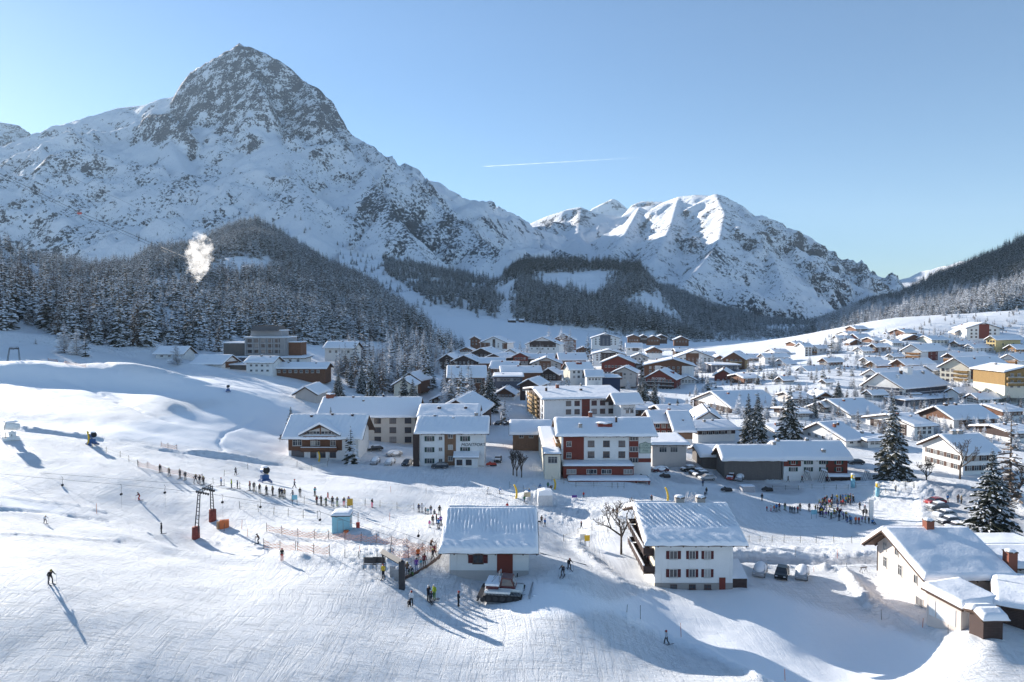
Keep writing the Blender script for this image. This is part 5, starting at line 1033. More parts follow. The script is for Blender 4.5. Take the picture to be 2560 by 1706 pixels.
for x, y, hp, k, lab, sx, D in LONE:
    g = P(x, y, D); zz = gz(g[0], g[1]); top = P(x, y - hp, D)[2]
    add_tree(k, (g[0], g[1], zz), max(3, top - zz), lab, None, None, sx)
NL = len(LONE)
# --- forests: sampled over the wooded hills, biggest in the picture as single trees, the rest as one mass per hill
rs = np.random.RandomState(3)
cand = {}
def sample_hill(key, n, excl=(), incl=None, hh=(15, 26), kinds=('spruce0', 'spruce1', 'spruce2', 'frosted0'), sparse=0.0, kfun=None, clump=.0):
    X, Y, Z = HILLS[key]
    A = np.abs((X[:-1, 1:] - X[:-1, :-1]) * (Y[1:, :-1] - Y[:-1, :-1])); A = A / A.sum(); idx = rs.choice(A.size, int(n), p=A.ravel())
    i, j = np.unravel_index(idx, A.shape); a, b = rs.rand(len(i)), rs.rand(len(i))
    def lerp(M): return (M[i, j] * (1 - b) + M[i, j + 1] * b) * (1 - a) + (M[i + 1, j] * (1 - b) + M[i + 1, j + 1] * b) * a
    x, y, z = lerp(X), lerp(Y), lerp(Z); px, py = proj(x, y, z)
    keep = np.ones(len(x), bool)
    for q in excl: keep &= ~(inpoly(px + rs.randn(len(px)) * 13, py + rs.randn(len(px)) * 7, S(q)))
    if incl: m = np.zeros(len(x), bool); [m.__ior__(inpoly(px, py, S(q))) for q in incl]; keep &= m | (rs.rand(len(x)) < sparse)
    if clump: keep &= (fbm(x / 70, y / 70, 4, .6, 77) > -clump) | (rs.rand(len(x)) < .12)
    keep &= (px > -500) & (px < 3000)
    x, y, z, px, py = (q[keep] for q in (x, y, z, px, py))
    h = rs.uniform(hh[0], hh[1], len(x)) * (1 + .25 * (rs.rand(len(x)) - .5)); kd = rs.choice(len(kinds), len(x)); kd = np.array([kinds[k] for k in kd], dtype=object)
    if kfun is not None: kd = kfun(kd, px, py)
    cand[key] = [x, y, z, h, kd, px, py]
sp3 = ('spruce0', 'spruce1', 'spruce2', 'frosted0', 'frosted1')
sample_hill('left', 15000, excl=[[(335,640),(440,630),(440,665),(350,668)], [(490,590),(640,585),(640,640),(540,650),(480,620)], [(930,700),(1100,760),(1100,820),(1000,800)], [(760,790),(860,800),(860,830),(740,815)]], hh=(12, 30), kinds=sp3 + ('larch0', 'larch1'), clump=.50,
            kfun=lambda kd, px, py: np.where((px < 1000) & (py > 760) & (rs.rand(len(px)) < .5), 'frosted1', np.where((px > 480) & (py < 650) & (rs.rand(len(px)) < .5), 'dark1', kd)))
sample_hill('foot', 5200, incl=[[(878,590),(960,612),(1060,628),(1150,650),(1186,690),(1195,735),(1100,722),(1000,700),(930,655),(885,628)], [(1080,655),(1120,650),(1130,690),(1090,690)]], sparse=.035, hh=(13, 24), kinds=('dark0', 'spruce0', 'spruce1'), clump=.7)
sample_hill('bench', 9500, excl=[[(1205,640),(1215,622),(1290,616),(1430,614),(1425,655),(1385,690),(1345,695),(1300,672),(1240,668)], [(1425,688),(1480,655),(1530,690),(1600,765),(1560,755),(1500,728),(1440,712)], [(1120,640),(1195,640),(1195,760),(1120,760)], [(1470,600),(1500,640),(1600,760),(1560,740),(1500,680)]], hh=(14, 25), kinds=('spruce0', 'spruce1', 'dark0', 'frosted0'),
            kfun=lambda kd, px, py: np.where(py < 700, 'dark0', kd))
sample_hill('valley', 14000, hh=(15, 26), kinds=('spruce0', 'spruce1', 'dark0', 'dark1', 'frosted0'))
sample_hill('right', 17000, excl=[[(2300,770),(2353,700),(2700,600),(2700,800)]], hh=(14, 25), kinds=('dark0', 'dark1', 'spruce0'), kfun=lambda kd, px, py: np.where(py > 792 - (px - 2060) * .16, np.where(rs.rand(len(px)) < .6, 'frosted1', np.where(rs.rand(len(px)) < .4, 'larch1', 'white0')), kd))
def sample_ground(key, polys, n, hh, kinds):
    xs = []
    for q, wgt in polys:
        q = S(q); x0, x1 = min(p[0] for p in q), max(p[0] for p in q); y0, y1 = min(p[1] for p in q), max(p[1] for p in q); k = 0
        while k < int(n * wgt):
            a, b = rs.uniform(x0, x1), rs.uniform(y0, y1)
            if inpoly(np.array([a]), np.array([b]), q)[0]: xs.append(hit(a, b)); k += 1
    A = np.array(xs); h = rs.uniform(hh[0], hh[1], len(A)); px, py = proj(A[:, 0], A[:, 1], A[:, 2])
    cand[key] = [A[:, 0], A[:, 1], A[:, 2], h, np.array([kinds[k] for k in rs.choice(len(kinds), len(A))], dtype=object), px, py]
sample_ground('grove', [([(760,855),(780,830),(860,830),(1000,845),(1015,880),(960,915),(860,905),(800,890)], .55), ([(900,790),(1000,805),(1040,830),(1000,845),(880,825)], .3), ([(1020,890),(1090,930),(1080,960),(1020,945)], .15)], 270, (9, 21), ('larch0', 'larch1', 'spruce1', 'frosted1', 'white0'))
sample_ground('edge', [([(0,772),(120,775),(300,800),(420,800),(520,812),(420,790),(200,780)], 1)], 70, (11, 20), ('spruce0', 'frosted1', 'frosted2', 'larch1'))
sample_ground('yards', [([(1090,880),(1380,870),(1560,880),(1900,850),(2040,860),(1700,900),(1400,905),(1090,905)], .5), ([(1230,905),(1700,905),(1900,900),(2100,930),(1800,985),(1500,950)], .25), ([(1880,770),(2060,770),(2040,830),(1900,830)], .25)], 90, (4, 9), ('white1', 'white0', 'frosted1', 'larch1', 'spruce2'))
sample_ground('shrubs', [([(1880,770),(2060,760),(2300,700),(2353,720),(2353,860),(2100,870),(1880,850)], .35), ([(1100,850),(1880,840),(1880,880),(1500,900),(1100,930)], .23), ([(1560,900),(2353,880),(2353,1040),(1900,1000),(1560,960)], .42)], 980, (2.0, 7.0), ('white1', 'white0', 'frosted1', 'larch1', 'larch0'))
def on_mountain(pts, h):
    X, Y, Z = OMG; px, py = proj(X, Y, Z); out = []
    for a, b in pts:
        d = (px - a) ** 2 + (py - b) ** 2 + Y * .002; k = np.argmin(d); out.append((X.flat[k], Y.flat[k], Z.flat[k]))
    return out
mt = [(x + rs.randn() * 9, y + rs.randn() * 14) for x, y in S([(800,515),(806,530),(815,545),(825,552),(838,565),(850,572),(690,520),(694,535),(700,528),(400,498),(320,545),(340,538),(355,548),(385,520),(560,505),(530,520),(915,560),(925,575),(1060,620),(1120,630),(1160,640),(790,505),(842,590),(780,560),(930,590),(945,600)]) for _ in range(3)]
A = np.array(on_mountain(mt, 0)); pxx, pyy = proj(A[:, 0], A[:, 1], A[:, 2])
cand['foot'] = [np.concatenate([p, q]) for p, q in zip(cand['foot'], [A[:, 0], A[:, 1], A[:, 2], rs.uniform(13, 20, len(A)), np.array(['dark0'] * len(A), dtype=object), pxx, pyy])]
DESC = dict(left=('snow-dusted spruce at the lower edge of the left hillside forest', 'spruces of the left hillside forest'), foot=('dark spruce on the lower slope of the tall peak', 'spruces on the foot of the peak'), bench=('spruce on the wooded bench hill', 'spruces of the bench hill'),
            valley=('spruce in the valley forest', 'spruces of the valley forest'), right=('frost-whitened tree at the lower edge of the right slope forest', 'frosted trees of the right slope'), grove=('bare or snowy tree in the grove left of the village', 'trees of the village grove'),
            edge=('snowy tree along the foot of the left forest, above the open slope', 'trees along the forest foot'), shrubs=('frosted shrub', 'shrubs'), yards=('small frosted yard tree between the village houses', 'yard trees between the houses'))
KEYS = sorted(PROTO); far_cands = []; allc = []
for key, (x, y, z, h, kd, px, py) in cand.items():
    for i in range(len(x)): allc.append((h[i] / y[i] if (-10 < px[i] < 2570) else 0, key, i))
# keep the single trees to those that stand in front: thin out those hidden by nearer neighbours
allc.sort(key=lambda q: -q[0]); single = {}; cnt = 0; cap = dict(left=95, right=35, grove=70, edge=40, shrubs=0, yards=45, foot=3, bench=4, valley=4); used = {}
occ = {}
for s_, key, i in allc:
    if cnt >= 300 - NL - 12: break
    if used.get(key, 0) >= cap[key]: continue
    x, y, z, h, kd, px, py = (q[i] for q in cand[key])
    c = (int(px / 10), int((py - h / y * F * .6) / 10))
    if c in occ: continue
    occ[c] = 1; single.setdefault(key, set()).add(i); used[key] = used.get(key, 0) + 1; cnt += 1
    kdn = {'larch': 'bare larch', 'white': 'white frosted tree', 'dark': 'dark spruce', 'spruce': 'snow-dusted spruce', 'frosted': 'snow-laden spruce'}[kd.rstrip('0123')]
    place_ = dict(left='at the lower edge of the left hillside forest', foot='on the lower slope of the tall peak', bench='on the wooded bench hill', valley='in the valley forest', right='at the lower edge of the right slope forest', grove='in the grove left of the village', edge='along the forest foot above the open left slope', yards='between the village houses', shrubs='')[key]
    sz = 'tall ' if h > 24 or (key in ('grove', 'edge') and h > 14) else 'low ' if h < 20 and key not in ('grove', 'edge') or h < 10 else ''
    where = dict(left=('near the left edge of the picture', 'left of the powerhouse', 'behind the powerhouse', 'right of the powerhouse')[(px > 230) + (px > 520) + (px > 760)], grove=('in its left part', 'in its middle', 'in its right part')[(px > 880) + (px > 980)], edge=('near the picture edge', 'right of the big white tree', 'near the white farmhouse')[(px > 170) + (px > 330)],
                 right=('above the white apartment block', 'above the wide white hotel', 'above the tall white hotel')[(px > 2180) + (px > 2380)], yards=('in the left part', 'in the middle', 'in the right part')[(px > 1500) + (px > 1850)], foot='', bench='', valley='')[key]
    plural = kdn + ('es ' if kdn.endswith('larch') else 's ')
    add_tree(kd, (x, y, z), h, (sz + kdn + ' ' + place_ + ' ' + where).replace('above the open left slope ', ''). replace('lower edge of the left hillside', 'left hillside').replace('lower edge of the right slope', 'right slope').strip(), plural + place_)
for k in KEYS:
    if k not in FIRST: print('no first', k)
def forest(key, label):
    x, y, z, h, kd, px, py = cand[key]; m = np.ones(len(x), bool)
    for i in single.get(key, ()): m[i] = False
    x, y, z, h, kd = x[m], y[m], z[m], h[m], kd[m]
    if not len(x): return
    ks = sorted(k for k in set(kd) if k in FIRST); kd = np.array([k if k in FIRST else ks[0] for k in kd], dtype=object)
    me = bpy.data.meshes.new('forest'); me.vertices.add(len(x)); me.vertices.foreach_set('co', np.stack([x, y, z - .3], 1).astype(np.float32).ravel())
    a = me.attributes.new('idx', 'INT', 'POINT'); a.data.foreach_set('value', np.array([ks.index(k) for k in kd], dtype=np.int32))
    a = me.attributes.new('sc', 'FLOAT_VECTOR', 'POINT'); wv = rs.uniform(.85, 1.25, len(x)); a.data.foreach_set('vector', np.stack([h / 20 * wv, h / 20 * wv, h / 20], 1).astype(np.float32).ravel())
    a = me.attributes.new('rot', 'FLOAT_VECTOR', 'POINT'); r = np.zeros((len(x), 3), np.float32); r[:, 2] = rs.rand(len(x)) * 6.28; r[:, :2] = rs.randn(len(x), 2) * .02; a.data.foreach_set('vector', r.ravel())
    o = obj('forest', me); props(o, label, kind='stuff')
    g = bpy.data.node_groups.new('forest', 'GeometryNodeTree'); g.interface.new_socket('Geometry', in_out='INPUT', socket_type='NodeSocketGeometry'); g.interface.new_socket('Geometry', in_out='OUTPUT', socket_type='NodeSocketGeometry')
    N = g.nodes.new; gi, go = N('NodeGroupInput'), N('NodeGroupOutput'); mp = N('GeometryNodeMeshToPoints'); g.links.new(gi.outputs[0], mp.inputs[0])
    ins = N('GeometryNodeInstanceOnPoints'); ins.inputs['Pick Instance'].default_value = True; g.links.new(mp.outputs[0], ins.inputs['Points']); j = N('GeometryNodeJoinGeometry')
    for k in reversed(ks):
        oi = N('GeometryNodeObjectInfo'); oi.inputs['Object'].default_value = FIRST[k]; oi.inputs['As Instance'].default_value = True; oi.transform_space = 'ORIGINAL'; g.links.new(oi.outputs['Geometry'], j.inputs[0])
    g.links.new(j.outputs[0], ins.inputs['Instance'])
    def at(nm, ty):
        n = N('GeometryNodeInputNamedAttribute'); n.data_type = ty; n.inputs['Name'].default_value = nm; return n.outputs['Attribute']
    g.links.new(at('idx', 'INT'), ins.inputs['Instance Index']); g.links.new(at('rot', 'FLOAT_VECTOR'), ins.inputs['Rotation']); g.links.new(at('sc', 'FLOAT_VECTOR'), ins.inputs['Scale'])
    g.links.new(ins.outputs[0], go.inputs[0]); md = o.modifiers.new('forest', 'NODES'); md.node_group = g
for k, lab in dict(left='spruce forest covering the left hillside', foot='spruces scattered on the foot of the tall peak', bench='spruce forest on the bench hill', valley='spruce forest on the valley floor', right='spruce forest on the right slope', grove='further trees in the village grove', edge='further trees at the forest foot', yards='further trees and shrubs between the houses', shrubs='frosted shrubs and small trees between the houses').items(): forest(k, lab)
# --- bare broadleaf trees
def bare_mesh(seed, H_=10.0, spread=.5, depth=5, r0=.16, snow=False):
    rg = random.Random(seed); b = MB()
    def grow(p, d, L, r, k):
        q = p + d * L; r = max(r, .03); b.tube(p, q, r, max(r * .68, .025), 4 if k < 3 else 3, 0, False)
        if k >= depth: return
        for _ in range(rg.choice((2, 3, 3) if k else (3, 4))):
            a = Vector((rg.uniform(-1, 1), rg.uniform(-1, 1), rg.uniform(-.25, .9))); nd = (d * (1.25 - spread * .4) + a * spread).normalized(); st = p + d * L * rg.uniform(.55, 1.0)
            grow(st, nd, L * rg.uniform(.58, .82), r * .62, k + 1)
    grow(Vector((0, 0, -.5)), Vector((0, 0, 1)), H_ * .30, r0, 0); return b
for x, y, hp, D, lab, sp, fr in [(1553, 1372, 165, 112, 'bare birch with wide twigs beside the white chalet', .95, 0), (1723, 1262, 62, 134, 'frosted birch beyond the roof of the white chalet', .6, 1), (2400, 1192, 118, 172, 'dark bare tree in front of the right white chalet', .85, 0), (2316, 1202, 84, 168, 'bare many-stemmed shrub left of the right white chalet', .95, 0),
        (1283, 1170, 66, 170, 'thin bare tree on the bank, leftmost of three', .5, 0), (1292, 1172, 60, 169, 'thin bare tree on the bank, in the middle of three', .5, 0), (1304, 1176, 70, 168, 'thin bare tree on the bank, rightmost of three', .55, 0), (2068, 1114, 64, 208, 'pale bare tree before the far-sweeping snow roof', .9, 1), (1252, 1040, 52, 262, 'bare round tree by the forecourt of the lattice hotel', .8, 1),
        (1656, 1026, 54, 300, 'frosted upright tree between the spruces and the square', .35, 1), (1375, 1260, 46, 150, 'small bare tree behind the lift hut', .6, 0), (2545, 1240, 130, 150, 'bare tree against the right edge of the picture', .8, 0), (1496, 962, 26, 352, 'frosted shrub below the white annex', .9, 1), (700, 1120, 34, 195, 'bare shrub at the left corner of the timber chalet', 1.1, 0)]:
    g = P(x, y, D); zz = gz(g[0], g[1]); H_ = max(3, P(x, y - hp, D)[2] - zz)
    o = thing('bare_tree', (g[0], g[1], zz), random.uniform(0, 6), lab, 'tree'); b = bare_mesh(x, H_, sp, 6 if hp > 80 else 5, H_ * .022); b.build('branches', M_FROST if fr else M_BARK, o)
# ------------------------------------------------------------------ people
def cloth(name, alpha=False):
    t = NT(name); oi = t.n('ShaderNodeObjectInfo')
    if alpha: c = t.ramp(oi.outputs['Alpha'], [(0, (.42, .42, .42)), (.15, (.10, .22, .05)), (.35, (.05, .10, .30)), (.55, (.75, .16, .25)), (.72, (.42, .03, .03)), (.9, (.022, .022, .028))], 'CONSTANT')
    else: c = oi.outputs['Color']
    t.base(c); t.b.inputs['Roughness'].default_value = .8; t.b.inputs['Specular IOR Level'].default_value = .2
    t.l(t.bump(t.noise(t.ocoord(), 14, 3, .5), .01), t.b.inputs['Normal']); return t.m
M_JACK, M_PANT = cloth('jacket_cloth'), cloth('trouser_cloth', True); M_SKIN = mat('skin', (.50, .31, .23), .6); M_BOOT = mat('boot_plastic', (.03, .03, .035), .4)
M_HELM = mat('helmet_shell', (.035, .035, .04), .35); M_SKI = mat('ski_top', (.10, .10, .12), .35, .5, 6)
def body_mesh(pose):
    """one continuous skinned figure, 1.75 m tall, facing -y"""
    J = dict(pel=(0, 0, .95), che=(0, -.02, 1.28), nec=(0, -.02, 1.47), hea=(0, -.03, 1.56), top=(0, -.02, 1.70))
    kn, an, fo = .50, .09, .04; st = .11
    L = {}
    for s, n in ((-1, 'l'), (1, 'r')):
        L['hip' + n] = (s * .09, 0, .88); L['kne' + n] = (s * st, -.03, kn); L['ank' + n] = (s * st * 1.05, .02, an); L['toe' + n] = (s * st * 1.1, -.15, fo)
        L['sho' + n] = (s * .18, 0, 1.42); L['elb' + n] = (s * .25, .02, 1.15); L['wri' + n] = (s * .23, -.10, .92); L['han' + n] = (s * .23, -.15, .85)
    def up(**k): L.update({a: b for a, b in k.items() if a in L}); J.update({a: b for a, b in k.items() if a in J})
    if pose == 'ski': up(pel=(0, .10, .84), che=(0, -.06, 1.12), nec=(0, -.16, 1.28), hea=(0, -.22, 1.36), top=(0, -.24, 1.50), hipl=(-.1, .1, .78), hipr=(.1, .1, .78), knel=(-.16, -.12, .45), kner=(.16, -.12, .45), ankl=(-.18, .04, .09), ankr=(.18, .04, .09), toel=(-.18, -.14, .04), toer=(.18, -.14, .04), shol=(-.19, -.12, 1.23), shor=(.19, -.12, 1.23), elbl=(-.32, -.18, 1.0), elbr=(.32, -.18, 1.0), wril=(-.34, -.40, .98), wrir=(.34, -.40, .98), hanl=(-.34, -.48, .97), hanr=(.34, -.48, .97))
    if pose == 'walk': up(knel=(-.1, -.18, .52), ankl=(-.1, -.26, .12), toel=(-.1, -.42, .10), kner=(.1, .06, .5), ankr=(.1, .34, .16), toer=(.1, .24, .05), elbl=(-.24, .12, 1.16), wril=(-.23, .08, .93), hanl=(-.23, .04, .87), elbr=(.24, -.08, 1.16), wrir=(.22, -.26, 1.0), hanr=(.22, -.31, .96))
    if pose == 'point': up(elbl=(-.36, -.1, 1.36), wril=(-.58, -.2, 1.38), hanl=(-.66, -.24, 1.38))
    if pose == 'phone': up(elbr=(.26, -.1, 1.18), wrir=(.12, -.26, 1.32), hanr=(.08, -.30, 1.38), elbl=(-.26, -.1, 1.16), wril=(-.12, -.28, 1.22), hanl=(-.08, -.33, 1.24))
    if pose == 'wide': up(knel=(-.24, -.03, .48), kner=(.24, -.03, .48), ankl=(-.30, .02, .09), ankr=(.30, .02, .09), toel=(-.31, -.15, .04), toer=(.31, -.15, .04), elbl=(-.30, -.02, 1.16), elbr=(.30, -.02, 1.16), wril=(-.34, -.2, .98), wrir=(.34, -.2, .98), hanl=(-.34, -.26, .94), hanr=(.34, -.26, .94))
    if pose == 'sit': up(pel=(0, .05, .22), che=(0, -.02, .55), nec=(0, -.05, .74), hea=(0, -.07, .83), top=(0, -.07, .97), hipl=(-.1, 0, .18), hipr=(.1, 0, .18), knel=(-.15, -.38, .38), kner=(.15, -.38, .38), ankl=(-.16, -.62, .10), ankr=(.16, -.62, .10), toel=(-.16, -.72, .18), toer=(.16, -.72, .18), shol=(-.18, -.03, .68), shor=(.18, -.03, .68), elbl=(-.26, -.12, .46), elbr=(.26, -.12, .46), wril=(-.2, -.32, .40), wrir=(.2, -.32, .40), hanl=(-.18, -.38, .40), hanr=(.18, -.38, .40))
    P_ = {**J, **L}; E = [('pel', 'che'), ('che', 'nec'), ('nec', 'hea'), ('hea', 'top')]
    for n in 'lr': E += [('pel', 'hip' + n), ('hip' + n, 'kne' + n), ('kne' + n, 'ank' + n), ('ank' + n, 'toe' + n), ('che', 'sho' + n), ('sho' + n, 'elb' + n), ('elb' + n, 'wri' + n), ('wri' + n, 'han' + n)]
    rad = dict(pel=.155, che=.165, nec=.07, hea=.115, top=.075, hip=.115, kne=.075, ank=.075, toe=.055, sho=.085, elb=.062, wri=.05, han=.055)
    names = list(P_); me = bpy.data.meshes.new('sk'); me.from_pydata([P_[n] for n in names], [(names.index(a), names.index(b)) for a, b in E], [])
    o = bpy.data.objects.new('sk', me); COL.objects.link(o); sm = o.modifiers.new('s', 'SKIN'); o.modifiers.new('u', 'SUBSURF').levels = 1
    for i, n in enumerate(names): r = rad.get(n, rad.get(n[:3], .08)); me.skin_vertices[0].data[i].radius = (r, r * .85)
    me.skin_vertices[0].data[0].use_root = True
    dg = bpy.context.evaluated_depsgraph_get(); out = bpy.data.meshes.new_from_object(o.evaluated_get(dg)); bpy.data.objects.remove(o)
    out.name = 'person'; out.materials.clear()
    for m in (M_JACK, M_PANT, M_SKIN, M_BOOT): out.materials.append(m)
    seg = [(np.array(P_[a]), np.array(P_[b]), 2 if a in ('nec', 'hea') else (3 if a[:3] in ('ank', 'wri') else (1 if a[:3] in ('hip', 'kne') or (a == 'pel' and b[:3] == 'hip') else 0))) for a, b in E]
    for p in out.polygons:
        c = np.array(p.center); best = (9, 0)
        for a, b, mi in seg: t = np.clip(np.dot(c - a, b - a) / np.dot(b - a, b - a), 0, 1); d = np.linalg.norm(c - a - t * (b - a)); best = min(best, (d, mi))
        p.material_index = best[1]; p.use_smooth = True
    return out, P_
BODY = {k: body_mesh(k) for k in ('stand', 'ski', 'walk', 'point', 'phone', 'wide', 'sit')}
def _small(fn, name, mats): b = MB(); fn(b); return b.mesh(name, mats, True)
HELM = _small(lambda b: (b.ball((0, 0, 0), .13, .145, .125, 8, 6), b.box(-.10, .10, -.155, -.10, -.05, .02, 1)), 'helmet', [M_HELM, mat('goggle_lens', (.12, .06, .02), .15)])
SKI = _small(lambda b: (b.box(-.045, .045, -.85, .72, .0, .03), b.prism([(-.85, 0), (-.85, .03), (-.98, .12), (-.98, .10)], 'x', -.045, .045)), 'ski', [M_SKI])
POLE = _small(lambda b: (b.tube((0, 0, 0), (0, 0, 1.1), .012, .012, 4), b.tube((0, 0, .08), (0, 0, .1), .05, .05, 6)), 'ski_pole', [M_STEEL])
HELMS = [HELM]
for nm, c in (('helmet', (.5, .5, .5)), ('helmet', (.35, .03, .03)), ('hat', (.35, .28, .05))): h2 = HELM.copy(); h2.materials[0] = mat('shell_%d' % len(HELMS), c, .4); HELMS.append(h2)
JC = dict(black=(.018, .018, .022), dark=(.035, .035, .045), navy=(.02, .03, .09), blue=(.03, .16, .42), teal=(.04, .26, .32), red=(.42, .025, .025), maroon=(.16, .02, .03), orange=(.62, .13, .03), yellow=(.68, .46, .03), lime=(.38, .46, .04), white=(.62, .62, .64), grey=(.20, .20, .22), brown=(.16, .10, .07), purple=(.16, .06, .30), green=(.03, .16, .07), pink=(.62, .10, .30), tan=(.35, .25, .16))
PC = dict(black=1.0, red=.8, pink=.6, blue=.4, green=.2, grey=.05)
def person(px, py, pose, jk, label, pants='black', hd=None, s=1.0, gear=True, group=None, D=None, held=None):
    p = hit(px, py) if D is None else P(px, py, D)
    me, Pz = BODY[pose]; o = obj('person', me, None, tuple(p), R(hd if hd is not None else random.uniform(-180, 180))); o.scale = (s, s, s)
    o.color = (*JC[jk], PC[pants]); props(o, label, 'person', group)
    t = Pz['hea']; h = obj('helmet', random.choice(HELMS), o, (t[0], t[1] - .0, t[2] + .06))
    if gear:
        for n in 'lr':
            a = Pz['ank' + n]; k = obj('ski', SKI, o, (a[0], a[1] - .05, -.0))
            w = Pz['han' + n]; k = obj('ski_pole', POLE, o, (w[0] * 1.15, w[1] - .02, .0)); 
    return o
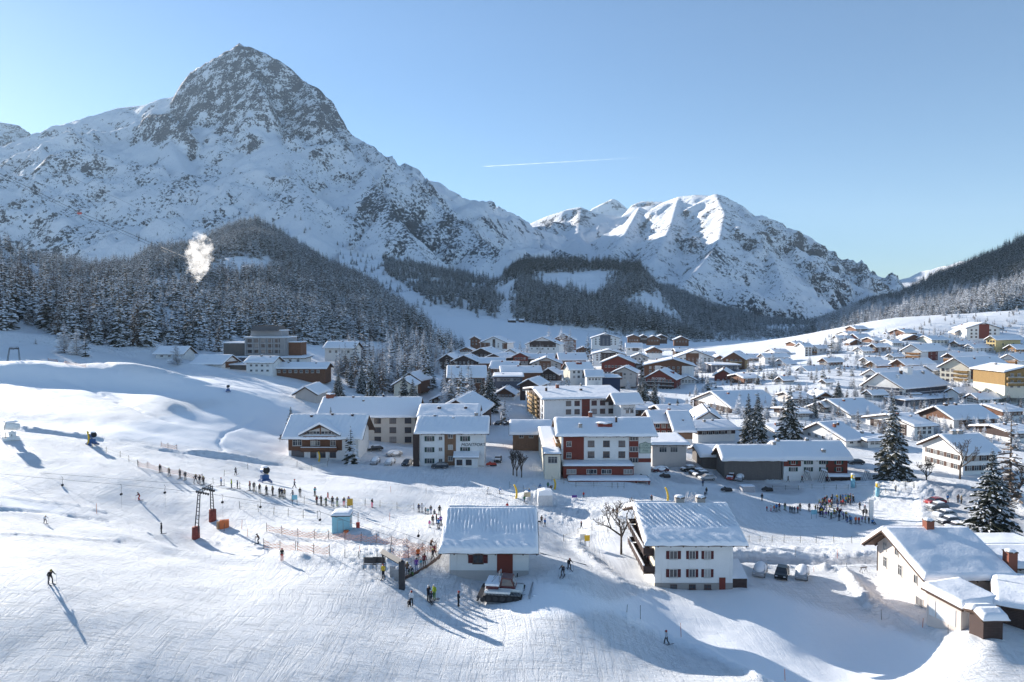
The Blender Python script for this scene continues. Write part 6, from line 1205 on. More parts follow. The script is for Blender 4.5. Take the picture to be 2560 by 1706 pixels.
PEOPLE = [
 (126,1457,'ski','black','skier in black gliding across the lower left piste','black',70,1,1),(113,1311,'ski','white','child skier in a white top on the left edge of the piste','black',60,.78,1),
 (348,1252,'ski','maroon','skier in a dark red outfit left of the lift pylon','red',-60,.95,1),(404,1337,'point','black','skier in black holding a pole out beside the lift pylon','black',-70,1,1),
 (646,1356,'ski','brown','skier in a brown jacket right of the lift pylon','black',-60,1,1),(705,1400,'stand','black','person in a black jacket and red trousers below the orange net','red',10,1,0),
 (958,1446,'stand','yellow','person in a bright yellow jacket in front of the timber gate','black',0,1.02,1),
 (589,1186,'walk','grey','lone skier in grey on the track above the waiting row','black',160,1,1),(736,1222,'walk','grey','person in grey walking below the snow gun with the yellow flag','black',120,1.1,0),
 (787,1242,'phone','teal','skier in a pale teal jacket at the bend of the waiting row','black',40,1.05,1),(820,1252,'walk','red','child in a red suit beside the waiting row','red',-30,.85,0),
 (930,1270,'point','black','skier in a black jacket and pink trousers at the end of the yellow net','pink',80,1,1),(843,1266,'phone','grey','skier in grey and green near the end of the waiting row','green',20,1,1),(860,1266,'stand','dark','skier with pink trousers near the end of the waiting row','pink',0,.95,1),
 (1218,1236,'ski','white','skier in white below the Montfort guesthouse','grey',80,.95,1),(1249,1236,'ski','blue','skier in blue following the white skier','black',80,.95,1),
 (1268,1278,'stand','red','person in a red jacket above the lift barn roof','black',0,1,1),(1276,1288,'walk','white','child in white and red above the lift barn roof','red',40,.85,0),
 (1190,1292,'stand','red','skier in a red jacket standing behind the lift barn','black',10,1,1),(1195,1290,'stand','maroon','skier in dark red standing close to the red jacket','black',200,1,1),(1200,1292,'sit','tan','person in tan sitting in the snow behind the lift barn','black',0,1,0),(1208,1292,'stand','dark','small child in dark clothes behind the lift barn','black',0,.6,0),
 (1147,1293,'stand','grey','person in grey, left one of a pair behind the lift barn','grey',90,1.05,1),(1153,1291,'stand','black','person in black, right one of a pair behind the lift barn','black',-90,1.05,1),
 (1122,1289,'stand','brown','skier in brown left of the pair behind the lift barn','black',0,1,1),(1131,1297,'sit','teal','person in teal crouching behind the lift barn','black',0,1.1,0),(1118,1298,'sit','navy','person in navy crouching left of the teal jacket','black',30,1,0),
 (1099,1287,'stand','black','skier in black standing alone left of the lift barn roof','black',0,1.1,1),(1055,1279,'stand','white','skier in a white jacket in the small group by the yellow net','grey',0,1.05,1),(1047,1279,'stand','navy','skier in navy at the left of the small group','black',0,1,1),
 (1064,1283,'stand','grey','child in grey in the small group by the yellow net','black',0,.8,1),(1070,1283,'stand','teal','child in teal in the small group by the yellow net','black',0,.75,1),(1077,1282,'stand','dark','skier in dark clothes in the small group by the yellow net','blue',0,1,1),(1086,1284,'sit','grey','person in grey sitting by the small group','black',0,1,0),
 (1082,1317,'stand','dark','skier in dark clothes left of the barn roof edge','black',0,1,1),(1091,1314,'stand','black','skier in black by the barn roof edge','black',90,1,1),(1096,1328,'stand','blue','skier in blue right at the barn roof edge','black',0,1,1),(1074,1325,'stand','pink','child in pink and white left of the barn roof edge','grey',0,.75,1),(1102,1320,'stand','purple','skier in purple nearly hidden by the barn roof','black',0,1,1),
 (1078,1380,'ski','brown','skier in brown pushing off beside the barn','black',150,1,1),(1082,1408,'walk','dark','skier in dark clothes climbing the ramp beside the barn','black',150,1,1),(1086,1400,'walk','maroon','skier with a dark red jacket near the top of the ramp','black',150,1,0),(1045,1410,'stand','orange','person in an orange jacket in the lift queue','black',10,1,0),
 (1061,1423,'stand','maroon','person in maroon in the lift queue','black',10,1.08,0),(1041,1434,'stand','purple','person in purple and white in the lift queue','blue',0,1,0),(1018,1441,'phone','brown','person in brown at the bottom of the lift queue','black',30,1,0),(1027,1440,'sit','dark','child bending down in the lift queue','green',0,1.2,0),(1052,1428,'stand','teal','child in teal in the lift queue','black',0,.7,0),
 (1029,1509,'stand','white','person in a cream sweater in the foreground by the snow groomer','black',0,1.03,0),(1023,1509,'sit','black','child in black sitting at the feet of the cream sweater','black',20,.8,0),(1071,1499,'phone','black','person in black at the left of the foreground trio','black',60,1.1,1),(1078,1503,'stand','dark','child in dark clothes in the middle of the foreground trio','black',0,.8,1),(1086,1498,'stand','lime','person in a yellow-green jacket in the foreground trio','green',-40,1.1,1),(1146,1513,'stand','dark','person in dark grey standing by skis before the snow groomer','black',80,1.08,0),
 (1354,1314,'stand','brown','walker in brown with a small dog above the piste','black',170,1,0),(1362,1320,'walk','blue','walker in blue beside the walker with the dog','black',170,.95,0),(1453,1326,'walk','black','person in black walking alone on the white track','black',150,.85,0),(1533,1293,'stand','brown','person in brown beneath the bare birch','black',0,1,0),(1543,1295,'walk','tan','person in tan beneath the bare birch','black',40,1,0),
 (1407,1439,'ski','dark','skier in dark purple entering the shadow right of the barn','black',0,1,1),(1423,1424,'ski','black','skier in black just behind the shadow edge','black',0,1,1),(1666,1608,'walk','white','skier in a white jacket alone on the lower right piste','black',-60,1.02,1),
 (1629,1256,'stand','dark','person in dark clothes under the yellow arch behind the chalet','black',0,1,0),(1459,1246,'stand','red','small child in red on the shaded practice slope','black',0,.75,1),(1323,1243,'stand','blue','person in blue at the practice lift','black',0,1,0),(1311,1258,'walk','green','child in green at the practice lift','black',60,.9,1),(1350,1225,'walk','blue','person in blue behind the white lift hut','black',60,.9,0),(1370,1224,'stand','green','person in green behind the white lift hut','black',0,1,0),
 (1758,1258,'point','blue','instructor in blue with arms out behind the chalet roof','black',0,1,1),(1766,1235,'stand','black','person in black up the shaded slope behind the chalet','black',0,1,0),(1762,1241,'stand','dark','child in dark clothes in the line behind the chalet','black',0,.75,1),(1757,1218,'stand','navy','person in navy near the parked tracked machines','black',0,1,0),(1905,1256,'stand','black','person in black beside the snow trailer','black',0,1.05,0),
 (1970,1209,'walk','black','walker in black left of the ski racks','black',100,.95,0),(2005,1209,'walk','dark','walker in dark clothes between the ski racks','black',-100,1.05,0),(2068,1207,'walk','maroon','person in dark red at the second ski rack','black',60,1,0),(1917,1282,'stand','red','small child in red at the left end of the ski school','black',0,.7,1),(1927,1283,'stand','white','child in white at the left end of the ski school','pink',0,.8,1),
 (1935,1282,'stand','orange','child in orange at the left end of the ski school','black',0,.8,1),(1941,1282,'stand','blue','skier in blue at the left end of the ski school','black',0,.95,1),(1948,1280,'stand','maroon','skier in maroon at the left end of the ski school','black',0,1,1),(1962,1279,'stand','black','skier in black standing apart left of the ski school','green',0,1.05,1),(1975,1285,'stand','dark','dark-clad child, left in a knot of three','black',0,.85,1),(1980,1286,'stand','navy','navy-clad child, middle in a knot of three','black',0,.85,1),(1986,1286,'stand','dark','dark-clad child, right in a knot of three','black',0,.85,1),
 (1994,1287,'stand','red','skier in a red jacket left of the ski school crowd','black',0,1,1),(2000,1280,'stand','black','skier in black left of the ski school crowd','black',0,1.05,1),(2023,1279,'stand','navy','skier in navy by the pole left of the crowd','black',0,1.05,1),(2149,1276,'stand','dark','skier in dark clothes right of the crowd','black',0,1,1),
 (2369,1259,'stand','blue','walker in a blue jacket on the road by the car park','black',0,1.05,0),(2395,1262,'stand','brown','walker in brown on the road by the car park','black',0,1.1,0),(2403,1266,'stand','tan','walker in tan just right of the brown walker','black',0,1.05,0),(2239,1232,'walk','grey','person in grey by the yellow tape barrier','black',0,.9,0),
 (2127,1312,'stand','blue','skier in blue in the front row of the ski school','black',0,1,1),(2139,1312,'stand','orange','skier in an orange jacket in the front row of the ski school','black',0,1,1),(2147,1311,'stand','red','child in red in the front row of the ski school','black',0,.9,1),(2181,1311,'sit','blue','person in bright blue sitting at the right end of the front row','black',0,1.2,0),(2172,1310,'stand','black','person in black at the right end of the front row','black',0,.85,0),(2155,1306,'stand','purple','child in purple beside the front row','black',0,.7,1),(2163,1308,'stand','tan','child in tan beside the front row','black',0,.7,1),
 (2158,1292,'walk','dark','dark-clad person in the small knot right of the crowd','black',0,1,1),(2166,1293,'stand','black','black-clad person in the small knot right of the crowd','lime' if False else 'black',0,1,1),(2162,1283,'stand','grey','grey-clad person behind the small knot right of the crowd','black',0,1,1)]
for a in PEOPLE: person(a[0], a[1], a[2], a[3], a[4], a[5], a[6] + random.uniform(-20, 20), a[7], a[8])
row = [(400,1183,'black'),(423,1191,'brown'),(450,1196,'dark'),(463,1199,'black'),(489,1205,'dark'),(499,1207,'black'),(509,1209,'brown'),(553,1215,'blue'),(579,1223,'lime'),(594,1225,'navy'),(625,1230,'maroon'),(635,1231,'dark'),(649,1235,'black'),(666,1239,'dark'),(682,1241,'brown'),(699,1243,'dark'),(705,1243,'navy'),(711,1245,'tan'),(732,1249,'grey'),(750,1241,'black'),(792,1260,'maroon'),(803,1262,'black'),(815,1263,'green'),(831,1265,'dark'),(872,1265,'blue')]
for i, (x, y, c) in enumerate(row):
    seg_ = ('first from the left', 'second from the left', 'third from the left')[i] if i < 3 else ('in the left part' if i < 7 else 'near the snow gun' if i < 12 else 'in the middle' if i < 19 else 'near the right end')
    person(x, y, random.choice(['stand', 'stand', 'phone', 'wide']), c, 'skier in a %s jacket in the waiting row, %s' % (c, seg_), 'black', random.uniform(-60, 60), random.uniform(.92, 1.05), 1, 'skiers waiting in a row at the net')
# the ski-school crowd
rc = random.Random(4); pts = []
lab_ = {'dark': 'dark clothes', 'black': 'black'}
def crowd(poly, n, md):
    k = 0; tries = 0
    while k < n and tries < 6000:
        tries += 1; x = rc.uniform(min(p[0] for p in poly), max(p[0] for p in poly)); y = rc.uniform(min(p[1] for p in poly), max(p[1] for p in poly))
        if not inpoly(np.array([x]), np.array([y]), poly)[0] or any(abs(x - a) < md and abs(y - b) < md * .5 for a, b in pts): continue
        pts.append((x, y)); c = rc.choice(['dark', 'black', 'navy', 'dark', 'maroon', 'maroon', 'dark', 'teal', 'brown', 'yellow', 'dark', 'orange', 'green', 'purple', 'grey', 'black', 'navy', 'blue', 'black', 'brown', 'red'])
        side = 'left' if x < 2070 else 'right' if x > 2110 else 'middle'; dep = 'back' if y < 1262 else 'front' if y > 1285 else 'centre'
        person(x, y, rc.choice(['stand', 'stand', 'phone', 'wide', 'walk']), c, 'skier in %s in the %s %s of the ski-school crowd' % (lab_.get(c, c), dep, side), rc.choice(['black', 'black', 'black', 'black', 'blue', 'grey']), rc.uniform(-180, 180), rc.uniform(.75, 1.02), rc.random() < .5, 'skiers of the ski-school crowd'); k += 1
crowd([(2040,1262),(2070,1252),(2130,1246),(2136,1262),(2100,1272),(2060,1274)], 42, 4)
crowd([(2036,1278),(2060,1274),(2085,1280),(2120,1296),(2128,1310),(2095,1306),(2045,1294)], 32, 4.5)
# dog
b = MB(); b.ball((0, 0, .42), .38, .13, .14, 8, 6); b.ball((-.45, 0, .62), .13, .09, .1, 8, 6); b.ball((-.58, 0, .58), .09, .05, .05, 6, 5); b.tube((-.3, 0, .48), (-.42, 0, .6), .09, .07); b.tube((.33, 0, .46), (.55, 0, .66), .035, .015, 5)
for x in (-.24, .24):
    for y in (-.07, .07): b.tube((x, y, 0), (x + .03, y, .2), .03, .03, 5); b.tube((x + .03, y, .2), (x, y, .42), .035, .06, 5)
for y in (-.05, .05): b.prism([(-.48, .68), (-.42, .69), (-.44, .80)], 'y', y - .02, y + .02)
o = b.build('dog', mat('dog_fur', (.03, .025, .022), .9), None, True, tuple(hit(1347, 1312)), R(20)); props(o, 'small black dog on a lead next to the walker in brown', 'dog')
# ------------------------------------------------------------------ vehicles
def car_meshes():
    b = MB(); prof = [(-2.2, .35), (-2.2, .75), (-2.05, .92), (-1.15, 1.02), (-.55, 1.45), (1.25, 1.48), (1.95, 1.08), (2.15, .98), (2.2, .4)]
    W = .88
    def shell(inset, pr): return [(x, z) for x, z in pr]
    low = [(-2.2, .35), (-2.22, .7), (-2.08, .92), (-1.2, 1.0), (1.9, 1.03), (2.15, .95), (2.2, .4)]; b.prism(low, 'y', -W, W)
    n = len(b.v); top = [(-1.2, 1.0), (-.5, 1.46), (1.2, 1.48), (1.92, 1.03)]
    for y0, y1, s in ((-W, -W + .18, 1),): pass
    body = b.mesh('body', [None])
    g = MB(); k = len(g.v)
    A = [(-1.2, -W + .02, 1.0), (1.92, -W + .02, 1.03), (1.92, W - .02, 1.03), (-1.2, W - .02, 1.0)]; B = [(-.5, -W + .2, 1.44), (1.25, -W + .2, 1.46), (1.25, W - .2, 1.46), (-.5, W - .2, 1.44)]
    for i in range(4): j = (i + 1) % 4; g.poly([A[i], A[j], B[j], B[i]])
    cab = g.mesh('window', [M_GLASS])
    r = MB(); r.prism([(-.52, 1.445), (1.27, 1.465), (1.15, 1.53), (-.4, 1.52)], 'y', -W + .19, W - .19)
    for s in (-1, 1):
        for xx, dx in ((-1.2, .7), (.35, 0), (1.92, -.67)): r.tube((xx, s * (W - .02), 1.01), (xx + dx, s * (W - .2), 1.45), .045, .045, 4)
    roof = r.mesh('roof', [None])
    wv = MB(); wv.tube((0, -.11, 0), (0, .11, 0), .33, .33, 14); wh = wv.mesh('wheel', [M_BLACK]); rv = MB(); rv.tube((0, -.12, 0), (0, .12, 0), .2, .2, 10); rim = rv.mesh('rim', [M_STEEL])
    h = MB(); h.box(-.04, .04, -.17, .17, -.07, .07); hl = h.mesh('headlight', [mat('lamp_glass', (.6, .6, .62), .1)])
    s = MB(); s.prism([(-.55, 1.53), (1.3, 1.53), (1.15, 1.72), (-.4, 1.70)], 'y', -W + .2, W - .2); s.prism([(-2.15, .98), (-1.3, 1.06), (-1.35, 1.2), (-2.0, 1.08)], 'y', -W + .08, W - .08); sn = s.mesh('snow', [M_RSNOW])
    s = MB(); s.ball((.2, 0, .95), 2.15, .98, .78, 18, 9); sh = s.mesh('snow', [M_RSNOW], True)
    return body, cab, roof, wh, rim, hl, sn, sh
CB = car_meshes(); CARM = {}
def car(px, py, hd, col, label, snow=1, s=1.0, D=None):
    p = hit(px, py) if D is None else P(px, py, D)
    if col not in CARM: CARM[col] = mat('car_paint_%d' % len(CARM), col, .28, .03, 2, 0, .3, .6)
    T = thing('parked_car', p, R(hd), label, 'car'); T.scale = (s, s, s)
    for me, nm in ((CB[0], 'body'), (CB[2], 'roof')):
        key = (nm, col)
        if key not in CARM: m2 = me.copy(); m2.materials.clear(); m2.materials.append(CARM[col]); CARM[key] = m2
        o = obj(nm, CARM[key], T)
    obj('window', CB[1], T)
    for x in (-1.4, 1.35):
        for y in (-.82, .82): wv = obj('wheel', CB[3], T, (x, y, .33)); obj('rim', CB[4], wv)
    for y in (-.6, .6): obj('headlight', CB[5], T, (-2.2, y, .72))
    if snow == 1: obj('snow', CB[6], T)
    if snow == 2: obj('snow', CB[7], T)
    return T
for a in [(1900,1438,62,(.4,.4,.42),'snow-covered car nearest the white chalet',2),(1955,1444,62,(.012,.013,.016),'black car between two snow-covered cars',0),(2005,1446,62,(.35,.36,.38),'rounded snow-covered car right of the black one',2),
 (2338,1262,12,(.35,.03,.03),'red car at the far end of the car park',0),(2343,1276,12,(.13,.14,.15),'grey car next to the red one in the car park',1),(2362,1296,10,(.5,.51,.53),'silver pickup-like car in the middle of the car park',1),(2372,1312,12,(.03,.035,.045),'dark car behind the silver one in the car park',1),(2390,1326,14,(.14,.015,.03),'dark red car nearest the cream house roof',1),
 (1100,1170,2,(.035,.045,.06),'dark blue estate car in front of the Montfort guesthouse',0),(1018,1162,80,(.02,.02,.025),'black off-road car beside the Montfort guesthouse',0),(938,1130,25,(.02,.02,.022),'black car by the beige guesthouse entrance',1),(938,1158,85,(.4,.4,.42),'car under deep snow in front of the beige guesthouse',2),(986,1142,30,(.3,.3,.3),'snow-hooded car beside the beige guesthouse',2),(975,1160,80,(.5,.5,.5),'small snow-covered car between the two guesthouses',2),
 (1245,1154,85,(.03,.03,.035),'dark car right of the Montfort guesthouse',1),(1246,1062,70,(.02,.02,.025),'black van-like car on the village street',0),(1272,1063,20,(.02,.02,.025),'black car near the lattice hotel',1),(1702,1158,60,(.05,.05,.055),'grey-white car below the long grey garage',1),(1722,1180,20,(.02,.02,.022),'first black car in the row by the farmhouse',1),(1744,1188,15,(.03,.03,.035),'second dark car in the row by the farmhouse',1),(1754,1194,12,(.12,.12,.13),'dark grey car in the row by the farmhouse',1),(1768,1202,10,(.45,.46,.48),'silver car at the near end of the row by the farmhouse',0),
 (1828,1198,60,(.42,.03,.03),'red car with snow on its hood by the farmhouse',1),(1850,1200,60,(.4,.4,.42),'snow-covered car right of the red car by the farmhouse',2),(1650,1182,10,(.09,.02,.025),'dark red car right of the restaurant hotel',2),(2140,1162,5,(.02,.02,.025),'black car right of the long farmhouse',0),(1762,958,0,(.4,.45,.5),'light car parked among the brown hotels',1),(1780,960,0,(.5,.5,.5),'second light car parked among the brown hotels',2)]: car(*a)
# --- snow groomer in front of the barn
def groomer():
    p = hit(1262, 1490); T = thing('snow_groomer', p, R(172), 'red and white tracked snow groomer parked in front of the lift barn', 'snow groomer')
    tr = [(-2.3, .35), (-2.0, .05), (2.0, .05), (2.4, .4), (2.3, .75), (1.9, .95), (-1.9, .95), (-2.3, .75)]
    for s in (-1, 1):
        b = MB(); b.prism(tr, 'y', s * 1.0, s * 2.0); t = b.build('track', M_BLACK, T)
        b = MB()
        for i in range(26): x = -2.1 + 4.3 * i / 25; b.box(x - .03, x + .03, min(s * .98, s * 2.05), max(s * .98, s * 2.05), .93, 1.02); b.box(x - .03, x + .03, min(s * .98, s * 2.05), max(s * .98, s * 2.05), -.01, .06)
        g = b.build('grouser', M_STEEL, t); g['kind'] = 'stuff'
        for i in range(5):
            b = MB(); b.tube((0, -.04, 0), (0, .04, 0), .3, .3, 10); b.build('wheel', M_IRON, t, loc=(-1.7 + i * .85, s * 2.04, .48))
    M_G = mat('groomer_red', (.10, .02, .025), .35, .05, 2, 0, 0, .5)
    b = MB(); b.prism([(-2.2, .6), (-2.2, 1.25), (-.7, 1.35), (2.3, 1.35), (2.35, .6)], 'y', -.98, .98); b.box(-.9, 2.2, -1.9, 1.9, 1.05, 1.3); b.build('body', M_WHT, T)
    b = MB(); b.prism([(-1.4, 1.3), (-1.0, 2.55), (.3, 2.65), (.5, 1.3)], 'y', -.85, .85); c = b.build('cab', M_G, T)
    for s in (-1, 1): b = MB(); b.prism([(-1.15, 1.65), (-.85, 2.42), (.15, 2.5), (.28, 1.65)], 'y', s * .86, s * .89); b.build('window', M_GLASS, c)
    b = MB(); b.prism([(-1.34, 1.6), (-1.05, 2.45), (-1.02, 2.44), (-1.31, 1.6)], 'y', -.75, .75); b.build('windscreen', M_GLASS, c)
    b = MB(); b.box(.6, 2.1, -1.3, 1.3, 1.36, 1.75); b.build('engine_cover', M_G, T); b = MB(); b.box(.5, 2.2, -1.4, 1.4, 1.76, 2.0); b.build('snow', M_RSNOW, T)
    b = MB(); b.tube((.55, -.7, 1.3), (.55, -.7, 3.1), .05); b.tube((.55, .7, 1.3), (.55, .7, 3.1), .05); b.tube((.55, -.7, 3.1), (.55, .7, 3.1), .05); b.tube((.55, -.7, 3.1), (2.0, -.7, 1.4), .04); b.tube((.55, .7, 3.1), (2.0, .7, 1.4), .04); b.build('roll_bar', M_STEEL, T)
    b = MB()
    for k in range(-4, 5): a = k * .09; b.prism([(-3.0 - .25 * math.cos(a * 3), .1), (-3.35, .5), (-3.25, 1.15), (-3.12, 1.15), (-3.15, .5), (-2.9, .1)], 'y', k * .5 - .25, k * .5 + .25)
    b.tube((-3.0, -.7, .6), (-2.1, -.7, .6), .08); b.tube((-3.0, .7, .6), (-2.1, .7, .6), .08); b.build('blade', M_STEEL, T)
    rg = random.Random(9); b = MB()
    for _ in range(60): b.ball((-3.6 - rg.random() * 1.3, rg.uniform(-1.9, 1.9), rg.uniform(.05, 1.0)), rg.uniform(.12, .34), rg.uniform(.12, .34), rg.uniform(.1, .28), 6, 4)
    o = b.build('snow_clods', M_RSNOW, None, True, T.location, T.rotation_euler[2]); props(o, 'heap of broken snow lumps pushed up by the groomer blade', 'snow heap', kind='stuff')
    b = MB(); b.tube((2.4, -2.1, .35), (2.4, 2.1, .35), .3, .3, 8); b.tube((3.0, -2.1, .2), (3.0, 2.1, .2), .12); 
    for s in (-.7, .7): b.tube((2.0, s, .7), (2.6, s, .5), .07)
    b.box(2.3, 3.1, -2.2, 2.2, .55, .62); b.build('tiller', M_IRON, T)
    for s in (-1, 1): b = MB(); b.tube((-1.2, s * .85, 2.2), (-1.35, s * 1.5, 2.15), .025); b.box(-1.4, -1.3, s * 1.5 - .12, s * 1.5 + .12, 1.95, 2.35); b.build('mirror', M_BLACK, T)
groomer()
# --- snow guns
def snow_gun(px, py, hd, label, flag=None, s=1.0, white=False):
    p = hit(px, py); T = thing('snow_gun', p, R(hd), label, 'snow gun'); T.scale = (s, s, s); mt = M_WHT if white else M_BLUE
    b = MB(); b.box(-.7, .7, -.6, .6, .35, .55); b.tube((0, 0, .55), (0, 0, 1.3), .22, .18, 8); b.box(-.55, .55, -.35, .45, .56, 1.2)
    for x in (-.7, .7): b.box(x - .08, x + .08, -1.1, .9, .0, .36)
    b.build('carriage', mt, T); b = MB(); b.tube((0, .7, 1.75), (0, -.75, 2.05), .48, .55, 14, 0, False); b.tube((0, .7, 1.75), (0, .95, 1.7), .48, .3, 14); b.build('barrel', mt, T)
    b = MB(); b.tube((0, -.74, 2.05), (0, -.5, 2.0), .5, .5, 14, 0, True); b.build('fan', M_BLACK, T)
    b = MB(); 
    for k in range(12): a = k * math.pi / 6; b.tube((math.cos(a) * .56, -.78, 2.05 + math.sin(a) * .56), (math.cos(a) * .6, -.88, 2.07 + math.sin(a) * .6), .03, .02, 4)
    b.build('nozzle_ring', M_STEEL, T); b = MB(); b.ball((0, 0, 2.5), .5, .8, .16, 10, 5); b.build('snow', M_RSNOW, T)
    if flag:
        q = hit(px + flag[0], py + flag[1] + 4); banner(q, flag[2], label.split(' snow gun')[0] + label.split('snow gun')[1].replace(' with a yellow flag', ''), T)
def banner(q, H_, lab, near=None, label=None, hd=0, arch=False):
    b = MB(); n = 8; pts = []
    for i in range(n + 1): t = i / n; x = .28 * math.sin(t * 2.6) * (1 if not arch else 1) - (.55 * t * t if arch else .25 * t * t); pts.append((x, 0, H_ * t))
    for i in range(n): b.tube(pts[i], pts[i + 1], .24 * (1 - .2 * i / n), .24 * (1 - .2 * (i + 1) / n), 8)
    o = b.build('yellow_flag', M_YEL, None, True, tuple(q), R(hd)); props(o, label or 'yellow curved warning flag standing beside the ' + lab.replace(' snow gun', '') + ' snow gun', 'flag')
    b = MB(); b.tube((0, 0, -.3), (0, 0, .5), .05); b.build('foot', M_IRON, o)
snow_gun(30, 1100, -50, 'grey-white snow gun at the left edge above the piste', None, 1.5, True)
snow_gun(230, 1112, 60, 'blue snow gun with a yellow flag on the left track', (-10, -4, 3.0), 1.15)
snow_gun(570, 980, 30, 'small blue snow gun far up the open slope', None, .95); snow_gun(662, 1203, 40, 'blue snow gun above the waiting skiers', (4, -14, 2.6), 1.35)
for x, y, h, l, ar in [(797,1152,2.6,'yellow curved flag before the timber chalet',0),(1290,1246,3.0,'yellow arch-shaped flag at the practice lift',1),(1386,1223,2.4,'slim yellow flag on the shaded slope below the restaurant',0),(1668,1256,3.4,'tall yellow curved flag behind the white chalet roof',1),(1629,1245,.6,'low yellow foot marker by the practice rope',0)][:4]: banner(hit(x, y), h, '', None, l, 0, ar)
# --- blue and yellow advertising pillars, cabins, signs
for x, y, l in ((2132, 1222, 'left blue and yellow inflatable pillar by the road'), (2194, 1243, 'right blue and yellow inflatable pillar by the crowd')):
    p = hit(x, y); T = thing('advertising_pillar', p, 0, l, 'pillar'); h = 3.6
    b = MB(); b.tube((0, 0, 0), (0, 0, h * .62), .45, .45, 14); b.build('lower_sleeve', M_CYAN, T, True); b = MB(); b.tube((0, 0, h * .62), (0, 0, h * .9), .455, .455, 14); y_ = b.build('upper_sleeve', M_YEL, T, True)
    b = MB(); b.box(-.2, .2, -.50, -.44, h * .68, h * .84); b.build('emblem', M_WHT, y_); b = MB(); b.ball((0, 0, h * .9), .5, .5, .28, 12, 6); b.build('snow', M_RSNOW, T)
# blue lift hut
p = hit(830, 1336); p[2] += .1; m_ = p[1] / F; T = thing('lift_hut', p, R(4), 'small light-blue lift attendant hut with a snowy flat roof', 'hut'); w_ = 44 * m_; h_ = 42 * m_
b = MB(); b.box(0, w_, 0, 2.4, -.5, h_); b.build('wall', M_CYAN, T); b = MB(); b.box(-.15, w_ + .15, -.15, 2.55, h_, h_ + .15); r_ = b.build('roof', M_IRON, T); v, f = roof_snow_mesh(w_ + .3, 2.7, .35, 4, 3); obj('snow', new_mesh('snow', v, f, [M_RSNOW], True), r_, (-.15, -.15, h_ + .16))
b = MB(); b.box(w_ * .32, w_ * .62, -.04, 0, 0, h_ * .78); b.build('door', M_CYAN, T); b = MB(); b.box(w_ * .3, w_ * .31, -.05, 0, 0, h_ * .8); b.box(w_ * .63, w_ * .64, -.05, 0, 0, h_ * .8); b.box(w_ * .3, w_ * .64, -.05, 0, h_ * .79, h_ * .81); b.build('door_frame', M_STEEL, T)
b = MB(); b.box(w_ + .002, w_ + .03, .6, 1.8, h_ * .4, h_ * .8); b.build('window', M_GLASS, T); b = MB(); b.box(w_ * .7, w_ * .95, -.5, -.06, 0, .5); b.build('crate', M_ORG, T)
def box_thing(name, px, py, w, d, h, m, label, cat, hd=0, snow=.2, extra=None):
    p = hit(px, py); T = thing(name, p, R(hd), label, cat); b = MB(); b.box(-w/2, w/2, -d/2, d/2, -.2, h); b.build('body', m, T)
    if snow: b = MB(); b.prism([(-w/2 - .05, h), (w/2 + .05, h), (w/2 - .1, h + snow), (0, h + snow * 1.3), (-w/2 + .1, h + snow)], 'y', -d/2 - .05, d/2 + .05); b.build('snow', M_RSNOW, T)
    if extra: extra(T)
    return T
box_thing('control_cabin', 1362, 1262, 3.0, 2.2, 2.2, mat('ribbed_white', (.6, .6, .6), .5), 'white ribbed cabin under a snow cap at the practice lift', 'cabin', 5, .9)
box_thing('electric_box', 895, 1325, .5, .4, .8, M_REDP, 'dark red switch box on a pole right of the blue hut', 'switch box', 0, 0, lambda T: (lambda b: (b.tube((0, .1, -.5), (0, .1, 2.3), .05), b.build('pole', M_IRON, T)))(MB()))
box_thing('snow_trailer', 1868, 1232, 3.2, 1.8, 1.3, mat('trailer_grey', (.4, .4, .42), .5), 'pale box trailer with rails on the shaded slope', 'trailer', 4, .15)
for x, y, l in ((1816, 1230, 'left dark snowmobile sledge behind the white chalet'), (1918, 1231, 'right dark snowmobile sledge by the pale trailer'), (1228, 1166, 'red snow tractor beside the Montfort guesthouse'), (1662, 1196, 'dark quad bike in the shade of the restaurant hotel'), (1606, 1198, 'dark sledge under the restaurant canopy')):
    p = hit(x, y); T = thing('snowmobile', p, R(8), l, 'snowmobile'); b = MB(); b.prism([(-1.4, .35), (-1.2, .8), (-.5, 1.0), (-.3, 1.25), (.0, .95), (1.2, .85), (1.4, .4)], 'y', -.4, .4); b.build('body', M_REDP if 'red' in l else M_IRON, T)
    b = MB(); b.prism([(-.3, .05), (1.4, .05), (1.5, .35), (-.3, .4)], 'y', -.25, .25); b.build('track', M_BLACK, T)
    for s in (-.45, .45): b = MB(); b.box(-1.7, -.5, s - .07, s + .07, 0, .06); b.tube((-1.1, s, .05), (-.9, s * .6, .5), .04); b.build('runner', M_STEEL, T)
for x, y, w, h, mt, l in [(1318,1256,1.4,1.0,mat('notice_tan',(.5,.42,.28),.7),'tan notice board at the practice lift'),(1457,1362,1.0,.9,M_WHT,'white notice board at the bend of the path'),(1468,1364,.9,1.0,M_YEL,'yellow warning sign at the bend of the path'),(2163,1293,.1,.1,M_STEEL,''),(875,1278,1.0,1.2,mat('board_gold',(.55,.33,.05),.6),'orange-brown board behind the blue hut'),(2240,1195,.9,1.1,mat('board_gold',(.55,.33,.05),.6),'orange poster board at the foot of the tallest spruce'),(2035,1300,1.3,1.0,M_CYAN,'light blue sign at the front of the ski school'),(1436,1248,1.1,.5,mat('violet_mat',(.10,.04,.25),.7),'violet mat lying on the shaded practice slope'),(737,1262,.9,.8,M_CYAN,'small blue sign below the waiting row')]:
    if not l: continue
    p = hit(x, y); T = thing('sign', p, R(6), l, 'sign'); g0 = .15 if 'mat' in l else 1.0; b = MB(); b.box(-w/2, w/2, -.03, .03, g0, g0 + h); b.build('panel', mt, T)
    b = MB(); [b.tube((sx * w * .42, .05, -.3), (sx * w * .42, .05, g0 + h), .035, .035, 5) for sx in (-1, 1)]; b.build('post', M_IRON, T)
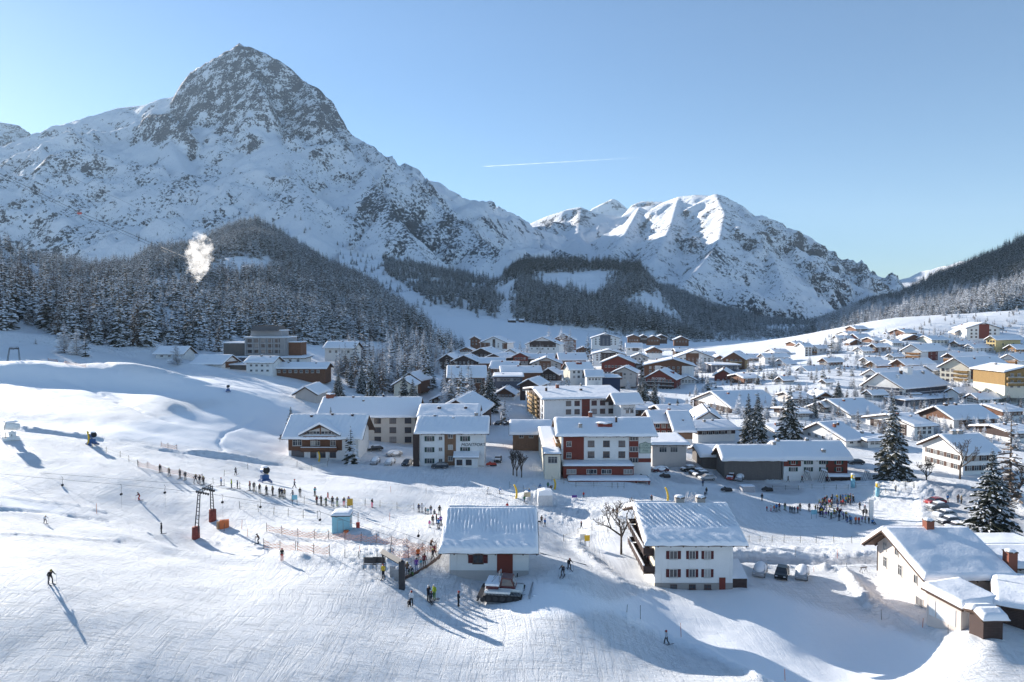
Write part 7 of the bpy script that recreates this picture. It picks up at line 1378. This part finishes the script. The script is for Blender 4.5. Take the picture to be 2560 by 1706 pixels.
p = hit(2178, 1300); T = thing('banner_column', p, 0, 'tall narrow white banner right of the ski school', 'banner'); b = MB(); b.box(-.45, .45, -.04, .04, .2, 4.2); b.build('cloth', M_WHT, T); b = MB(); b.tube((-.5, 0, -.3), (-.5, 0, 4.4), .04); b.build('pole', M_IRON, T)
# ski racks: skis leaned together like tents
for x, y, s, l in ((2017, 1204, 1.0, 'tent-shaped ski rack nearest the farmhouse door'), (2060, 1206, 1.25, 'largest tent-shaped ski rack, hung with many skis'), (2168, 1202, 1.0, 'tent-shaped ski rack at the right end of the farmhouse wall')):
    p = hit(x, y); T = thing('ski_rack', p, R(10), l, 'ski rack'); T.scale = (s, s, s)
    for k in range(7):
        for sd in (-1, 1):
            b = MB(); b.tube((sd * 1.0, -.9 + k * .3, 0), (sd * .05, -.9 + k * .3, 2.5), .05, .05, 4); b.build('ski', M_SKI if k % 2 else M_WHT, T)
    b = MB(); b.tube((0, -1.1, 2.2), (0, 1.1, 2.2), .04); b.build('rail', M_IRON, T); b = MB(); b.ball((0, 0, 2.5), .25, 1.1, .2, 8, 5); b.build('snow', M_RSNOW, T)
p = hit(2108, 1203); T = thing('shelter', p, 0, 'long low snow-covered bench shelter in front of the farmhouse', 'shelter'); b = MB(); b.box(-4.5, 4.5, 0, .15, -.3, 1.0); b.box(-4.6, 4.6, -.6, 1.0, 1.0, 1.12); b.build('frame', WM['dark'], T); v, f = roof_snow_mesh(9.2, 1.7, .6, 4, 2); obj('snow', new_mesh('snow', v, f, [M_RSNOW], True), T, (-4.6, -.65, 1.125))
# --- drag lift pylons
def ladder(b, p0, p1, w0, w1, n, r=.05, ax=Vector((0, 1, 0))):
    p0, p1 = Vector(p0), Vector(p1)
    for s in (-1, 1): b.tube(p0 + ax * s * w0 / 2, p1 + ax * s * w1 / 2, r, r, 5)
    for i in range(1, n): t = i / n; q = p0.lerp(p1, t); w_ = w0 + (w1 - w0) * t; b.tube(q - ax * w_ / 2, q + ax * w_ / 2, r * .6, r * .6, 4)
M_PAD = mat('faded_red_pad', (.25, .06, .045), .8, .3)
def pylon(a, c, ta, tc, D, label, pads=True, sheaves=6):
    A, C_ = P(a[0], a[1], D), P(c[0], c[1], D + 7); A[2] = gz(A[0], A[1]); C_[2] = gz(C_[0], C_[1])
    TA, TC = P(ta[0], ta[1], D), P(tc[0], tc[1], D + 7); o0 = A.copy(); T = thing('lift_pylon', o0, 0, label, 'lift pylon'); A, C_, TA, TC = [Vector(q - o0) for q in (A, C_, TA, TC)]
    ax = (TC - TA).normalized(); ax = Vector((0.85, -.5, 0)).normalized()
    for p0, p1 in ((A, TA), (C_, TC)): b = MB(); ladder(b, p0, p1, .95, .5, 12, .085, ax); b.build('leg', M_IRON, T)
    b = MB(); e = (TC - TA).normalized(); ladder(b, TA - e * .3, TC + e * .3, .45, .45, 8, .06, Vector((0, 0, 1))); cb = b.build('crossbeam', M_IRON, T)
    d = Vector((-.85, .52, 0))
    for k, t in enumerate((.25, .75)):
        q = TA.lerp(TC, t) + Vector((0, 0, -.35)); b = MB(); b.tube(q - d * 1.6, q + d * 1.6, .05); b.tube(q, q + Vector((0, 0, .5)), .05); w_ = b.build('sheave_train', M_IRON, T)
        for j in range(6): c_ = q + d * (-1.5 + .6 * j); b = MB(); s_ = Vector((.52, .85, 0)) * .06; b.tube(c_ - s_ + Vector((0, 0, -.1)), c_ + s_ + Vector((0, 0, -.1)), .2, .2, 10); b.build('sheave', M_BLACK, w_)
    if pads:
        for q in (A, C_): b = MB(); b.tube(q + Vector((0, 0, -.3)), q + Vector((0, 0, 1.9)), .62, .58, 10); b.build('pad', M_PAD, T, True)
    return T, o0, TA, TC
pylon((490, 1356), (532, 1325), (498, 1230), (528, 1214), 107, 'drag-lift portal pylon with red foot pads on the left piste')
pylon((18, 925), (51, 924), (24, 870), (46, 869), 252, 'distant drag-lift portal pylon on the upper left slope', False)
box_thing('pad', 561, 1322, 1.4, .7, 1.3, M_ORG, 'orange crash pad box right of the lift pylon', 'crash pad', 20, 0)
box_thing('pad', 549, 1324, .8, .5, 1.1, mat('tan_pad', (.45, .28, .16), .7), 'tan crash pad leaning beside the orange box', 'crash pad', 50, 0)
# hanging drag hangers with cable
for i, (x, y, D_, hp) in enumerate([(43, 1218, 118, 22), (156, 1213, 118, 22), (303, 1236, 112, 26), (412, 1232, 110, 20), (556, 1256, 108, 20), (651, 1268, 112, 20), (800, 1300, 108, 24), (1046, 1340, 92, 16)]):
    q = P(x, y, D_); l_ = hp * D_ / F; T = thing('drag_hanger', q, 0, 'drag-lift hanger above the piste, number %s from the left'.replace('number %s', ['first', 'second', 'third', 'fourth', 'fifth', 'sixth', 'seventh', 'eighth'][i]), 'lift hanger', 'drag hangers on the lift rope')
    b = MB(); b.path([(-.1, 0, l_), (.12, 0, l_ * .75), (0, 0, l_ * .4), (.05, 0, .15)], .03, 4); b.build('rod', M_IRON, T); b = MB(); b.tube((0, -.12, 0), (0, .12, 0), .19, .19, 10); b.build('disc', M_BLACK, T); b = MB(); b.tube((.05, 0, -2.4), (.05, 0, -.15), .012, .012, 3); b.build('cord', M_IRON, T)
def cable(pts, r, label, cat='cable', name='lift_cable', sag=0.0):
    b = MB(); n = 40; A = [Vector(q) for q in pts]; out = []
    for k in range(len(A) - 1):
        for i in range(n if k == len(A) - 2 else n): t = i / n; q = A[k].lerp(A[k + 1], t); q.z -= sag * 4 * t * (1 - t); out.append(q)
    out.append(A[-1]); b.path(out, r, 4, 0, r if r < .1 else r * .25); o = b.build(name, M_IRON); props(o, label, cat); return o
cable([P(-60, 1180, 120), P(300, 1212, 112), P(500, 1231, 107), P(800, 1280, 100), P(1060, 1370, 92)], .022, 'uphill rope of the drag lift crossing the piste'); cable([P(-60, 1170, 126), P(528, 1216, 114), P(830, 1270, 104), P(1080, 1360, 94)], .022, 'return rope of the drag lift crossing the piste')
cab_ = S([(-30, 385, 1500), (183, 488, 1250), (370, 568, 1000), (540, 640, 800), (700, 710, 620), (850, 778, 470), (990, 838, 360)])
cab_ = cab_[:-1]
cable([P(*q) for q in cab_], .50, 'upper main cable of the aerial cableway', name='cableway_cable'); cable([P(q[0], q[1] + 7, q[2]) for q in cab_], .34, 'lower main cable of the aerial cableway', name='cableway_cable')
cable([P(q[0], q[1], q[2]) for q in S([(60, 360, 1500), (300, 470, 1250), (470, 556, 1000)])], .28, 'thin upper cable in front of the tall peak', name='cableway_cable')
q = P(199, 536, 1240); T = thing('cable_car', q, 0, 'red cable car cabin hanging below the cables', 'cable car'); b = MB(); b.prism([(-3, 0), (3, 0), (3.3, 1), (3.3, 3.2), (2.8, 4), (-2.8, 4), (-3.3, 3.2), (-3.3, 1)], 'y', -1.6, 1.6); b.build('cabin', M_REDP, T); b = MB(); b.box(-3.0, 3.0, -1.65, 1.65, 1.8, 3.2); b.build('window', M_GLASS, T); b = MB(); b.tube((0, 0, 4), (0, 0, 9), .25); b.box(-2.5, 2.5, -.3, .3, 8.6, 9.4); b.build('hanger', M_IRON, T)
# --- timber gate and ramp beside the barn
q0 = hit(1005, 1472); T = thing('queue_gate', q0, 0, 'dark portal gate of the lift queue left of the barn', 'gate'); m_ = q0[1] / F
b = MB(); b.box(-.35, .35, -.3, .3, -.5, 70 * m_); b.build('post', M_IRON, T); far_ = hit(957, 1438); e = Vector(far_ - q0); zt = 66 * m_
b = MB(); b.tube((0, 0, zt), (e.x, e.y, zt + .2), .42, .42, 4); b.build('beam', M_IRON, T); b = MB(); b.tube((e.x, e.y, e.z - .3), (e.x, e.y, zt), .12); b.build('post', M_IRON, T)
for k in range(3): c_ = Vector((e.x, e.y, e.z)) * (.2 + .22 * k); b = MB(); b.box(-.35, .35, -.1, .1, 0, 1.5); b.build('turnstile', M_STEEL, T, loc=(c_.x + .3, c_.y + .6, c_.z * .7))
pts = [(1012, 1452), (1040, 1440), (1068, 1424), (1095, 1404), (1108, 1384)]; W3 = [hit(*a) for a in pts]; q0 = W3[0]; T = thing('ramp_railing', q0, 0, 'dark timber wall and railing along the queue ramp', 'railing')
b = MB()
for a, c in zip(W3[:-1], W3[1:]): a, c = Vector(a - q0), Vector(c - q0); n = (c - a).cross(Vector((0, 0, 1))).normalized() * .06; b.poly([a - n - Vector((0, 0, .6)), c - n - Vector((0, 0, .6)), c - n + Vector((0, 0, .35)), a - n + Vector((0, 0, .35))]); b.poly([a + n - Vector((0, 0, .6)), c + n - Vector((0, 0, .6)), c + n + Vector((0, 0, .35)), a + n + Vector((0, 0, .35))]); b.poly([a - n + Vector((0, 0, .35)), c - n + Vector((0, 0, .35)), c + n + Vector((0, 0, .35)), a + n + Vector((0, 0, .35))])
b.build('board', WM['dark'], T)
for off, nm in ((Vector((0, 0, 0)), 'near'), (Vector((-.9, 2.0, .3)), 'far')):
    b = MB()
    for a, c in zip(W3[:-1], W3[1:]):
        a, c = Vector(a - q0) + off, Vector(c - q0) + off
        for h in (.6, 1.05): b.tube(a + Vector((0, 0, h)), c + Vector((0, 0, h)), .035, .035, 4)
        for t in (0, .5): g_ = a.lerp(c, t); b.tube(g_ - Vector((0, 0, .3)), g_ + Vector((0, 0, 1.1)), .035, .035, 4)
    b.build('handrail', M_STEEL, T)
for x, l in ((925, 'left blank metal board frame by the queue gate'), (948, 'right blank metal board frame by the queue gate')):
    p = hit(x, 1428); T = thing('board_frame', p, R(-4), l, 'board frame'); b = MB(); [b.tube((sx * .8, 0, -.3), (sx * .8, 0, 1.6), .04) for sx in (-1, 1)]; [b.tube((-.8, 0, z), (.8, 0, z), .04) for z in (.7, 1.6)]; b.build('frame', M_IRON, T); b = MB(); b.box(-.74, .74, -.02, .02, .85, 1.55); b.build('panel', M_IRON, T)
# --- nets and fences
def net_mat(name, col, alpha, sc=5.0):
    t = NT(name); t.base(col); t.b.inputs['Roughness'].default_value = .9; w = t.n('ShaderNodeTexChecker', i_Scale=sc); t.l(t.mapping(t.ocoord(), (1, 1, 1)), w.inputs['Vector'])
    t.l(t.math('ADD', t.math('MULTIPLY', w.outputs['Fac'], alpha), .12), t.b.inputs['Alpha']); return t.m
N_OR, N_YE, N_WH = net_mat('orange_net', (.80, .36, .20), .45), net_mat('yellow_tape_net', (.85, .62, .12), .22), net_mat('pale_net', (.75, .72, .60), .2)
def net(pts, H_, m, label, n_posts, post_m=None, band=None, name='safety_net', kind='fence'):
    W_ = []
    for (a, b_) in zip(pts[:-1], pts[1:]):
        k = max(1, n_posts // (len(pts) - 1))
        for i in range(k): t = i / k; W_.append((a[0] + (b_[0] - a[0]) * t, a[1] + (b_[1] - a[1]) * t))
    W_.append(pts[-1]); Q = [hit(*a) for a in W_]; q0 = Q[0]; T = thing(name, q0, 0, label, kind)
    for i, q in enumerate(Q):
        l_ = Vector(q - q0); b = MB(); tl = Vector((random.uniform(-.12, .12), random.uniform(-.1, .1), H_ + .15)); b.tube(Vector((0, 0, -.4)), tl, .045, .04, 5); b.build('post', post_m or M_IRON, T, loc=l_)
    for i in range(len(Q) - 1):
        a, c = Vector(Q[i] - q0), Vector(Q[i + 1] - q0); b = MB(); ns = 5
        for j in range(ns):
            t0, t1 = j / ns, (j + 1) / ns; s0, s1 = [.28 * H_ * 4 * t * (1 - t) for t in (t0, t1)]; p0, p1 = a.lerp(c, t0), a.lerp(c, t1)
            g0 = gz(p0.x + q0[0], p0.y + q0[1]) - q0[2]; g1 = gz(p1.x + q0[0], p1.y + q0[1]) - q0[2]
            if band:
                for z0, z1 in band: b.poly([(p0.x, p0.y, g0 + z0), (p1.x, p1.y, g1 + z0), (p1.x, p1.y, g1 + z1 - s1 * .3), (p0.x, p0.y, g0 + z1 - s0 * .3)])
            else: b.poly([(p0.x, p0.y, g0 + .1), (p1.x, p1.y, g1 + .1), (p1.x, p1.y, g1 + H_ - s1), (p0.x, p0.y, g0 + H_ - s0)])
        b.build('mesh_panel', m, T)
BD = [(.35, .5), (.95, 1.1)]
net([(667,1328),(705,1334),(745,1340),(785,1345),(822,1350),(862,1354)], 1.25, N_OR, 'upper sagging orange net left of the blue hut', 5); net([(862,1354),(902,1358),(940,1363),(980,1368),(1018,1374),(1056,1382),(1092,1388)], 1.25, N_OR, 'orange net running from the blue hut to the lift barn', 6)
net([(660,1372),(700,1376),(738,1380)], 1.35, N_OR, 'lower orange net, left length', 2); net([(742,1379),(784,1384),(824,1388)], 1.35, N_OR, 'lower orange net, right length', 2); net([(978,1402),(1022,1402),(1062,1398)], 1.4, N_OR, 'short orange net behind the lift queue', 3)
net([(862,1392),(898,1396),(944,1404),(978,1404)], .9, N_WH, 'thin pinkish tape fence between the orange nets', 3); net([(345,1168),(370,1172),(405,1182),(450,1190),(505,1200)], 1.3, N_OR, 'orange net behind the first skiers of the waiting row', 5)
net([(230,1120),(300,1142),(345,1166)], 1.2, N_YE, 'faint yellow net above the left piste', 4, None, BD); net([(505,1202),(560,1216),(640,1236),(700,1248),(760,1258),(870,1272)], 1.2, N_YE, 'yellow tape net in front of the waiting row', 10, None, BD)
net([(560,1190),(620,1172)], 1.2, N_YE, 'short yellow tape net above the waiting row', 2, None, BD); net([(875,1264),(950,1270),(1035,1276)], 1.3, N_YE, 'yellow banded net right of the waiting row', 5, None, BD); net([(600,1272),(646,1280),(684,1284),(720,1288),(758,1294),(795,1298)], 1.2, N_YE, 'yellow tape fence left of the blue hut', 5, None, BD)
net([(742,1165),(780,1172),(818,1166),(822,1150)], 1.4, N_WH, 'pale net around the yellow flag before the timber chalet', 5); net([(1275,1222),(1310,1232),(1345,1238)], 1.5, N_YE, 'yellow net at the practice lift', 3, None, BD); net([(1380,1205),(1440,1218),(1530,1222),(1560,1222)], 1.2, N_YE, 'yellow net below the restaurant hotel', 6, None, BD)
net([(1410,1352),(1445,1336),(1480,1330),(1520,1330),(1580,1340)], 1.1, N_YE, 'yellow tape fence on the bend of the path', 6, None, BD); net([(1845,1352),(1900,1352),(1960,1354),(2040,1356),(2130,1358)], 1.2, N_YE, 'long yellow net across the snow below the ski school', 9, None, BD)
net([(1930,1228),(2030,1226),(2120,1226)], 1.1, N_YE, 'long yellow net between the farmhouse and the ski school', 7, None, BD); net([(2140,1222),(2200,1218),(2262,1216),(2284,1222)], 1.2, N_YE, 'yellow and brown tape barrier near the pillars', 5, None, BD); net([(2190,1240),(2240,1232),(2286,1224)], 1.1, N_YE, 'second tape barrier right of the pillars', 4, None, BD)
net([(402,1116),(420,1122),(443,1124)], 1.2, N_OR, 'small orange net alone on the open slope', 3); net([(120,902),(165,910),(215,920)], 1.2, N_OR, 'orange net beside the far drag-lift track', 4); net([(0,1095),(28,1102)], 1.2, N_YE, 'yellow net around the left snow gun', 2, None, BD)
net([(1440,960),(1480,962),(1560,958)], 1.3, mat('rail_grey', (.2, .2, .22), .6), 'far street railing near the timber hotel', 5, None, [(.9, 1.0)], 'railing', 'railing'); net([(1640,992),(1740,990),(1800,985)], 1.3, mat('rail_grey', (.2, .2, .22), .6), 'street railing in the village centre', 8, None, [(.9, 1.0)], 'railing', 'railing')
for i, (x, y, h) in enumerate([(242,1286,26),(1601,1546,36),(1703,1592,36),(2204,1548,26),(2306,1572,24),(1960,1352,20),(2093,1400,24),(1988,1395,24),(900,1380,16),(1420,1200,20),(1433,1195,20),(560,1330,20),(618,1340,20),(637,1366,24),(604,1324,24),(2370,1590,22),(2035,1432,12),(2115,1430,12),(1963,1705,30),(1567,1530,20),(977,1233,16),(1065,1236,18),(974,1300,20)]):
    p = hit(x, y); o = thing('marker_pole', p, 0, ['slim orange marker pole standing in the snow', 'thin dark marker pole standing in the snow'][i % 2] + ' ' + ('on the left piste' if x < 800 else 'near the practice slope' if x < 1500 else 'in the lower right snowfield'), 'pole', 'marker poles in the snow'); b = MB(); b.tube((0, 0, -.3), (random.uniform(-.1, .1), 0, h * p[1] / F), .035, .03, 5); b.build('pole', M_ORG if i % 2 == 0 else M_IRON, o)
b = MB(); a_, c_ = hit(1350, 1388), hit(1466, 1414); b.tube(Vector(a_) + Vector((0, 0, .06)), Vector(c_) + Vector((0, 0, .06)), .05, .05, 5); o = b.build('rope', M_IRON); props(o, 'thin dark rope lying on the snow right of the barn', 'rope')
# benches on the lane
p = hit(2159, 1432); T = thing('sawhorse', p, R(20), 'small dark trestle on the lane left of the cream house', 'trestle'); b = MB(); b.box(-.7, .7, -.08, .08, .75, .85); [b.tube((sx * .5, sy * .3, 0), (sx * .5, 0, .78), .04, .04, 4) for sx in (-1, 1) for sy in (-1, 1)]; b.build('frame', WM['dark'], T)
# --- steam plume and contrail
def plume():
    m = bpy.data.materials.new('steam'); m.use_nodes = True; t = m.node_tree; t.nodes.remove(t.nodes['Principled BSDF']); v = t.nodes.new('ShaderNodeVolumePrincipled'); v.inputs['Color'].default_value = (.97, .97, .98, 1); v.inputs['Anisotropy'].default_value = .55
    g = t.nodes.new('ShaderNodeNewGeometry'); n = t.nodes.new('ShaderNodeTexNoise'); n.inputs['Scale'].default_value = .13; n.inputs['Detail'].default_value = 4; n.inputs['Roughness'].default_value = .62; t.links.new(g.outputs['Position'], n.inputs['Vector'])
    r = t.nodes.new('ShaderNodeMapRange'); r.inputs['From Min'].default_value = .30; r.inputs['From Max'].default_value = .46; r.inputs['To Max'].default_value = .075
    tc = t.nodes.new('ShaderNodeTexCoord'); sp = t.nodes.new('ShaderNodeVectorMath'); sp.operation = 'SUBTRACT'; sp.inputs[1].default_value = (.5, .5, .5); t.links.new(tc.outputs['Generated'], sp.inputs[0]); ln = t.nodes.new('ShaderNodeVectorMath'); ln.operation = 'LENGTH'
    sc_ = t.nodes.new('ShaderNodeVectorMath'); sc_.operation = 'MULTIPLY'; sc_.inputs[1].default_value = (1, 1, .8); t.links.new(sp.outputs[0], sc_.inputs[0]); t.links.new(sc_.outputs[0], ln.inputs[0])
    ma = t.nodes.new('ShaderNodeMath'); ma.operation = 'MULTIPLY_ADD'; t.links.new(ln.outputs['Value'], ma.inputs[0]); ma.inputs[1].default_value = -.55; t.links.new(n.outputs['Fac'], ma.inputs[2]); t.links.new(ma.outputs[0], r.inputs['Value']); t.links.new(r.outputs[0], v.inputs['Density']); t.links.new(v.outputs[0], t.nodes['Material Output'].inputs['Volume'])
    bm = bmesh.new(); D_ = 640
    for a, b_, rr in [(484,697,11),(486,684,15),(490,670,19),(494,655,22),(498,641,24),(506,628,21),(496,614,17),(486,602,13),(500,592,11),(476,590,8),(516,606,9)]:
        c = P(a, b_, D_); s_ = rr * 1.55 * D_ / F; mm = Matrix.Translation(Vector(c)) @ Matrix.Diagonal((s_, s_ * .9, s_, 1)); bmesh.ops.create_icosphere(bm, subdivisions=2, radius=1, matrix=mm)
    me = bpy.data.meshes.new('steam_plume'); bm.to_mesh(me); bm.free(); o = obj('steam_plume', me); rm = o.modifiers.new('r', 'REMESH'); rm.mode = 'VOXEL'; rm.voxel_size = 1.6
    dg = bpy.context.evaluated_depsgraph_get(); m2 = bpy.data.meshes.new_from_object(o.evaluated_get(dg)); o.modifiers.clear(); o.data = m2; m2.materials.clear(); m2.materials.append(m); m2.name = 'steam_plume'; props(o, 'bright white steam plume rising from the left forest', kind='stuff')
plume()
def contrail():
    t = NT('contrail_ice'); t.base((.9, .9, .92)); t.b.inputs['Roughness'].default_value = 1; g = t.n('ShaderNodeTexCoord').outputs['Generated']; sx = t.n('ShaderNodeSeparateXYZ'); t.l(g, sx.inputs[0]); lw = t.n('ShaderNodeLayerWeight', i_Blend=.5)
    fade = t.ramp(sx.outputs['X'], [(0, .0), (.03, .15), (.5, .07), (1, 0)]); al = t.math('MULTIPLY', fade, t.math('SUBTRACT', 1, lw.outputs['Facing'])); tl = t.n('ShaderNodeBsdfTranslucent'); tl.inputs[0].default_value = (.95, .95, .97, 1); tr = t.n('ShaderNodeBsdfTransparent'); ms = t.n('ShaderNodeMixShader'); t.l(al, ms.inputs[0]); t.l(tr.outputs[0], ms.inputs[1]); t.l(tl.outputs[0], ms.inputs[2]); t.l(ms.outputs[0], t.out.inputs['Surface'])
    b = MB(); A, B_ = Vector(P(1205, 417, 16000)), Vector(P(1640, 392, 17500)); pts = [A.lerp(B_, i / 12) for i in range(13)]; b.path(pts, 11, 8, 0, 22); o = b.build('contrail', t.m, None, True); props(o, 'thin white contrail across the sky', kind='stuff')
contrail()
# ------------------------------------------------------------------ air: pale haze over the whole valley
def build_haze():
    top = max(float(OMG[2].max()), 1500) + 25
    x0, x1, y0, y1, z0, z1 = -9500, 9500, -9400, 9400, -60, top
    v = [(x, y, z) for z in (z0, z1) for y in (y0, y1) for x in (x0, x1)]
    f = [(0, 2, 3, 1), (4, 5, 7, 6), (0, 1, 5, 4), (2, 6, 7, 3), (0, 4, 6, 2), (1, 3, 7, 5)]
    m = bpy.data.materials.new('haze'); m.use_nodes = True; t = m.node_tree; t.nodes.remove(t.nodes['Principled BSDF'])
    vol = t.nodes.new('ShaderNodeVolumePrincipled'); vol.inputs['Color'].default_value = (.62, .82, 1, 1)
    vol.inputs['Density'].default_value = HAZE; vol.inputs['Anisotropy'].default_value = 0.0
    t.links.new(vol.outputs[0], t.nodes['Material Output'].inputs['Volume'])
    o = obj('haze', new_mesh('haze', v, f, [m])); props(o, 'thin blue winter haze', kind='stuff')
HAZE = 0.000050
build_haze()
